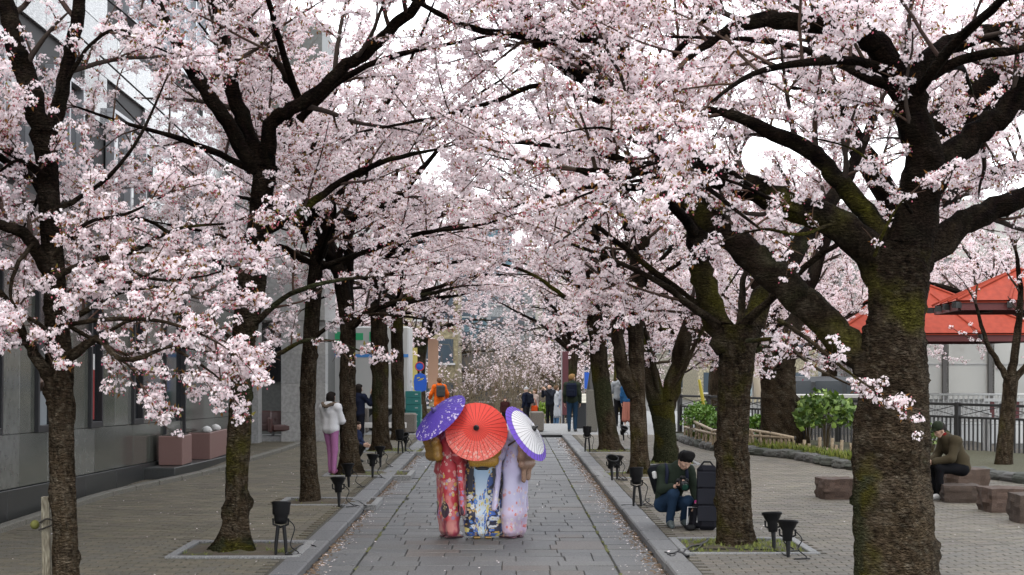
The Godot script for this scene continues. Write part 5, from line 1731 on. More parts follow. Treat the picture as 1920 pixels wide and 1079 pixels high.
	for k in 3:
		var px: float = [1412, 1424, 1434][k]
		t = thing("folded_parasol", ["cream folded parasol left of the thick garden tree", "cream folded parasol, middle of three behind the green shrub", "pale blue folded parasol against the thick garden tree"][k], "parasol", Vector3(at(px, 0, 41).x, FOOT, -41.0 - k * 0.3))
		m = MB.new()
		m.tube([Vector3(0.25 * (1 - k), 1.15, 0), Vector3(0.1 * (1 - k), 1.7, 0), Vector3(0, 2.35, 0)], [0.20, 0.14, 0.03], 9)
		for q in m.v.size(): m.v[q] += m.n[q] * 0.04 * sin(q * 2.1)
		part("cloth", m, mat("cream_cloth" if k < 2 else "blue_cloth", lin(0.55, 0.48, 0.38) if k < 2 else lin(0.42, 0.55, 0.62), 0.9), t)
		m = MB.new(); m.tube([Vector3(0, 0, 0), Vector3(0, 2.4, 0)], [0.025, 0.025], 6); part("pole", m, mat("steel", lin(0.5, 0.5, 0.5), 0.4, 0.8), t)
	# --- rough red stone seats
	var sm := stones("red_stone", [lin(0.150, 0.092, 0.066), lin(0.125, 0.084, 0.062), lin(0.170, 0.108, 0.076)], 0.9, 2.0, 2.2)
	for q in sm: q.vertex_color_use_as_albedo = true
	var sl := ["rough red stone block seat left of the massive trunk", "low red stone block in front of the seated man", "red stone block that the man in the khaki jacket sits on", "large red stone block seat near the right edge", "red stone block cut off by the right edge of the view"]
	var sp := [[1578, 940, 0.58, 0.34], [1806, 946, 0.58, 0.28], [1824, 924, 0.60, 0.38], [1893, 964, 0.58, 0.36], [1940, 985, 0.42, 0.40]]
	for i in 5:
		var e: Array = sp[i]
		t = thing("stone_bench", sl[i], "stone seat", on_ground(e[0], e[1] - 3), [0.1, -0.15, 0.25, 0.12, 0.0][i], "rough red stone seats")
		part("block", rock(Vector3(e[2], e[3], 0.5), 17.0 * i + 3, 0.085, 0.84), sm[i % 3], t, Transform3D(Basis(), Vector3(0, e[3] / 2 - 0.015, -0.2)))


# ---------------------------------------------------------------- street furniture
func floodlight(label: String, px: float, py: float, s: float, turn: float, kind: int) -> void:
	var t := thing("floodlight", label, "floodlight", on_ground(px, py), turn, "black floodlights under the trees")
	var blk := mat("lamp_black", lin(0.010, 0.010, 0.011), 0.45)
	blk.metallic_specular = 0.3
	var h := (0.33 if kind == 0 else 0.29) * s
	var m := MB.new()
	if kind == 0:                                                     # tall can
		m.lathe([Vector2(0.02, h - 0.02), Vector2(0.068, h - 0.01), Vector2(0.076, h + 0.03), Vector2(0.080, h + 0.085), Vector2(0.098, h + 0.095), Vector2(0.104, h + 0.21), Vector2(0.112, h + 0.215), Vector2(0.112, h + 0.235), Vector2(0.100, h + 0.235), Vector2(0.07, h + 0.16), Vector2(0.001, h + 0.15)], 20)
	else:                                                             # wide bowl
		m.lathe([Vector2(0.02, h - 0.085), Vector2(0.052, h - 0.08), Vector2(0.060, h + 0.03), Vector2(0.085, h + 0.07), Vector2(0.105, h + 0.115), Vector2(0.118, h + 0.12), Vector2(0.118, h + 0.145), Vector2(0.105, h + 0.145), Vector2(0.07, h + 0.10), Vector2(0.001, h + 0.09)], 20)
	for i in m.v.size():
		m.v[i] = Basis.from_euler(Vector3(-0.2 if kind < 2 else 0.5, 0, 0)) * (m.v[i] - Vector3(0, h, 0)) + Vector3(0, h, 0)
	part("housing", m, blk, t)
	m = MB.new()
	m.lathe([Vector2(0.001, h + (0.226 if kind == 0 else 0.137)), Vector2(0.100 if kind == 0 else 0.105, h + (0.224 if kind == 0 else 0.135))], 20, Transform3D(Basis(), Vector3.ZERO))
	for i in m.v.size():
		m.v[i] = Basis.from_euler(Vector3(-0.2 if kind < 2 else 0.5, 0, 0)) * (m.v[i] - Vector3(0, h, 0)) + Vector3(0, h, 0)
		m.n[i] = Vector3.UP
	part("lens", m, mat("lamp_lens", lin(0.55, 0.56, 0.58), 0.1), t)
	m = MB.new()
	m.tube([Vector3(-0.088, h + 0.05, 0), Vector3(-0.085, h - 0.02, 0), Vector3(0, h - 0.05, 0), Vector3(0.085, h - 0.02, 0), Vector3(0.088, h + 0.05, 0)], [0.012, 0.012, 0.014, 0.012, 0.012], 6)
	part("bracket", m, blk, t)
	for q: float in ([-0.05, 0.06] if kind == 0 else [0.01]):
		m = MB.new()
		m.tube([Vector3(q * 0.6, h - 0.03, 0.0), Vector3(q, 0.1, 0.02), Vector3(q * 1.1, -0.06, 0.03)], [0.022, 0.021, 0.012] if kind == 0 else [0.03, 0.024, 0.016], 8)
		part("leg", m, blk, t)
	m = MB.new()
	m.tube(spline([Vector3(0.05, h + 0.05, -0.05), Vector3(0.16, h - 0.05, 0.02), Vector3(0.12, 0.10, 0.06), Vector3(0.22, 0.015, 0.1), Vector3(0.10, 0.012, 0.22), Vector3(0.26, 0.012, 0.16)], 5), fill(26, 0.007), 5)
	part("lead", m, blk, t)


func fill(n: int, v: float) -> Array:
	var a := []
	a.resize(n)
	a.fill(v)
	return a


func cable(label: String, pts: Array, r := 0.007) -> void:
	var p := []
	for e in pts: p.append(on_ground(e[0], e[1], e[2] if e.size() > 2 else FOOT + 0.008))
	var q := spline(p, 6)
	var m := MB.new()
	var loc := []
	for i in q.size(): loc.append(q[i] + Vector3(rng.randf_range(-0.01, 0.01), 0, rng.randf_range(-0.012, 0.012)) - p[0])
	m.tube(loc, fill(loc.size(), r), 5)
	var o := part("cable", m, mat("lamp_black", Color.BLACK), self, Transform3D(Basis(), p[0]))
	o.set_meta("label", label)
	o.set_meta("category", "cable")
	o.set_meta("group", "black cables on the ground")


func street_furniture() -> void:
	floodlight("largest black floodlight, a tall can on two legs at the bottom left", 526, 1038, 1.05, 0.0, 0)
	floodlight("black bowl floodlight right of the thin upright left tree", 634, 950, 1.0, 0.2, 1)
	floodlight("black floodlight half hidden behind the bowl light near the stout tree", 652, 914, 0.9, 0.4, 1)
	floodlight("black floodlight on two legs right of the stout left tree", 698, 896, 1.0, -0.2, 1)
	floodlight("black floodlight just behind the one right of the stout tree", 712, 876, 0.95, 0.2, 1)
	floodlight("left one of a small pair of floodlights beside the last left trees", 750, 851, 1.0, 0.3, 0)
	floodlight("right one of a small pair of floodlights beside the last left trees", 760, 847, 1.0, -0.3, 2)
	floodlight("floodlight by itself on the right kerb, nearest the crouching photographer", 1194, 950, 1.05, 0.1, 0)
	floodlight("left light of a close pair on the right kerb, its lens showing pale", 1146, 902, 1.05, 0.3, 2)
	floodlight("right light of a close pair on the right kerb, tilted towards the tree", 1157, 899, 1.0, -0.4, 1)
	floodlight("farthest floodlight on the right kerb, before the leaning tree", 1101, 848, 1.15, 0.0, 0)
	floodlight("left, farther bowl floodlight in the mossy pit at the bottom right", 1449, 1032, 1.0, 0.1, 1)
	floodlight("right, nearer bowl floodlight in the mossy pit at the bottom right", 1477, 1045, 0.9, -0.3, 1)
	floodlight("small floodlight on the ground behind the leaning right-hand tree", 1168, 826, 0.8, 0.6, 2)
	cable("cable with a plug joint running from the largest floodlight over the left kerb", [[535, 1040], [552, 1030], [566, 1022], [580, 1022], [592, 1026], [594, 1036, 0.01]])
	cable("cable looping from the left bowl floodlight to the kerb gutter", [[640, 948], [652, 938], [672, 940], [684, 948], [690, 954, 0.01], [684, 966, 0.01]])
	cable("second looping cable by the left bowl floodlight", [[640, 951], [656, 946], [674, 950], [682, 960, 0.01], [672, 972, 0.01], [655, 982, 0.01]])
	cable("cable across the kerb beside the floodlights at the stout tree", [[712, 894], [722, 898], [735, 900, 0.01], [755, 899, 0.01], [785, 898, 0.01]])
	cable("cable lying from the single right floodlight into the gutter", [[1200, 948], [1180, 947], [1165, 948], [1157, 951, 0.01]])
	cable("coiled cable beside the single right floodlight", [[1198, 948], [1212, 944], [1218, 936], [1208, 938], [1206, 946], [1220, 948], [1230, 946]])
	cable("cable from the pair of right lights to the kerb", [[1148, 898], [1130, 894], [1118, 893], [1104, 896, 0.01]])
	cable("thick tangled cable bundle from the mossy pit over the right kerb", [[1330, 1010], [1316, 1022], [1296, 1026], [1282, 1036], [1290, 1044], [1272, 1036], [1256, 1040], [1238, 1038, 0.01], [1222, 1040, 0.01]], 0.014)
	cable("loose cable along the tangled bundle at the right kerb", [[1322, 1016], [1300, 1034], [1276, 1030], [1262, 1044], [1248, 1036], [1250, 1048, 0.01], [1262, 1064, 0.01]], 0.010)
	cable("cable lying across the mossy pit at the bottom right", [[1320, 1030], [1360, 1030], [1410, 1031], [1450, 1032], [1474, 1042]])
	# stake tied to the nearest left tree
	var t := thing("wooden_stake", "pale square wooden stake tied to the slender tree at the bottom left", "stake", on_ground(86, 1100))
	var m := MB.new()
	m.box(Vector3(0, 0.42, 0), Vector3(0.078, 0.90, 0.06), Basis.from_euler(Vector3(0, 0.2, 0.015)), Color.WHITE, 0.006)
	part("post", m, textured("pale_wood", lin(0.36, 0.33, 0.25), 0.85, noise_tex(0.02, Color(0.55, 0.52, 0.48), Color(1, 1, 1), 61, 4), Vector3(7, 0.7, 7), 0.4), t)
	m = MB.new()
	m.tube(spline([Vector3(-0.05, 0.62, 0.04), Vector3(0.03, 0.66, 0.06), Vector3(0.10, 0.62, 0.03), Vector3(0.02, 0.58, 0.05), Vector3(-0.06, 0.55, 0.04)], 4), fill(17, 0.009), 5)
	part("tie", m, mat("black_twine", lin(0.03, 0.025, 0.02), 0.9), t)
	m = MB.new()
	m.ball(Vector3(-0.10, 0.60, 0.03), Vector3(0.045, 0.046, 0.04), Color.WHITE, 14, 10)
	part("knob", m, mat("yellow_green", lin(0.12, 0.12, 0.02), 0.8), t)
	# overhead wires at the top left
	for e in [["thin overhead wire slanting down across the granite facade, upper one", [[150, 70, 15], [280, 190, 17], [400, 298, 19], [520, 380, 22]]], ["thin overhead wire slanting down across the granite facade, lower one", [[215, 185, 16], [320, 290, 18], [420, 370, 20], [520, 420, 23]]], ["thin cable at the very top left running down from the eaves", [[190, -10, 14], [250, 40, 15], [330, 110, 17]]]]:
		var p := []
		for q in e[1]: p.append(at(q[0], q[1], q[2]))
		m = MB.new()
		var loc := []
		for q in spline(p, 5): loc.append(q - p[0])
		m.tube(loc, fill(loc.size(), 0.011), 5)
		var o := part("overhead_wire", m, mat("lamp_black", Color.BLACK), self, Transform3D(Basis(), p[0]))
		o.set_meta("label", e[0]); o.set_meta("category", "wire"); o.set_meta("group", "overhead wires")
	# --- at the end of the street
	t = thing("lamp_pillar", "square stone lamp pillar with a tapering black top beside the leaning tree", "pillar", Vector3(at(1109, 0, 43.5).x, 0.1, -43.3))
	m = MB.new(); m.box(Vector3(0, 0.65, 0), Vector3(0.34, 1.3, 0.34), Basis(), Color.WHITE, 0.015); part("shaft", m, textured("pillar_stone", lin(0.22, 0.21, 0.18), 0.85, stone_tex(), Vector3.ONE * 2, 0.4), t)
	m = MB.new(); m.lathe([Vector2(0.22, 1.3), Vector2(0.21, 1.34), Vector2(0.09, 1.9), Vector2(0.06, 2.0), Vector2(0.05, 4.4), Vector2(0.001, 4.42)], 4, Transform3D(Basis.from_euler(Vector3(0, PI / 4, 0)), Vector3.ZERO)); part("lamp_post", m, mat("black_iron", Color.BLACK), t)
	t = thing("sign_panel", "tall dark red sign panel standing behind the people at the street's end", "sign", Vector3(at(1060, 0, 50).x, 0.0, -50.0))
	m = MB.new(); m.box(Vector3(0, 1.5, 0), Vector3(0.22, 2.3, 0.12), Basis(), Color.WHITE, 0.01); part("panel", m, mat("maroon", lin(0.09, 0.018, 0.025), 0.5), t)
	m = MB.new(); m.box(Vector3(-0.13, 1.3, 0), Vector3(0.03, 2.6, 0.08)); part("edge", m, mat("steel", lin(0.5, 0.5, 0.5), 0.4, 0.8), t)
	t = thing("information_board", "slanted cream information board on a dark stand in front of the stone pillar", "board", Vector3(at(1092, 0, 45.5).x, 0.088, -45.4))
	m = MB.new(); m.box(Vector3(0, 0.98, 0), Vector3(0.40, 0.03, 0.42), Basis.from_euler(Vector3(0.75, 0, 0)), Color.WHITE, 0.005); part("board", m, mat("cream_print", lin(0.62, 0.60, 0.50), 0.5), t)
	for k in 5:
		m = MB.new(); m.box(Vector3(-0.02, 0.98, 0), Vector3(0.3 - 0.04 * (k % 3), 0.002, 0.014), Basis.from_euler(Vector3(0.75, 0, 0))); 
		var line := part("printed_line", m, mat("ink", lin(0.25, 0.24, 0.22), 0.6), t, Transform3D(Basis(), Basis.from_euler(Vector3(0.75, 0, 0)) * Vector3(0, 0.018, -0.13 + k * 0.06)))
	m = MB.new(); m.box(Vector3(0, 0.42, -0.05), Vector3(0.62, 0.84, 0.3), Basis(), Color.WHITE, 0.02); part("stand", m, mat("van_dark", Color.BLACK), t)
	# round blue sign on a pole
	t = thing("blue_sign", "blue rounded sign with yellow marks on a white pole, left of the orange coat", "sign", Vector3(at(788, 0, 44).x, 0.1, -44.0))
	m = MB.new(); m.tube([Vector3.ZERO, Vector3(0, 2.1, 0)], [0.025, 0.025], 8); part("pole", m, mat("white_paint", Color.WHITE), t)
	m = MB.new(); m.slab([Vector2(-0.19, 1.27), Vector2(-0.21, 1.55), Vector2(-0.17, 1.75), Vector2(0, 1.82), Vector2(0.17, 1.75), Vector2(0.21, 1.55), Vector2(0.19, 1.27), Vector2(0, 1.2)], 0.03, 0.07); part("panel", m, mat("sign_blue", lin(0.02, 0.12, 0.62), 0.45), t)
	for e in [[-0.06, 1.66, 0.10, 0.035], [0.05, 1.63, 0.12, 0.03], [0.0, 1.59, 0.15, 0.02]]:
		m = MB.new(); m.box(Vector3(e[0], e[1], 0.073), Vector3(e[2], e[3], 0.004), Basis.from_euler(Vector3(0, 0, 0.3))); part("yellow_mark", m, mat("sign_yellow", lin(0.6, 0.5, 0.06), 0.5), t)
	m = MB.new(); m.lathe([Vector2(0.001, -0.02), Vector2(0.15, -0.02), Vector2(0.15, 0.02), Vector2(0.001, 0.02)], 20, Transform3D(Basis.from_euler(Vector3(PI / 2, 0, 0)), Vector3(-0.02, 2.02, 0.05))); part("round_plate", m, mat("sign_blue", Color.BLUE), t)
	m = MB.new()
	var ring := []
	for k in 13: ring.append(Vector3(-0.02 + cos(TAU * k / 12) * 0.135, 2.02 + sin(TAU * k / 12) * 0.135, 0.07))
	m.tube(ring, fill(13, 0.02), 5); part("red_ring", m, mat("sign_red", lin(0.55, 0.04, 0.03), 0.5), t)
	t = thing("blue_banner", "small blue hanging banner behind the leaning right-hand tree", "banner", Vector3(at(1101, 0, 46.5).x, 0.088, -46.5))
	m = MB.new(); m.box(Vector3(0, 1.55, 0), Vector3(0.20, 0.55, 0.02), Basis(), Color.WHITE, 0.004); part("cloth", m, mat("sign_blue", Color.BLUE), t)
	m = MB.new(); m.tube([Vector3(-0.1, 0, 0), Vector3(-0.1, 2.0, 0)], [0.015, 0.015], 6); part("pole", m, mat("steel", Color.WHITE), t)
	# vertical shop banners
	for e in [["yellow vertical shop banner left of the blue sign", 772, 52.0, 3.0, 1.9, lin(0.42, 0.36, 0.10)], ["pale orange vertical shop banner above the blue sign", 812, 56.0, 3.4, 2.0, lin(0.44, 0.27, 0.18)]]:
		t = thing("shop_banner", e[0], "banner", Vector3(at(e[1], 0, e[2]).x, -0.2, -e[2]), 0.0, "vertical shop banners")
		m = MB.new(); m.box(Vector3(0, e[3] - e[4] / 2, 0), Vector3(0.42, e[4], 0.02), Basis(), Color.WHITE, 0.004); part("cloth", m, mat(e[0], e[5], 0.8), t)
		m = MB.new(); m.tube([Vector3(-0.3, 0, 0), Vector3(-0.3, e[3], 0)], [0.02, 0.02], 6); part("pole", m, mat("steel", Color.WHITE), t)
	# teal crates
	for k in 6:
		t = thing("plastic_crate", ["teal plastic crate at the bottom of the stack by the last left tree", "teal plastic crate second from the bottom of the stack by the last left tree", "teal plastic crate third from the bottom of the stack by the last left tree", "teal plastic crate fourth from the bottom of the stack by the last left tree", "teal plastic crate second from the top of the stack by the last left tree", "teal plastic crate on top of the stack by the last left tree"][k], "crate", Vector3(at(775, 0, 43.2).x + rng.randf_range(-0.015, 0.015), 0.1 + k * 0.21, -43.2), rng.randf_range(-0.06, 0.06), "stacked teal crates")
		m = MB.new()
		for q in [[0, 0.105, 0.19, 0.46, 0.20, 0.02], [0, 0.105, -0.19, 0.46, 0.20, 0.02], [0.23, 0.105, 0, 0.02, 0.20, 0.40], [-0.23, 0.105, 0, 0.02, 0.20, 0.40], [0, 0.012, 0, 0.45, 0.02, 0.38]]:
			m.box(Vector3(q[0], q[1], q[2]), Vector3(q[3], q[4], q[5]), Basis(), Color.WHITE, 0.004)
		part("tub", m, mat("teal_plastic", lin(0.012, 0.16, 0.15), 0.5), t)
		m = MB.new(); m.box(Vector3(0.1, 0.11, 0.203), Vector3(0.09, 0.035, 0.006)); part("hand_hole", m, mat("pale_plastic", lin(0.35, 0.45, 0.45), 0.5), t)
	# stone bollards and planters round the landing
	for e in [["round-topped stone bollard right of the red jacket", 684, 42.6, 0.24, 0.75], ["squat stone planter by the teal crates", 765, 42.4, 0.5, 0.6], ["stone planter box behind the white parasol", 1007, 43.2, 0.42, 0.62]]:
		t = thing("stone_post" if e[3] < 0.3 else "stone_planter", e[0], "bollard" if e[3] < 0.3 else "planter", Vector3(at(e[1], 0, e[2]).x, 0.1, -e[2]))
		m = MB.new(); m.box(Vector3(0, e[4] / 2, 0), Vector3(e[3], e[4], e[3]), Basis(), Color.WHITE, 0.04); part("block", m, textured("planter_stone", lin(0.25, 0.22, 0.19), 0.85, stone_tex(), Vector3.ONE * 2, 0.4), t)
	t = thing("low_railing", "low wooden lattice railing behind the people at the street's end", "railing", Vector3(at(1040, 0, 54).x, -0.35, -54.6))
	for k in 18:
		m = MB.new(); m.box(Vector3(-0.85 + k * 0.1, 0.26, 0), Vector3(0.035, 0.5, 0.03), Basis.from_euler(Vector3(0, 0, 0.25 if k % 2 else -0.25))); part("slat", m, textured("bamboo", Color.WHITE, 0.6, null, Vector3.ONE), t)
	m = MB.new(); m.box(Vector3(0, 0.54, 0), Vector3(1.9, 0.05, 0.05)); part("rail", m, textured("bamboo", Color.WHITE, 0.6, null, Vector3.ONE), t)
	leafy("grass_clump", "tall bright green grass clump behind the couple with the orange bag", "plant", Vector3(at(1022, 0, 57).x, -0.42, -57), Vector3(0.55, 1.0, 0.3), 0.16, 420, Color(0.16, 0.26, 0.03), Color(0.27, 0.36, 0.05), "green clumps at the landing")
	leafy("grass_clump", "bright green clump by the sign panel", "plant", Vector3(at(1052, 0, 57.5).x, -0.42, -57.5), Vector3(0.4, 1.2, 0.3), 0.14, 320, Color(0.14, 0.24, 0.03), Color(0.24, 0.32, 0.05), "green clumps at the landing")
	# yellow strap-like post by the canal fence
	t = thing("yellow_pole", "crooked yellow pole standing behind the round green shrub", "pole", Vector3(at(1318, 0, 38.0).x, FOOT, -38.0))
	m = MB.new(); m.tube([Vector3(0.05, 0.3, 0), Vector3(0.0, 1.15, 0), Vector3(-0.1, 1.7, 0)], [0.06, 0.055, 0.04], 6); part("shaft", m, mat("sign_yellow", Color.YELLOW), t)
	build_pits()


func small_things() -> void:
	# fallen petals, thick along the gutters
	var m := MB.new()
	m.quad(Vector3(-0.012, 0, 0.002), Vector3(0.0, 0.003, 0.010), Vector3(0.012, 0.001, 0), Vector3(0, 0, -0.009))
	var pm := mat("petal_fallen", Color.WHITE, 0.7, 0.0, true)
	pm.cull_mode = BaseMaterial3D.CULL_DISABLED
	var xf := []
	var cols := []
	for i in 3400:
		var z := rng.randf_range(-41, -13.8)
		var x: float
		var r := rng.randf()
		if r < 0.35: x = -2.10 + absf(rng.randfn()) * 0.12
		elif r < 0.70: x = 1.72 - absf(rng.randfn()) * 0.14
		else: x = rng.randf_range(-6.4, 9.0)
		var y := 0.006 if x > -2.12 and x < 1.74 else FOOT + 0.004
		if x > -2.42 and x < -2.12 or x > 1.74 and x < 2.04: y = FOOT + 0.012
		if in_pit(Vector3(x, 0, z)): continue
		var s := rng.randf_range(0.7, 1.25) * (1.9 if rng.randf() < 0.03 else 1.0)
		xf.append(Transform3D(Basis.from_euler(Vector3(rng.randf_range(-0.2, 0.2), rng.randf() * TAU, rng.randf_range(-0.2, 0.2))).scaled(Vector3.ONE * s), Vector3(x, y, z)))
		cols.append(Color(0.74, 0.66, 0.68).lerp(Color(0.42, 0.33, 0.27), rng.randf() * (1.0 if r < 0.7 else 0.5)))
	var o := stuff("fallen_petals", m.mesh(pm), xf, cols, self)
	o.set_meta("label", "fallen cherry petals scattered over the street and in its gutters")
	o.set_meta("category", "petals")
	# brown bits of husk in the gutters and green moss in the joints
	m = MB.new()
	m.box(Vector3.ZERO, Vector3(0.03, 0.006, 0.012))
	xf = []
	cols = []
	for i in 2600:
		var z := rng.randf_range(-41, -13.8)
		var left := rng.randf() < 0.5
		var x := -2.115 + absf(rng.randfn()) * 0.07 if left else 1.735 - absf(rng.randfn()) * 0.09
		xf.append(Transform3D(Basis.from_euler(Vector3(0, rng.randf() * TAU, 0)).scaled(Vector3.ONE * rng.randf_range(0.5, 1.6)), Vector3(x, 0.006, z)))
		cols.append(Color(0.10, 0.07, 0.045).lerp(Color(0.20, 0.13, 0.08), rng.randf()))
	o = stuff("leaf_litter", m.mesh(mat("litter", Color.WHITE, 0.95, 0.0, true)), xf, cols, self)
	o.set_meta("label", "brown husks and twigs lying along both gutters")
	o.set_meta("category", "litter")
	m = MB.new()
	m.ball(Vector3.ZERO, Vector3(0.03, 0.008, 0.016), Color.WHITE, 6, 4)
	xf = []
	cols = []
	for i in 2600:
		var z := -13.8 - 24.0 * pow(rng.randf(), 1.4)
		var x: float = [-1.625, 1.235][rng.randi() % 2] + rng.randfn() * 0.008
		if noise.get_noise_2d(x * 20.0, z * 6.0) < 0.14: continue
		xf.append(Transform3D(Basis.from_euler(Vector3(0, PI / 2 + rng.randf_range(-0.3, 0.3), 0)).scaled(Vector3.ONE * rng.randf_range(0.4, 1.2)), Vector3(x, 0.0, z)))
		cols.append(Color(0.085, 0.088, 0.042).lerp(Color(0.13, 0.135, 0.05), rng.randf()))
	o = stuff("joint_moss", m.mesh(mat("moss", Color.WHITE, 0.95, 0.0, true)), xf, cols, self)
	o.set_meta("label", "moss growing in the two long joints of the roadway")
	o.set_meta("category", "moss")


# ---------------------------------------------------------------- people
const SKIN := Color(0.42, 0.26, 0.19)

func head_template() -> MB:                                           # faces +z, origin at the middle of the head
	if templates.has("head"): return templates["head"]
	var m := body([[Vector3(0, 0.03, -0.015), Vector3(0, 0.02, -0.005), 0.083, 0.083], [Vector3(0, 0.0, 0.02), Vector3(0, -0.07, 0.035), 0.060, 0.040],
		[Vector3(0, 0.0, 0.085), Vector3(0, -0.028, 0.098), 0.010, 0.013], [Vector3(-0.035, 0.03, 0.07), Vector3(0.035, 0.03, 0.07), 0.016, 0.016],
		[Vector3(-0.035, -0.02, 0.055), Vector3(0.035, -0.02, 0.055), 0.024, 0.024], [Vector3(-0.018, -0.057, 0.075), Vector3(0.018, -0.057, 0.075), 0.009, 0.009],
		[Vector3(-0.083, 0.005, -0.005), Vector3(-0.082, -0.03, 0.0), 0.014, 0.009], [Vector3(0.083, 0.005, -0.005), Vector3(0.082, -0.03, 0.0), 0.014, 0.009]], 0.009, 0.022, SKIN)
	for s: float in [-1.0, 1.0]:
		m.ball(Vector3(s * 0.032, 0.008, 0.074), Vector3(0.013, 0.008, 0.008), Color(0.6, 0.58, 0.55), 8, 6)
		m.ball(Vector3(s * 0.032, 0.008, 0.080), Vector3(0.006, 0.006, 0.004), Color(0.02, 0.015, 0.01), 8, 6)
		m.tube([Vector3(s * 0.016, 0.030, 0.083), Vector3(s * 0.034, 0.034, 0.080), Vector3(s * 0.05, 0.028, 0.068)], [0.004, 0.005, 0.003], 5, Color(0.03, 0.02, 0.018))
	m.tube([Vector3(-0.022, -0.056, 0.078), Vector3(0, -0.056, 0.085), Vector3(0.022, -0.056, 0.078)], [0.003, 0.006, 0.003], 6, Color(0.36, 0.13, 0.11))
	templates["head"] = m
	return m


# fingers along -y, palm towards +z, thumb on +x; curl 0 is straight, 1 a closed grip
func hand_template(curl: float) -> MB:
	var key := "hand%.1f" % curl
	if templates.has(key): return templates[key]
	var bones := [[Vector3(0, 0.02, 0), Vector3(0, -0.02, 0), 0.024, 0.026, 0.8], [Vector3(-0.022, -0.03, 0), Vector3(-0.025, -0.075, 0), 0.017, 0.014, 0.9],
		[Vector3(0.0, -0.03, 0), Vector3(0.0, -0.08, 0), 0.017, 0.014, 0.9], [Vector3(0.02, -0.03, 0), Vector3(0.024, -0.075, 0), 0.017, 0.014, 0.9]]
	var fx := [-0.030, -0.010, 0.010, 0.029]
	var fl := [0.75, 0.95, 1.0, 0.9]
	for k in 4:
		var p := Vector3(fx[k], -0.082, 0)
		var a := curl * 0.55
		for s in 3:
			var l: float = [0.040, 0.027, 0.021][s] * fl[k]
			var q := p + Vector3(fx[k] * 0.05, -cos(a), sin(a)) * l
			bones.append([p, q, [0.0092, 0.0085, 0.0078][s], [0.0085, 0.0078, 0.0068][s]])
			p = q
			a += curl * 0.95
	bones.append([Vector3(0.024, -0.015, 0.004), Vector3(0.048, -0.045, 0.014), 0.013, 0.0105])
	bones.append([Vector3(0.048, -0.045, 0.014), Vector3(0.050 - 0.02 * curl, -0.078, 0.02 + 0.02 * curl), 0.0098, 0.008])
	var m := body(bones, 0.0052, 0.006, SKIN)
	templates[key] = m
	return m


func hair_template(kind: String) -> MB:
	if templates.has(kind): return templates[kind]
	var bones := [[Vector3(0, 0.045, -0.032), Vector3(0, 0.060, -0.012), 0.089, 0.082]]
	match kind:
		"short": bones += [[Vector3(0, 0.0, -0.055), Vector3(0, -0.03, -0.05), 0.06, 0.045], [Vector3(-0.07, 0.02, -0.01), Vector3(0.07, 0.02, -0.01), 0.022, 0.022], [Vector3(-0.04, 0.095, 0.035), Vector3(0.04, 0.095, 0.035), 0.026, 0.026]]
		"thick": bones = [[Vector3(0, 0.045, -0.03), Vector3(0, 0.065, 0.0), 0.094, 0.092], [Vector3(0, 0.0, -0.055), Vector3(0, -0.03, -0.05), 0.06, 0.045], [Vector3(-0.078, 0.03, 0.0), Vector3(-0.078, -0.005, 0.0), 0.02, 0.016], [Vector3(0.078, 0.03, 0.0), Vector3(0.078, -0.005, 0.0), 0.02, 0.016], [Vector3(-0.03, 0.09, 0.05), Vector3(0.03, 0.095, 0.05), 0.028, 0.028], [Vector3(-0.06, 0.11, 0.0), Vector3(0.05, 0.12, 0.02), 0.04, 0.045]]
		"bob": bones += [[Vector3(-0.06, 0.0, -0.03), Vector3(-0.06, -0.12, -0.03), 0.045, 0.03], [Vector3(0.06, 0.0, -0.03), Vector3(0.06, -0.12, -0.03), 0.045, 0.03], [Vector3(0, 0, -0.06), Vector3(0, -0.13, -0.05), 0.055, 0.04], [Vector3(-0.05, 0.085, 0.04), Vector3(0.05, 0.085, 0.04), 0.03, 0.03]]
		"bun": bones += [[Vector3(0, 0.0, -0.06), Vector3(0, -0.03, -0.055), 0.055, 0.04], [Vector3(0, 0.05, -0.12), Vector3(0.02, 0.04, -0.13), 0.05, 0.045], [Vector3(-0.07, 0.02, -0.01), Vector3(0.07, 0.02, -0.01), 0.024, 0.024]]
		"cap": bones = [[Vector3(0, 0.06, -0.01), Vector3(0, 0.065, 0.0), 0.090, 0.088], [Vector3(-0.04, 0.05, 0.09), Vector3(0.04, 0.05, 0.09), 0.016, 0.016, 1.0], [Vector3(-0.03, 0.045, 0.13), Vector3(0.03, 0.045, 0.13), 0.012, 0.012]]
	var m := body(bones, 0.011, 0.03)
	for i in m.v.size():
		m.v[i] += m.n[i] * noise.get_noise_3dv(m.v[i] * Vector3(240, 40, 240)) * (0.0 if kind == "cap" else 0.010)
	templates[kind] = m
	return m


func stance(h: float) -> Dictionary:
	var s := h / 1.70
	var j := {"pelvis": Vector3(0, 0.95, 0), "waist": Vector3(0, 1.10, 0.005), "chest": Vector3(0, 1.28, 0.0), "neck": Vector3(0, 1.45, -0.01), "head": Vector3(0, 1.585, 0.015),
		"hip_r": Vector3(-0.085, 0.92, 0), "hip_l": Vector3(0.085, 0.92, 0), "knee_r": Vector3(-0.09, 0.50, 0.015), "knee_l": Vector3(0.09, 0.50, 0.015), "ankle_r": Vector3(-0.09, 0.075, -0.02), "ankle_l": Vector3(0.09, 0.075, -0.02),
		"toe_r": Vector3(-0.10, 0.03, 0.13), "toe_l": Vector3(0.10, 0.03, 0.13), "shoulder_r": Vector3(-0.175, 1.39, -0.01), "shoulder_l": Vector3(0.175, 1.39, -0.01), "elbow_r": Vector3(-0.22, 1.12, -0.03), "elbow_l": Vector3(0.22, 1.12, -0.03),
		"wrist_r": Vector3(-0.23, 0.88, 0.04), "wrist_l": Vector3(0.23, 0.88, 0.04)}
	for k in j: j[k] *= s
	return j


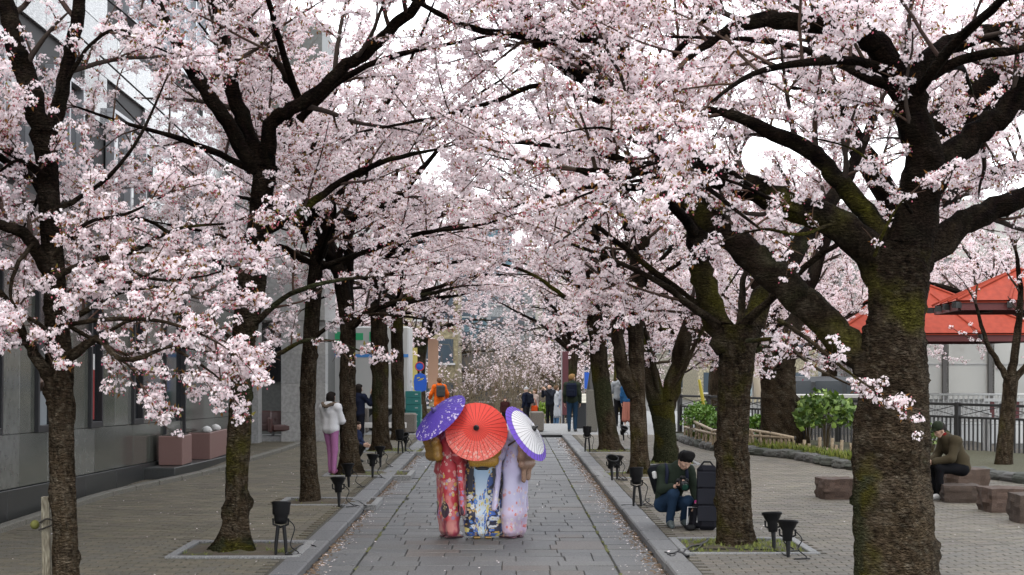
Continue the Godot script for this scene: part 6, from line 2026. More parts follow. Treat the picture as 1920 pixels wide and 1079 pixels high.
func torso(j: Dictionary, fat: float, s := 1.0) -> Array:
	var side: Vector3 = (j.shoulder_l - j.shoulder_r).normalized() * s
	var out := []
	for e: float in [-1.0, 1.0]:
		out.append([j.chest + side * e * 0.07, j.waist + side * e * 0.055, 0.098 * s + fat, 0.088 * s + fat])
		out.append([j.waist + side * e * 0.055, j.pelvis + side * e * 0.06, 0.088 * s + fat, 0.098 * s + fat])
	out.append([j.shoulder_r, j.shoulder_l, 0.062 * s + fat, 0.062 * s + fat])
	out.append([j.chest, j.neck, 0.10 * s + fat, 0.062 * s + fat])
	return out


func arm(j: Dictionary, side: String, fat: float, s := 1.0, till := 0.96) -> Array:
	return [[j["shoulder_" + side], j["elbow_" + side], 0.052 * s + fat, 0.042 * s + fat], [j["elbow_" + side], (j["elbow_" + side] as Vector3).lerp(j["wrist_" + side], till), 0.042 * s + fat, 0.028 * s + fat]]


func leg(j: Dictionary, side: String, fat: float, s := 1.0) -> Array:
	return [[j["hip_" + side], j["knee_" + side], 0.084 * s + fat, 0.056 * s + fat], [j["knee_" + side], j["ankle_" + side], 0.055 * s + fat, 0.036 * s + fat]]


func hand_at(m: MB, j: Dictionary, side: String, curl: float, palm := Vector3.ZERO) -> void:
	var w: Vector3 = j["wrist_" + side]
	var d: Vector3 = (w - j["elbow_" + side]).normalized()
	var z := palm if palm != Vector3.ZERO else (Vector3(1, 0, 0.3) if side == "r" else Vector3(-1, 0, 0.3))
	z = (z - d * z.dot(d)).normalized()
	var y := -d
	var x := y.cross(z)
	if side == "r": x = -x
	m.add(hand_template(curl), Transform3D(Basis(x, y, z), w + d * 0.02))


# the nude figure as one continuous mesh, and the joints it was posed with
func figure(t: Node3D, j: Dictionary, s: float, look: Basis, curl_r := 0.35, curl_l := 0.35, palm_r := Vector3.ZERO, palm_l := Vector3.ZERO, cell := 0.018) -> void:
	var bones := torso(j, -0.012, s)
	bones += arm(j, "r", 0, s, 1.0) + arm(j, "l", 0, s, 1.0) + leg(j, "r", -0.01, s) + leg(j, "l", -0.01, s)
	bones.append([j.neck - Vector3(0, 0.03, 0), (j.head as Vector3) + look * Vector3(0, -0.05, -0.015), 0.056 * s, 0.052 * s])
	for e in ["r", "l"]: bones.append([j["ankle_" + e], j["toe_" + e], 0.036 * s, 0.026 * s])
	var m := body(bones, cell, 0.03, SKIN)
	m.add(head_template(), Transform3D(look.scaled(Vector3.ONE * s), j.head))
	hand_at(m, j, "r", curl_r, palm_r)
	hand_at(m, j, "l", curl_l, palm_l)
	var sm := mat("skin", Color.WHITE, 0.55, 0.0, true)
	part("body", m, sm, t)


func fabric(key: String, col: Color, rough := 0.85) -> StandardMaterial3D:
	var tex: NoiseTexture2D
	if not templates.has("weave"): templates["weave"] = noise_tex(0.15, Color(0.80, 0.80, 0.80), Color(1, 1, 1), 71, 3, 256)
	tex = templates["weave"]
	var m := textured(key, col, rough, tex, Vector3.ONE * 3.0, 0.3, false, false)
	m.metallic_specular = 0.15
	return m


func wrinkle(m: MB, amount: float, stretch := Vector3(9, 22, 9)) -> void:
	for i in m.v.size():
		m.v[i] += m.n[i] * (noise.get_noise_3dv(m.v[i] * stretch * 2.0) + 0.5 * noise.get_noise_3dv(m.v[i] * stretch * 5.0)) * amount


func garment(t: Node3D, called: String, bones: Array, m: Material, cell := 0.016, folds := 0.010, k := 0.03) -> void:
	var b := body(bones, cell, k)
	wrinkle(b, folds)
	part(called, b, m, t)


func hair(t: Node3D, kind: String, j: Dictionary, look: Basis, s: float, col: Color, called := "hair") -> void:
	var hm := mat("hair" + str(col), col, 0.75)
	hm.metallic_specular = 0.2
	part(called, hair_template(kind), hm, t, Transform3D(look.scaled(Vector3.ONE * s), j.head))


func shoes(t: Node3D, j: Dictionary, m: Material, s := 1.0) -> void:
	for e in ["r", "l"]:
		var a: Vector3 = j["ankle_" + e]
		var b: Vector3 = j["toe_" + e]
		part("shoe", body([[a + Vector3(0, -0.02, 0), a * 0.5 + b * 0.5, 0.045 * s, 0.042 * s], [a * 0.5 + b * 0.5, b, 0.042 * s, 0.036 * s], [a + Vector3(0, -0.04, -0.01), a + Vector3(0, -0.045, 0), 0.038, 0.038]], 0.013, 0.02), m, t)


func person(label: String, where: Vector3, turn: float) -> Node3D:
	return thing("person", label, "person", where, turn)


# a clothed figure; o holds what differs from a plain standing one
func clothed(label: String, where: Vector3, turn: float, h: float, o: Dictionary) -> Node3D:
	var t := person(label, where, turn)
	var s := h / 1.70
	var j := stance(h)
	for k in o.get("pose", {}): j[k] = o.pose[k]
	var look := Basis.from_euler(o.get("look", Vector3.ZERO))
	figure(t, j, s, look, o.get("curl_r", 0.4), o.get("curl_l", 0.4), o.get("palm_r", Vector3.ZERO), o.get("palm_l", Vector3.ZERO), 0.022)
	var cell := 0.02
	var top: Array = torso(j, o.get("bulk", 0.022), s)
	top += arm(j, "r", o.get("bulk", 0.022) * 0.8, s) + arm(j, "l", o.get("bulk", 0.022) * 0.8, s)
	if o.get("long", 0.0) > 0.0:
		var down: Vector3 = (j.knee_r + j.knee_l) * 0.5
		for e: float in [-1.0, 1.0]:
			var c: Vector3 = (j.pelvis as Vector3).lerp(down, o.long)
			top.append([j.pelvis + Vector3(e * 0.05, 0, 0), c + Vector3(e * 0.07, 0, 0), 0.12, 0.13])
	if o.get("hood", false):
		top += [[j.neck + Vector3(-0.06, 0.0, -0.07), j.neck + Vector3(0.06, 0.0, -0.07), 0.055, 0.055], [j.neck + Vector3(0, -0.05, -0.10), j.neck + Vector3(0, -0.13, -0.10), 0.06, 0.035]]
	garment(t, o.get("top_name", "jacket"), top, fabric("top" + label, o.top), cell, 0.012)
	if o.has("skirt"):
		var down: Vector3 = ((j.ankle_r + j.ankle_l) * 0.5) + Vector3(0, 0.18, 0)
		var sk := []
		for e: float in [-1.0, 1.0]: sk.append([j.pelvis + Vector3(e * 0.05, 0.06, 0), down + Vector3(e * 0.09, 0, 0), 0.105, 0.10])
		var b := body(sk, cell, 0.03)
		for i in b.v.size():
			var a := atan2(b.v[i].z, b.v[i].x)
			b.v[i] += b.n[i] * sin(a * 12.0) * 0.012 * clampf((0.95 - b.v[i].y) * 2.0, 0, 1)
		part("skirt", b, fabric("skirt" + label, o.skirt), t)
	else:
		garment(t, "trousers", leg(j, "r", 0.012, s) + leg(j, "l", 0.012, s) + [[j.hip_r, j.hip_l, 0.10 * s, 0.10 * s], [j.pelvis, j.waist, 0.11 * s, 0.10 * s]], fabric("trousers" + label, o.trousers), cell, 0.010)
	shoes(t, j, mat("shoe" + str(o.get("shoe", Color.BLACK)), o.get("shoe", lin(0.03, 0.03, 0.03)), 0.6), s)
	hair(t, o.get("hair", "short"), j, look, s, o.get("hair_col", lin(0.018, 0.014, 0.012)), "cap" if o.get("hair", "") == "cap" else "hair")
	if o.has("pack"):
		var m := MB.new()
		m.box(j.chest + Vector3(0, -0.04, -0.21) * s, Vector3(0.31, 0.42, 0.17) * s, Basis(), Color.WHITE, 0.05)
		var pk := part("backpack", m, fabric("pack" + label, o.pack), t)
		m = MB.new()
		m.box(j.chest + Vector3(0, -0.12, -0.30) * s, Vector3(0.23, 0.2, 0.05) * s, Basis(), Color.WHITE, 0.02)
		part("pocket", m, fabric("pack" + label, o.pack), pk)
		for e: float in [-1.0, 1.0]:
			m = MB.new()
			m.tube(spline([j.chest + Vector3(e * 0.12, 0.12, -0.16), j.neck + Vector3(e * 0.11, 0.02, -0.02), j.chest + Vector3(e * 0.12, 0.02, 0.14), j.chest + Vector3(e * 0.14, -0.18, 0.06)], 4), fill(13, 0.02), 6)
			part("strap", m, fabric("pack" + label, o.pack), pk)
	return t


# ---- printed kimono cloth: an image laid round the figure
func flower(im: Image, cx: float, cy: float, r: float, col: Color, heart: Color) -> void:
	for k in 5:
		var a := k * TAU / 5 + cx
		disc(im, cx + cos(a) * r * 0.62, cy + sin(a) * r * 0.62, r * 0.52, col)
	disc(im, cx, cy, r * 0.28, heart)


func disc(im: Image, cx: float, cy: float, r: float, col: Color) -> void:
	var w := im.get_width()
	for y in range(maxi(0, int(cy - r)), mini(im.get_height(), int(cy + r) + 1)):
		for x in range(int(cx - r), int(cx + r) + 1):
			if (x - cx) * (x - cx) + (y - cy) * (y - cy) <= r * r: im.set_pixel(posmod(x, w), y, col)


func cloth_print(kind: int) -> ImageTexture:
	var W := 512
	var H := 512
	var im := Image.create(W, H, false, Image.FORMAT_RGB8)
	var base: Color = [lin(0.48, 0.03, 0.045), lin(0.30, 0.46, 0.66), lin(0.46, 0.42, 0.62)][kind]
	im.fill(base)
	rng.seed = 300 + kind
	# u = 0.5 is the middle of the back; v = 0 the shoulder, 1 the hem
	if kind == 0:
		for y in H:
			for x in W:
				var f := noise.get_noise_2d(x * 0.06, y * 0.04 + 40)
				if y > 240 and f > 0.02: im.set_pixel(x, y, lin(0.50, 0.06, 0.08).lerp(lin(0.62, 0.19, 0.18), clampf(f * 3, 0, 1)))
				if y > 430: im.set_pixel(x, y, lin(0.30, 0.02, 0.05).lerp(lin(0.55, 0.20, 0.18), clampf(0.5 + f * 3, 0, 1)))
		for i in 260:
			var y := rng.randf_range(0, 260)
			flower(im, rng.randf() * W, y, rng.randf_range(3, 8), lin(0.70, 0.30, 0.30) if rng.randf() < 0.6 else lin(0.65, 0.55, 0.5), lin(0.5, 0.3, 0.05))
		for i in 190:
			flower(im, rng.randf() * W, rng.randf_range(220, 430), rng.randf_range(4, 11), [lin(0.62, 0.06, 0.10), lin(0.65, 0.40, 0.12), lin(0.32, 0.22, 0.45), lin(0.65, 0.45, 0.42)][rng.randi() % 4], lin(0.6, 0.4, 0.05))
		for k in 4:
			disc(im, 64 + 128 * k, 380, 40, lin(0.035, 0.012, 0.03))
			for q in 14: flower(im, 64 + 128 * k + rng.randf_range(-22, 26), 366 + rng.randf_range(-22, 16), 4, lin(0.55, 0.48, 0.22), lin(0.6, 0.05, 0.08))
	elif kind == 1:
		for y in H:
			for x in W:
				var u := float(x) / W
				var f := noise.get_noise_2d(x * 0.08, y * 0.06)
				var edge := 0.5 - 0.10 + 0.03 * sin(y * 0.03)
				if u < edge or u > 0.62: im.set_pixel(x, y, lin(0.02, 0.02, 0.045) if f > -0.12 else lin(0.05, 0.10, 0.30))
				elif y > 160: im.set_pixel(x, y, base.lerp(lin(0.52, 0.62, 0.72), clampf((y - 160) / 140.0, 0, 1)))
		for i in 900:
			var x := rng.randf() * W
			var y := rng.randf_range(0, H)
			var u := x / W
			if u > 0.42 and u < 0.61 and y < 300: continue
			flower(im, x, y, rng.randf_range(2.5, 6), [lin(0.52, 0.34, 0.08), lin(0.60, 0.45, 0.18), lin(0.62, 0.50, 0.38)][rng.randi() % 3], lin(0.35, 0.10, 0.03))
		for i in 240:
			flower(im, rng.randf() * W, rng.randf_range(290, 506), rng.randf_range(4, 12), [lin(0.05, 0.14, 0.52), lin(0.68, 0.70, 0.74), lin(0.60, 0.62, 0.70), lin(0.08, 0.22, 0.6), lin(0.62, 0.55, 0.2)][rng.randi() % 5], lin(0.62, 0.45, 0.08))
	else:
		for y in H:
			for x in W:
				var f := noise.get_noise_2d(x * 0.03, y * 0.02)
				im.set_pixel(x, y, base.lerp(lin(0.58, 0.56, 0.74), clampf(0.4 + f, 0, 1)).lerp(lin(0.60, 0.42, 0.55), clampf((y - 330) / 200.0, 0, 0.8)))
		for i in 150:
			flower(im, rng.randf() * W, rng.randf_range(0, 190), rng.randf_range(3, 9), [lin(0.58, 0.30, 0.34), lin(0.66, 0.50, 0.50), lin(0.40, 0.30, 0.5)][rng.randi() % 3], lin(0.6, 0.5, 0.2))
		for i in 230:
			var y := 512 - 240 * pow(rng.randf(), 1.3)
			flower(im, rng.randf() * W, y, rng.randf_range(3, 9), [lin(0.62, 0.16, 0.16), lin(0.68, 0.50, 0.55), lin(0.66, 0.62, 0.70), lin(0.60, 0.34, 0.40)][rng.randi() % 4], lin(0.65, 0.5, 0.2))
	return ImageTexture.create_from_image(im)


func round_uv(m: MB, top: float) -> void:
	for i in m.v.size():
		m.u[i] = Vector2(fposmod(atan2(m.v[i].x, -m.v[i].z) / TAU + 0.5, 1.0), clampf(1.0 - m.v[i].y / top, 0.0, 1.0))


func kimono_woman(label: String, where: Vector3, turn: float, h: float, kind: int, pose: Dictionary, obi_col: Color, obi2: Color) -> Dictionary:
	var t := person(label, where, turn)
	var s := h / 1.70
	var j := stance(h)
	for k in pose: j[k] = pose[k]
	var look := Basis.from_euler(Vector3(0.1, 0, 0))
	figure(t, j, s, look, 0.9, 0.9, Vector3.ZERO, Vector3.ZERO, 0.02)
	var cm := mat("kimono" + str(kind), Color.WHITE, 0.55)
	cm.albedo_texture = cloth_print(kind)
	cm.rim_enabled = true
	cm.rim = 0.3
	# robe: shoulders to hem, narrowing at the ankles and spreading at the hem
	var bones := torso(j, 0.028, s)
	for e: float in [-1.0, 0.0, 1.0]:
		bones.append([j.pelvis + Vector3(e * 0.08, 0, 0), Vector3(e * 0.095, 0.30, 0.01), 0.122 * s, 0.108 * s])
		bones.append([Vector3(e * 0.095, 0.30, 0.01), Vector3(e * 0.115, 0.10, 0.01), 0.108 * s, 0.088 * s])
	var b := body(bones, 0.013, 0.05)
	if kind == 1:                                                     # the middle robe is worn fuller
		for i in b.v.size(): b.v[i].x *= 1.0 + 0.28 * smoothstep(1.05, 0.75, b.v[i].y)
	for i in b.v.size():
		var v := b.v[i]
		var a := atan2(v.x, -v.z)
		var low := clampf((0.85 - v.y) * 1.4, 0, 1)
		b.v[i] += b.n[i] * (0.014 * sin(a * 3.0 + v.y * 2.0) * low + 0.028 * noise.get_noise_3dv(v * Vector3(26, 7, 26)) + 0.014 * noise.get_noise_3dv(v * Vector3(60, 30, 60)) + 0.016 * exp(-pow((v.y - 0.86 + 0.02 * sin(a * 2.0)) / 0.035, 2.0)))
		if v.y < 0.045: b.v[i].y = 0.03
	round_uv(b, 1.50 * s)
	part("kimono", b, cm, t)
	# hanging sleeves
	for e in ["r", "l"]:
		var sg := -1.0 if e == "r" else 1.0
		var sl := [[j["shoulder_" + e], j["elbow_" + e], 0.075 * s, 0.07 * s], [j["elbow_" + e], (j["elbow_" + e] as Vector3).lerp(j["wrist_" + e], 0.85), 0.07 * s, 0.055 * s]]
		for q in 6:
			var p: Vector3 = (j["elbow_" + e] as Vector3).lerp(j["wrist_" + e], 0.1 + q * 0.13)
			sl.append([p, Vector3(p.x + sg * (0.10 - q * 0.012), maxf(p.y - 0.70, 0.30), p.z - 0.05 * q / 5.0), 0.040, 0.030])
		var sb := body(sl, 0.013, 0.03)
		wrinkle(sb, 0.022, Vector3(16, 5, 16))
		for i in sb.v.size(): sb.u[i] = Vector2(fposmod(sb.v[i].x * 0.7 + sb.v[i].z * 0.9 + (0.15 if kind != 1 else 0.0), 1.0) * (1.0 if kind != 1 else 0.36), clampf(1.0 - sb.v[i].y / (1.5 * s), 0, 1))
		part("sleeve", sb, cm, t)
	# obi and its bow
	var om := textured("obi" + str(kind), obi_col, 0.45, noise_tex(0.05, obi2.lerp(Color.WHITE, 0.1), Color(1, 1, 1), 80 + kind, 3, 256), Vector3(5, 5, 5), 0.4, false, false)
	var ob := body([[Vector3(-0.055, 1.0, 0.0) * s, Vector3(-0.055, 1.2, 0.0) * s, 0.128 * s, 0.128 * s], [Vector3(0.055, 1.0, 0.0) * s, Vector3(0.055, 1.2, 0.0) * s, 0.128 * s, 0.128 * s]], 0.014, 0.03)
	part("obi", ob, om, t)
	var bow := []
	if kind == 1:
		bow = [[Vector3(-0.17, 1.19, -0.19) * s, Vector3(0.17, 1.20, -0.19) * s, 0.075, 0.075, 0.7], [Vector3(-0.13, 1.06, -0.19) * s, Vector3(0.13, 1.06, -0.19) * s, 0.075, 0.075, 0.7], [Vector3(-0.22, 1.24, -0.18), Vector3(-0.12, 1.10, -0.2), 0.05, 0.06], [Vector3(0.24, 1.25, -0.18), Vector3(0.12, 1.12, -0.2), 0.055, 0.06]]
	else:
		bow = [[Vector3(-0.11, 1.22, -0.20) * s, Vector3(0.11, 1.22, -0.20) * s, 0.07, 0.07, 1.0], [Vector3(-0.12, 1.12, -0.20) * s, Vector3(0.12, 1.12, -0.20) * s, 0.07, 0.07, 0.9], [Vector3(-0.10, 1.01, -0.19) * s, Vector3(0.10, 1.01, -0.19) * s, 0.06, 0.06, 0.9], [Vector3(-0.06, 1.0, -0.19) * s, Vector3(-0.05, 0.82, -0.18) * s, 0.045, 0.04, 0.7], [Vector3(0.06, 1.0, -0.19) * s, Vector3(0.05, 0.80, -0.18) * s, 0.045, 0.04, 0.7]]
		if kind == 0: bow = bow.slice(0, 2) + [[Vector3(0.0, 1.24, -0.18) * s, Vector3(-0.13, 1.31, -0.24) * s, 0.04, 0.06], [Vector3(0.0, 1.24, -0.18) * s, Vector3(0.13, 1.31, -0.24) * s, 0.04, 0.06]]
	var bb := body(bow, 0.012, 0.03)
	wrinkle(bb, 0.014, Vector3(20, 12, 20))
	part("obi_bow", bb, om, t)
	if kind == 1:
		var m := MB.new()
		var ring := []
		for k in 25: ring.append(Vector3(cos(TAU * k / 24) * 0.192, 0.955, sin(TAU * k / 24) * 0.142 + 0.0) * s)
		m.tube(ring, fill(25, 0.022), 6)
		part("sash", m, mat("black_silk", lin(0.02, 0.02, 0.03), 0.5), t)
		for e: float in [-1.0, 1.0]:
			m = MB.new()
			m.box(Vector3(e * 0.165, 0.80, -0.155) * s, Vector3(0.065, 0.30, 0.014), Basis.from_euler(Vector3(0.08, -e * 0.5, e * 0.05)), Color.WHITE, 0.006)
			part("sash_end", m, mat("black_silk", lin(0.02, 0.02, 0.03), 0.5), t)
	for e: float in [-1.0, 1.0]:
		part("sock", body([[Vector3(e * 0.07, 0.05, 0.02), Vector3(e * 0.075, 0.045, 0.15), 0.03, 0.028]], 0.008), mat("white_sock", lin(0.72, 0.70, 0.74), 0.8), t)
		var m := MB.new()
		m.box(Vector3(e * 0.073, 0.012, 0.06), Vector3(0.085, 0.022, 0.24), Basis(), Color.WHITE, 0.008)
		part("sandal", m, mat(["red_sandal", "gold_sandal", "plum_sandal"][kind], [lin(0.12, 0.05, 0.06), lin(0.32, 0.20, 0.06), lin(0.10, 0.04, 0.06)][kind], 0.6), t)
	hair(t, "bun", j, look, s, lin(0.02, 0.014, 0.012))
	return {"node": t, "joints": j}


# ---- oiled-paper parasol; axis points from the hand through the knob
func paper_parasol(label: String, knob: Vector3, axis: Vector3, r: float, tex: Texture2D, rib_col: Color, knob_col: Color, handle: float) -> void:
	axis = axis.normalized()
	var x := axis.cross(Vector3(0.2, 1, 0.1)).normalized()
	var b := Basis(x, axis, x.cross(axis))
	var t := thing("paper_parasol", label, "parasol", knob)
	t.basis = b
	var n := 34
	var m := MB.new()
	var prof := [Vector2(0.012, 0.0), Vector2(0.25, -0.030), Vector2(0.5, -0.072), Vector2(0.75, -0.122), Vector2(1.0, -0.180)]
	for i in prof.size():
		for k in n * 2 + 1:
			var a := TAU * k / (n * 2)
			var sag := 0.0 if k % 2 == 0 else 0.011
			var q: Vector2 = prof[i]
			var rr := r * q.x * (1.0 - (sag * 0.8 if i == prof.size() - 1 else 0.0))
			m.v.append(Vector3(cos(a) * rr, q.y * r * 2.2 * 0.8 - sag * r * q.x, sin(a) * rr))
			m.n.append(Vector3(cos(a) * 0.35, 1.0, sin(a) * 0.35).normalized())
			m.c.append(Color.WHITE)
			m.u.append(Vector2(float(k) / (n * 2), q.x))
	var w := n * 2 + 1
	for i in prof.size() - 1:
		for k in n * 2:
			var p := i * w + k
			m.ix.append(p); m.ix.append(p + w); m.ix.append(p + 1)
			m.ix.append(p + 1); m.ix.append(p + w); m.ix.append(p + w + 1)
	var pm := StandardMaterial3D.new()
	pm.resource_name = "parasol_paper"
	pm.albedo_texture = tex
	pm.roughness = 0.6
	pm.backlight_enabled = true
	pm.backlight = Color(0.7, 0.7, 0.7)
	pm.cull_mode = BaseMaterial3D.CULL_DISABLED
	part("canopy", m, pm, t)
	var rib := MB.new()
	var pts := []
	for i in prof.size(): pts.append(Vector3(r * prof[i].x, prof[i].y * r * 1.76 + 0.003, 0))
	rib.tube(pts, [0.0007, 0.0013, 0.0017, 0.0019, 0.0019], 4)
	var rm := rib.mesh(mat("rib" + str(rib_col), rib_col, 0.6))
	for k in n: part("rib", rm, null, t, Transform3D(Basis.from_euler(Vector3(0, TAU * k / n, 0)), Vector3.ZERO))
	m = MB.new()
	m.lathe([Vector2(0.036, -0.02), Vector2(0.036, 0.014), Vector2(0.028, 0.026), Vector2(0.016, 0.032), Vector2(0.015, 0.06), Vector2(0.001, 0.065)], 14)
	part("knob", m, mat("knob" + str(knob_col), knob_col, 0.5), t)
	m = MB.new()
	m.tube([Vector3(0, -0.01, 0), Vector3(0, -handle, 0)], [0.011, 0.012], 8)
	part("handle", m, mat("dark_bamboo", lin(0.05, 0.03, 0.02), 0.5), t)


func pure(r: float, g: float, b: float) -> Color:
	return Color(r, g, b).linear_to_srgb()


func parasol_print(kind: int) -> ImageTexture:
	var W := 1024
	var H := 256
	var im := Image.create(W, H, false, Image.FORMAT_RGB8)
	rng.seed = 900 + kind
	var base: Color = [pure(0.10, 0.055, 0.42), pure(0.78, 0.062, 0.040), pure(0.80, 0.80, 0.82)][kind]
	im.fill(base)
	if kind == 0:
		for i in 150:
			var v := sqrt(rng.randf_range(0.10, 0.95))
			flower(im, rng.randf() * W, v * H, rng.randf_range(4, 8), pure(0.60, 0.55, 0.74), pure(0.5, 0.45, 0.7))
		for i in 700: disc(im, rng.randf() * W, sqrt(rng.randf()) * H, 1.2, pure(0.45, 0.4, 0.66))
	elif kind == 1:
		for i in 30:
			var u := rng.randf_range(0.60, 0.9)
			flower(im, u * W, rng.randf_range(0.72, 0.92) * H, 7, pure(0.78, 0.42, 0.36), pure(0.75, 0.3, 0.2))
		for i in 15000:  # pale speckles; this half's glow of light through the paper is printed too
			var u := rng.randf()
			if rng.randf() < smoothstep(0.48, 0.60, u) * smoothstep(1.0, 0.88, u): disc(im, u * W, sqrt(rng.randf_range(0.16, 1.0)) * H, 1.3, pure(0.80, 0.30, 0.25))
	else:
		for y in H:
			for x in W:
				if y > H * 0.80: im.set_pixel(x, y, pure(0.16, 0.07, 0.55))
	return ImageTexture.create_from_image(im)


func people() -> void:
	var zw := 17.7
	var X := func(px: float) -> float: return (px - CX) / F * zw
	# --- the three women in kimono
	var pose := {"elbow_l": Vector3(0.245, 1.08, 0.06), "wrist_l": Vector3(0.12, 1.18, 0.26), "elbow_r": Vector3(-0.245, 1.04, 0.04), "wrist_r": Vector3(-0.14, 1.02, 0.24)}
	kimono_woman("woman in a red flowered kimono with a gold obi bow under the purple parasol", Vector3(X.call(838), 0.006, -zw - 0.1), 2.05, 1.60, 0, pose, pure(0.42, 0.27, 0.07), pure(0.35, 0.2, 0.07))
	kimono_woman("woman in a black, gold and pale blue kimono seen from behind under the red parasol", Vector3(X.call(905), 0.006, -zw), PI + 0.05, 1.60, 1, pose, pure(0.50, 0.34, 0.07), pure(0.45, 0.28, 0.07))
	kimono_woman("woman in a lavender flowered kimono with a bronze obi bow under the white parasol", Vector3(X.call(966), 0.006, -zw - 0.05), PI + 0.95, 1.60, 2, pose, pure(0.34, 0.23, 0.17), pure(0.4, 0.28, 0.2))
	paper_parasol("purple paper parasol with small white blossoms, tilted to the left", at(814, 771, zw - 0.15), Vector3(-0.60, 0.70, 0.38), 0.40, parasol_print(0), lin(0.07, 0.04, 0.30), lin(0.05, 0.03, 0.2), 0.62)
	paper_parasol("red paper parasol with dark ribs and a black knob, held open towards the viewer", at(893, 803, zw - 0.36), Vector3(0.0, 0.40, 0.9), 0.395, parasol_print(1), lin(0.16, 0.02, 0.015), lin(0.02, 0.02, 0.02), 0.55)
	paper_parasol("white paper parasol with a purple border and black knob, tilted to the right", at(1001, 804, zw - 0.30), Vector3(0.78, 0.54, 0.38), 0.40, parasol_print(2), lin(0.10, 0.09, 0.10), lin(0.015, 0.015, 0.015), 0.62)
	rng.seed = 77
	# --- the crouching photographer and his things
	var foot := on_ground(1262, 988)
	var z0 := -foot.z
	var t := person("crouching man in a dark green jacket and blue jeans looking down at his camera", foot, 0.0)
	var j := {"pelvis": Vector3(-0.05, 0.30, -0.14), "waist": Vector3(-0.04, 0.44, -0.12), "chest": Vector3(0.01, 0.62, -0.02), "neck": Vector3(0.06, 0.79, 0.05), "head": Vector3(0.135, 0.875, 0.15),
		"hip_r": Vector3(-0.13, 0.29, -0.12), "hip_l": Vector3(0.05, 0.29, -0.12), "knee_r": Vector3(-0.02, 0.46, 0.24), "knee_l": Vector3(0.17, 0.36, 0.24), "ankle_r": Vector3(-0.05, 0.075, 0.06), "ankle_l": Vector3(0.15, 0.085, -0.06),
		"toe_r": Vector3(-0.04, 0.03, 0.24), "toe_l": Vector3(0.17, 0.03, 0.10), "shoulder_r": Vector3(-0.13, 0.74, 0.0), "shoulder_l": Vector3(0.21, 0.73, 0.02), "elbow_r": Vector3(-0.17, 0.50, 0.10), "elbow_l": Vector3(0.28, 0.50, 0.06),
		"wrist_r": Vector3(0.00, 0.555, 0.27), "wrist_l": Vector3(0.27, 0.345, 0.20)}
	var look := Basis.from_euler(Vector3(0.62, 0.5, -0.1))
	figure(t, j, 1.0, look, 0.8, 0.7, Vector3(0.6, 0.8, 0.2), Vector3(-1, 0, 0.2), 0.015)
	var green := fabric("green_jacket", lin(0.035, 0.047, 0.034))
	garment(t, "jacket", torso(j, 0.026) + arm(j, "r", 0.020, 1.0, 0.80) + arm(j, "l", 0.020, 1.0, 0.9) + [[j.neck + Vector3(-0.05, 0, -0.03), j.neck + Vector3(0.05, 0, -0.03), 0.05, 0.05]], green, 0.013, 0.012)
	garment(t, "jeans", leg(j, "r", 0.014) + leg(j, "l", 0.014) + [[j.hip_r, j.hip_l, 0.11, 0.11], [j.pelvis, j.waist, 0.11, 0.10]], fabric("jeans", lin(0.032, 0.062, 0.115)), 0.013, 0.010)
	shoes(t, j, mat("grey_shoe", lin(0.08, 0.10, 0.10), 0.7), 1.0)
	hair(t, "thick", j, look, 0.97, lin(0.010, 0.009, 0.009))
	var m := MB.new()
	m.box(Vector3(-0.16, 0.60, -0.16), Vector3(0.24, 0.44, 0.16), Basis.from_euler(Vector3(0.4, -0.3, 0.2)), Color.WHITE, 0.05)
	var pk := part("backpack", m, fabric("black_pack", lin(0.02, 0.022, 0.026)), t)
	m = MB.new()
	m.tube(spline([Vector3(-0.15, 0.70, -0.12), Vector3(-0.10, 0.815, 0.0), Vector3(-0.09, 0.72, 0.12), Vector3(-0.11, 0.52, 0.08)], 5), fill(16, 0.024), 6)
	part("strap", m, fabric("navy_strap", lin(0.03, 0.035, 0.06)), pk)
	m = MB.new()
	m.tube(spline([Vector3(0.19, 0.68, -0.1), Vector3(0.17, 0.80, 0.02), Vector3(0.17, 0.70, 0.12), Vector3(0.18, 0.50, 0.06)], 5), fill(16, 0.022), 6)
	part("strap", m, fabric("navy_strap", lin(0.03, 0.035, 0.06)), pk)
	m = MB.new()
	m.box(Vector3(-0.24, 0.68, -0.02), Vector3(0.06, 0.1, 0.05), Basis.from_euler(Vector3(0, 0, 0.2)), Color.WHITE, 0.015)
	part("white_tag", m, mat("paper", Color.WHITE), pk)
	var c := thing("camera", "black camera with a wide green-glinting lens held by the crouching man", "camera", foot + Vector3(0.085, 0.60, 0.30), 0.15)
	c.rotation.x = 0.25
	c.scale = Vector3.ONE * 1.2
	m = MB.new(); m.box(Vector3(0, 0, 0), Vector3(0.14, 0.10, 0.06), Basis(), Color.WHITE, 0.015); part("camera_body", m, mat("lamp_black", Color.BLACK), c)
	m = MB.new(); m.box(Vector3(0, 0.062, 0), Vector3(0.06, 0.04, 0.05), Basis(), Color.WHITE, 0.012); part("viewfinder", m, mat("lamp_black", Color.BLACK), c)
	m = MB.new(); m.lathe([Vector2(0.042, 0.0), Vector2(0.046, 0.04), Vector2(0.050, 0.10), Vector2(0.044, 0.105), Vector2(0.042, 0.09)], 20, Transform3D(Basis.from_euler(Vector3(PI / 2, 0, 0)), Vector3(0, 0, 0.03))); var lb := part("lens_barrel", m, mat("lamp_black", Color.BLACK), c)
	m = MB.new(); m.lathe([Vector2(0.042, 0.088), Vector2(0.025, 0.097), Vector2(0.001, 0.1)], 20, Transform3D(Basis.from_euler(Vector3(PI / 2, 0, 0)), Vector3(0, 0, 0.03))); part("front_glass", m, mat("lens_glass", lin(0.01, 0.05, 0.035), 0.05), lb)
	c = thing("pink_flash", "small bright pink pouch in the crouching man's lowered hand", "pouch", foot + Vector3(0.285, 0.325, 0.24))
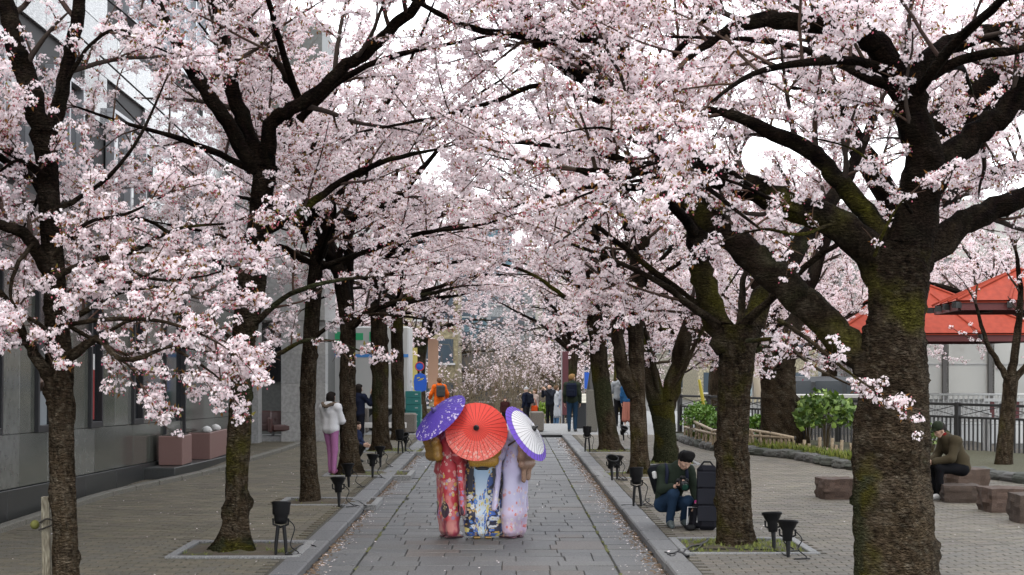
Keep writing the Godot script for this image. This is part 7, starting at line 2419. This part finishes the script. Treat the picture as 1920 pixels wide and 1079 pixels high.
	m = MB.new(); m.ball(Vector3.ZERO, Vector3(0.05, 0.048, 0.045), Color.WHITE, 12, 9)
	for i in m.v.size(): m.v[i] += m.n[i] * noise.get_noise_3dv(m.v[i] * 150) * 0.02
	part("pouch", m, mat("pink", lin(0.62, 0.04, 0.28), 0.6), c)
	c = thing("gear_bag", "tall black padded equipment bag standing between the crouching man and the low-forking tree", "bag", on_ground(1326, 994), -0.1)
	m = MB.new(); m.box(Vector3(0, 0.42, 0), Vector3(0.26, 0.83, 0.22), Basis.from_euler(Vector3(0, 0.1, -0.02)), Color.WHITE, 0.05); part("bag", m, fabric("bag_black", lin(0.022, 0.022, 0.028)), c)
	for k in 3:
		m = MB.new(); m.box(Vector3(-0.005, 0.22 + k * 0.22, 0.115), Vector3(0.25, 0.20, 0.02), Basis.from_euler(Vector3(0, 0.1, -0.02)), Color.WHITE, 0.008); part("panel", m, fabric("bag_grey", lin(0.035, 0.036, 0.045)), c)
	m = MB.new(); m.tube([Vector3(-0.08, 0.83, 0), Vector3(-0.04, 0.88, 0), Vector3(0.04, 0.88, 0), Vector3(0.08, 0.83, 0)], [0.012, 0.014, 0.014, 0.012], 6); part("handle", m, mat("lamp_black", Color.BLACK), c)
	c = thing("camera_bag", "small open black case with a silver frame in front of the tall bag", "case", on_ground(1297, 993), 0.2)
	m = MB.new(); m.box(Vector3(0.06, 0.17, -0.02), Vector3(0.12, 0.32, 0.2), Basis.from_euler(Vector3(0, 0, -0.08)), Color.WHITE, 0.03); part("case", m, fabric("bag_black", Color.BLACK), c)
	m = MB.new(); m.tube([Vector3(-0.10, 0.06, 0.1), Vector3(-0.085, 0.30, 0.1), Vector3(0.06, 0.29, 0.1), Vector3(0.03, 0.10, 0.12)], [0.010, 0.010, 0.010, 0.010], 6); part("silver_frame", m, mat("steel", lin(0.5, 0.5, 0.5), 0.4, 0.8), c)
	m = MB.new(); m.box(Vector3(-0.06, 0.04, 0.1), Vector3(0.12, 0.07, 0.14), Basis(), Color.WHITE, 0.02); part("foot_block", m, mat("lamp_black", Color.BLACK), c)
	# --- the seated man on the right
	foot = on_ground(1760, 937)
	t = person("seated man in a cap, khaki jacket and black trousers on the red stone", foot, -1.35)
	j = {"pelvis": Vector3(0, 0.50, -0.38), "waist": Vector3(0, 0.64, -0.36), "chest": Vector3(0, 0.82, -0.24), "neck": Vector3(0, 0.98, -0.12), "head": Vector3(0, 1.09, -0.02), "hip_r": Vector3(-0.1, 0.48, -0.36), "hip_l": Vector3(0.1, 0.48, -0.36),
		"knee_r": Vector3(-0.13, 0.50, 0.06), "knee_l": Vector3(0.13, 0.50, 0.06), "ankle_r": Vector3(-0.12, 0.08, 0.0), "ankle_l": Vector3(0.12, 0.08, 0.04), "toe_r": Vector3(-0.12, 0.03, 0.15), "toe_l": Vector3(0.12, 0.03, 0.19),
		"shoulder_r": Vector3(-0.18, 0.93, -0.2), "shoulder_l": Vector3(0.18, 0.93, -0.2), "elbow_r": Vector3(-0.22, 0.66, -0.1), "elbow_l": Vector3(0.22, 0.66, -0.1), "wrist_r": Vector3(-0.07, 0.60, 0.12), "wrist_l": Vector3(0.07, 0.60, 0.12)}
	look = Basis.from_euler(Vector3(0.5, 0, 0))
	figure(t, j, 1.0, look, 0.5, 0.5)
	garment(t, "jacket", torso(j, 0.035) + arm(j, "r", 0.026) + arm(j, "l", 0.026), fabric("khaki", lin(0.085, 0.068, 0.042)), 0.016, 0.016)
	garment(t, "collar", [[j.neck + Vector3(-0.05, 0.0, -0.03), j.neck + Vector3(0.05, 0.0, -0.03), 0.06, 0.06]], fabric("navy_collar", lin(0.02, 0.025, 0.05)), 0.016, 0.006)
	garment(t, "red_scarf", [[j.neck + Vector3(-0.03, 0.035, 0.03), j.neck + Vector3(0.03, 0.035, 0.03), 0.05, 0.05]], fabric("red_scarf", lin(0.25, 0.02, 0.02)), 0.014, 0.004)
	garment(t, "trousers", leg(j, "r", 0.016) + leg(j, "l", 0.016) + [[j.hip_r, j.hip_l, 0.11, 0.11]], fabric("black_trousers", lin(0.012, 0.012, 0.014)), 0.016, 0.010)
	shoes(t, j, mat("white_shoe", lin(0.55, 0.55, 0.55), 0.7), 1.0)
	hair(t, "short", j, look, 1.0, lin(0.03, 0.025, 0.022))
	hair(t, "cap", j, look, 1.06, lin(0.025, 0.032, 0.018), "cap")
	# --- the woman in pink trousers
	foot = on_ground(620, 889)
	t = clothed("woman seen from behind in a white fur-hooded jacket and pink trousers", foot, PI - 0.5, 1.58, {"top": pure(0.62, 0.62, 0.64), "trousers": lin(0.50, 0.20, 0.42), "hood": true, "hair": "bob", "bulk": 0.035, "shoe": lin(0.30, 0.10, 0.20),
		"pose": {"elbow_r": Vector3(-0.21, 1.03, 0.08), "wrist_r": Vector3(-0.10, 1.0, 0.24), "elbow_l": Vector3(0.21, 1.03, 0.06), "wrist_l": Vector3(0.10, 1.0, 0.24), "ankle_l": Vector3(0.05, 0.075, 0.06), "toe_l": Vector3(0.06, 0.03, 0.2), "knee_l": Vector3(0.07, 0.48, 0.08)}})
	m = MB.new()
	m.tube(spline([Vector3(-0.13, 1.36, 0.02), Vector3(-0.10, 1.36, -0.12), Vector3(0, 1.31, -0.17), Vector3(0.10, 1.36, -0.12), Vector3(0.13, 1.36, 0.02)], 5), fill(21, 0.035), 9)
	for i in m.v.size(): m.v[i] += m.n[i] * noise.get_noise_3dv(m.v[i] * 160) * 0.04
	part("fur_trim", m, fabric("fur", lin(0.20, 0.155, 0.12), 1.0), t)
	# --- people behind the left trees
	clothed("person in a red jacket with a dark rucksack half hidden by a left tree", Vector3(at(690, 0, 46).x, 0.088, -46.0), 1.9, 1.72, {"top": lin(0.50, 0.035, 0.025), "trousers": lin(0.02, 0.022, 0.04), "pack": lin(0.03, 0.035, 0.035), "look": Vector3(0.3, 0, 0)})
	clothed("person in navy holding up a phone, half hidden by the stout left tree", on_ground(672, 845), 2.6, 1.62, {"top": lin(0.02, 0.025, 0.05), "trousers": lin(0.02, 0.02, 0.03), "hair": "bob", "pose": {"elbow_l": Vector3(0.26, 1.12, 0.16), "wrist_l": Vector3(0.20, 1.34, 0.26), "elbow_r": Vector3(-0.26, 1.14, 0.14), "wrist_r": Vector3(-0.21, 1.36, 0.26)}})
	var crouch := stance(1.6)
	clothed("child crouching in a dark coat at the right foot of the stout left tree", on_ground(667, 868), 1.2, 1.25, {"top": lin(0.03, 0.04, 0.09), "trousers": lin(0.03, 0.028, 0.026), "hair": "bob", "hair_col": lin(0.03, 0.02, 0.015), "pose": {
		"pelvis": Vector3(0, 0.26, -0.1), "waist": Vector3(0, 0.40, -0.08), "chest": Vector3(0, 0.54, -0.02), "neck": Vector3(0, 0.68, 0.02), "head": Vector3(0, 0.79, 0.05), "hip_r": Vector3(-0.07, 0.25, -0.1), "hip_l": Vector3(0.07, 0.25, -0.1), "knee_r": Vector3(-0.09, 0.38, 0.16), "knee_l": Vector3(0.09, 0.38, 0.16),
		"ankle_r": Vector3(-0.08, 0.07, 0.0), "ankle_l": Vector3(0.08, 0.07, 0.0), "toe_r": Vector3(-0.08, 0.03, 0.12), "toe_l": Vector3(0.08, 0.03, 0.12), "shoulder_r": Vector3(-0.13, 0.62, 0.0), "shoulder_l": Vector3(0.13, 0.62, 0.0), "elbow_r": Vector3(-0.16, 0.44, 0.06), "elbow_l": Vector3(0.16, 0.44, 0.06), "wrist_r": Vector3(-0.08, 0.40, 0.2), "wrist_l": Vector3(0.08, 0.40, 0.2)}})
	clothed("person in a pale jacket and plum skirt beyond the last left tree", Vector3(at(765, 0, 44.6).x, 0.088, -44.6), -2.0, 1.62, {"top": lin(0.50, 0.52, 0.54), "skirt": lin(0.07, 0.025, 0.05), "trousers": lin(0.1, 0.1, 0.1), "hair": "bob"})
	clothed("person in a bright orange coat with a grey shoulder bag behind the purple parasol", Vector3(at(823, 0, 50).x, -0.03, -50.2), PI + 0.3, 1.70, {"top": lin(0.72, 0.13, 0.015), "trousers": lin(0.03, 0.03, 0.035), "bulk": 0.04, "hair_col": lin(0.10, 0.05, 0.025), "pack": lin(0.06, 0.06, 0.06), "long": 0.4, "pose": {"elbow_r": Vector3(-0.30, 1.14, 0.0), "wrist_r": Vector3(-0.32, 0.98, 0.18), "elbow_l": Vector3(0.30, 1.14, 0.0), "wrist_l": Vector3(0.30, 0.98, 0.18)}})
	# --- people at the end, right of the women
	clothed("sturdy man from behind in a green coat, navy backpack and jeans at the street's end", Vector3(at(1073, 0, 43.3).x, 0.088, -43.3), PI - 0.15, 1.78, {"top": lin(0.035, 0.045, 0.032), "trousers": lin(0.025, 0.055, 0.10), "pack": lin(0.014, 0.018, 0.035), "hair_col": lin(0.26, 0.15, 0.06), "bulk": 0.035, "hood": true, "look": Vector3(0, -0.7, 0)})
	clothed("man in a grey hooded top and black trousers beside the leaning tree", Vector3(at(1161, 0, 47).x, 0.088, -47.0), PI + 0.2, 1.74, {"top": lin(0.32, 0.34, 0.36), "trousers": lin(0.016, 0.016, 0.018), "hood": true, "bulk": 0.035, "pose": {"elbow_l": Vector3(0.27, 1.14, 0.08), "wrist_l": Vector3(0.14, 1.16, 0.28), "elbow_r": Vector3(-0.27, 1.14, 0.08), "wrist_r": Vector3(-0.14, 1.16, 0.28)}})
	clothed("woman in a blue top and salmon pleated skirt next to the grey hooded man", Vector3(at(1177, 0, 46.5).x, 0.088, -46.5), PI - 0.3, 1.58, {"top": lin(0.03, 0.11, 0.25), "skirt": lin(0.50, 0.20, 0.15), "hair": "bob", "shoe": lin(0.6, 0.6, 0.6)})
	clothed("old man in a navy jacket and pale grey cap, left one of the couple", Vector3(at(987, 0, 55).x, -0.37, -55.0), PI + 0.9, 1.62, {"top": lin(0.016, 0.02, 0.04), "trousers": lin(0.03, 0.03, 0.035), "hair": "cap", "hair_col": lin(0.40, 0.40, 0.40), "pack": lin(0.015, 0.018, 0.03)})
	t = clothed("woman in a pale pink cardigan and black skirt, right one of the couple", Vector3(at(1004, 0, 55).x, -0.37, -55.3), -1.2, 1.55, {"top": lin(0.50, 0.40, 0.36), "skirt": lin(0.025, 0.02, 0.02), "hair": "bob", "hair_col": lin(0.10, 0.06, 0.03), "pose": {"elbow_l": Vector3(0.2, 1.06, 0.14), "wrist_l": Vector3(0.08, 1.30, 0.2)}})
	c = thing("shoulder_bag", "orange-red shoulder bag carried by the woman in the pale pink cardigan", "bag", Vector3(at(1002, 0, 55).x, 0.30, -54.95))
	m = MB.new(); m.box(Vector3(0, 0.12, 0), Vector3(0.26, 0.24, 0.12), Basis(), Color.WHITE, 0.03); part("bag", m, fabric("orange_bag", lin(0.60, 0.08, 0.02)), c)
	m = MB.new(); m.tube(spline([Vector3(-0.1, 0.22, 0), Vector3(0.0, 0.52, -0.05), Vector3(0.1, 0.22, 0)], 5), fill(11, 0.01), 5); part("strap", m, fabric("orange_bag", Color.ORANGE), c)
	clothed("dark-haired person in a black jacket raising a phone to photograph the blossom", Vector3(at(1031, 0, 53).x, -0.25, -53.0), PI + 1.0 + PI * 0.5, 1.68, {"top": lin(0.022, 0.024, 0.034), "trousers": lin(0.014, 0.014, 0.016), "shoe": lin(0.5, 0.5, 0.5), "look": Vector3(-0.25, 0, 0), "pose": {"elbow_l": Vector3(0.18, 1.22, 0.22), "wrist_l": Vector3(0.08, 1.44, 0.40), "elbow_r": Vector3(-0.18, 1.22, 0.22), "wrist_r": Vector3(-0.08, 1.44, 0.40)}})
	clothed("person in a long white coat and jeans behind the black-jacketed photographer", Vector3(at(1043, 0, 54).x, -0.33, -54.0), 2.2, 1.66, {"top": lin(0.50, 0.52, 0.56), "trousers": lin(0.08, 0.16, 0.28), "long": 0.9, "hair_col": lin(0.12, 0.07, 0.04), "pose": {"elbow_r": Vector3(-0.2, 1.2, 0.2), "wrist_r": Vector3(-0.1, 1.5, 0.3)}})
	clothed("person in a pale blue-grey coat left of the green-coated man", Vector3(at(1060, 0, 52).x, -0.15, -52.0), PI, 1.58, {"top": lin(0.36, 0.38, 0.44), "trousers": lin(0.06, 0.06, 0.07), "long": 0.8, "hair": "bob"})
	clothed("dark-haired child in a maroon top showing above the gap between red and white parasols", Vector3(at(947, 0, 55).x, -0.37, -55.0), 0.2, 1.22, {"top": lin(0.06, 0.022, 0.022), "trousers": lin(0.02, 0.02, 0.025), "hair": "bob", "hair_col": lin(0.03, 0.016, 0.012)})
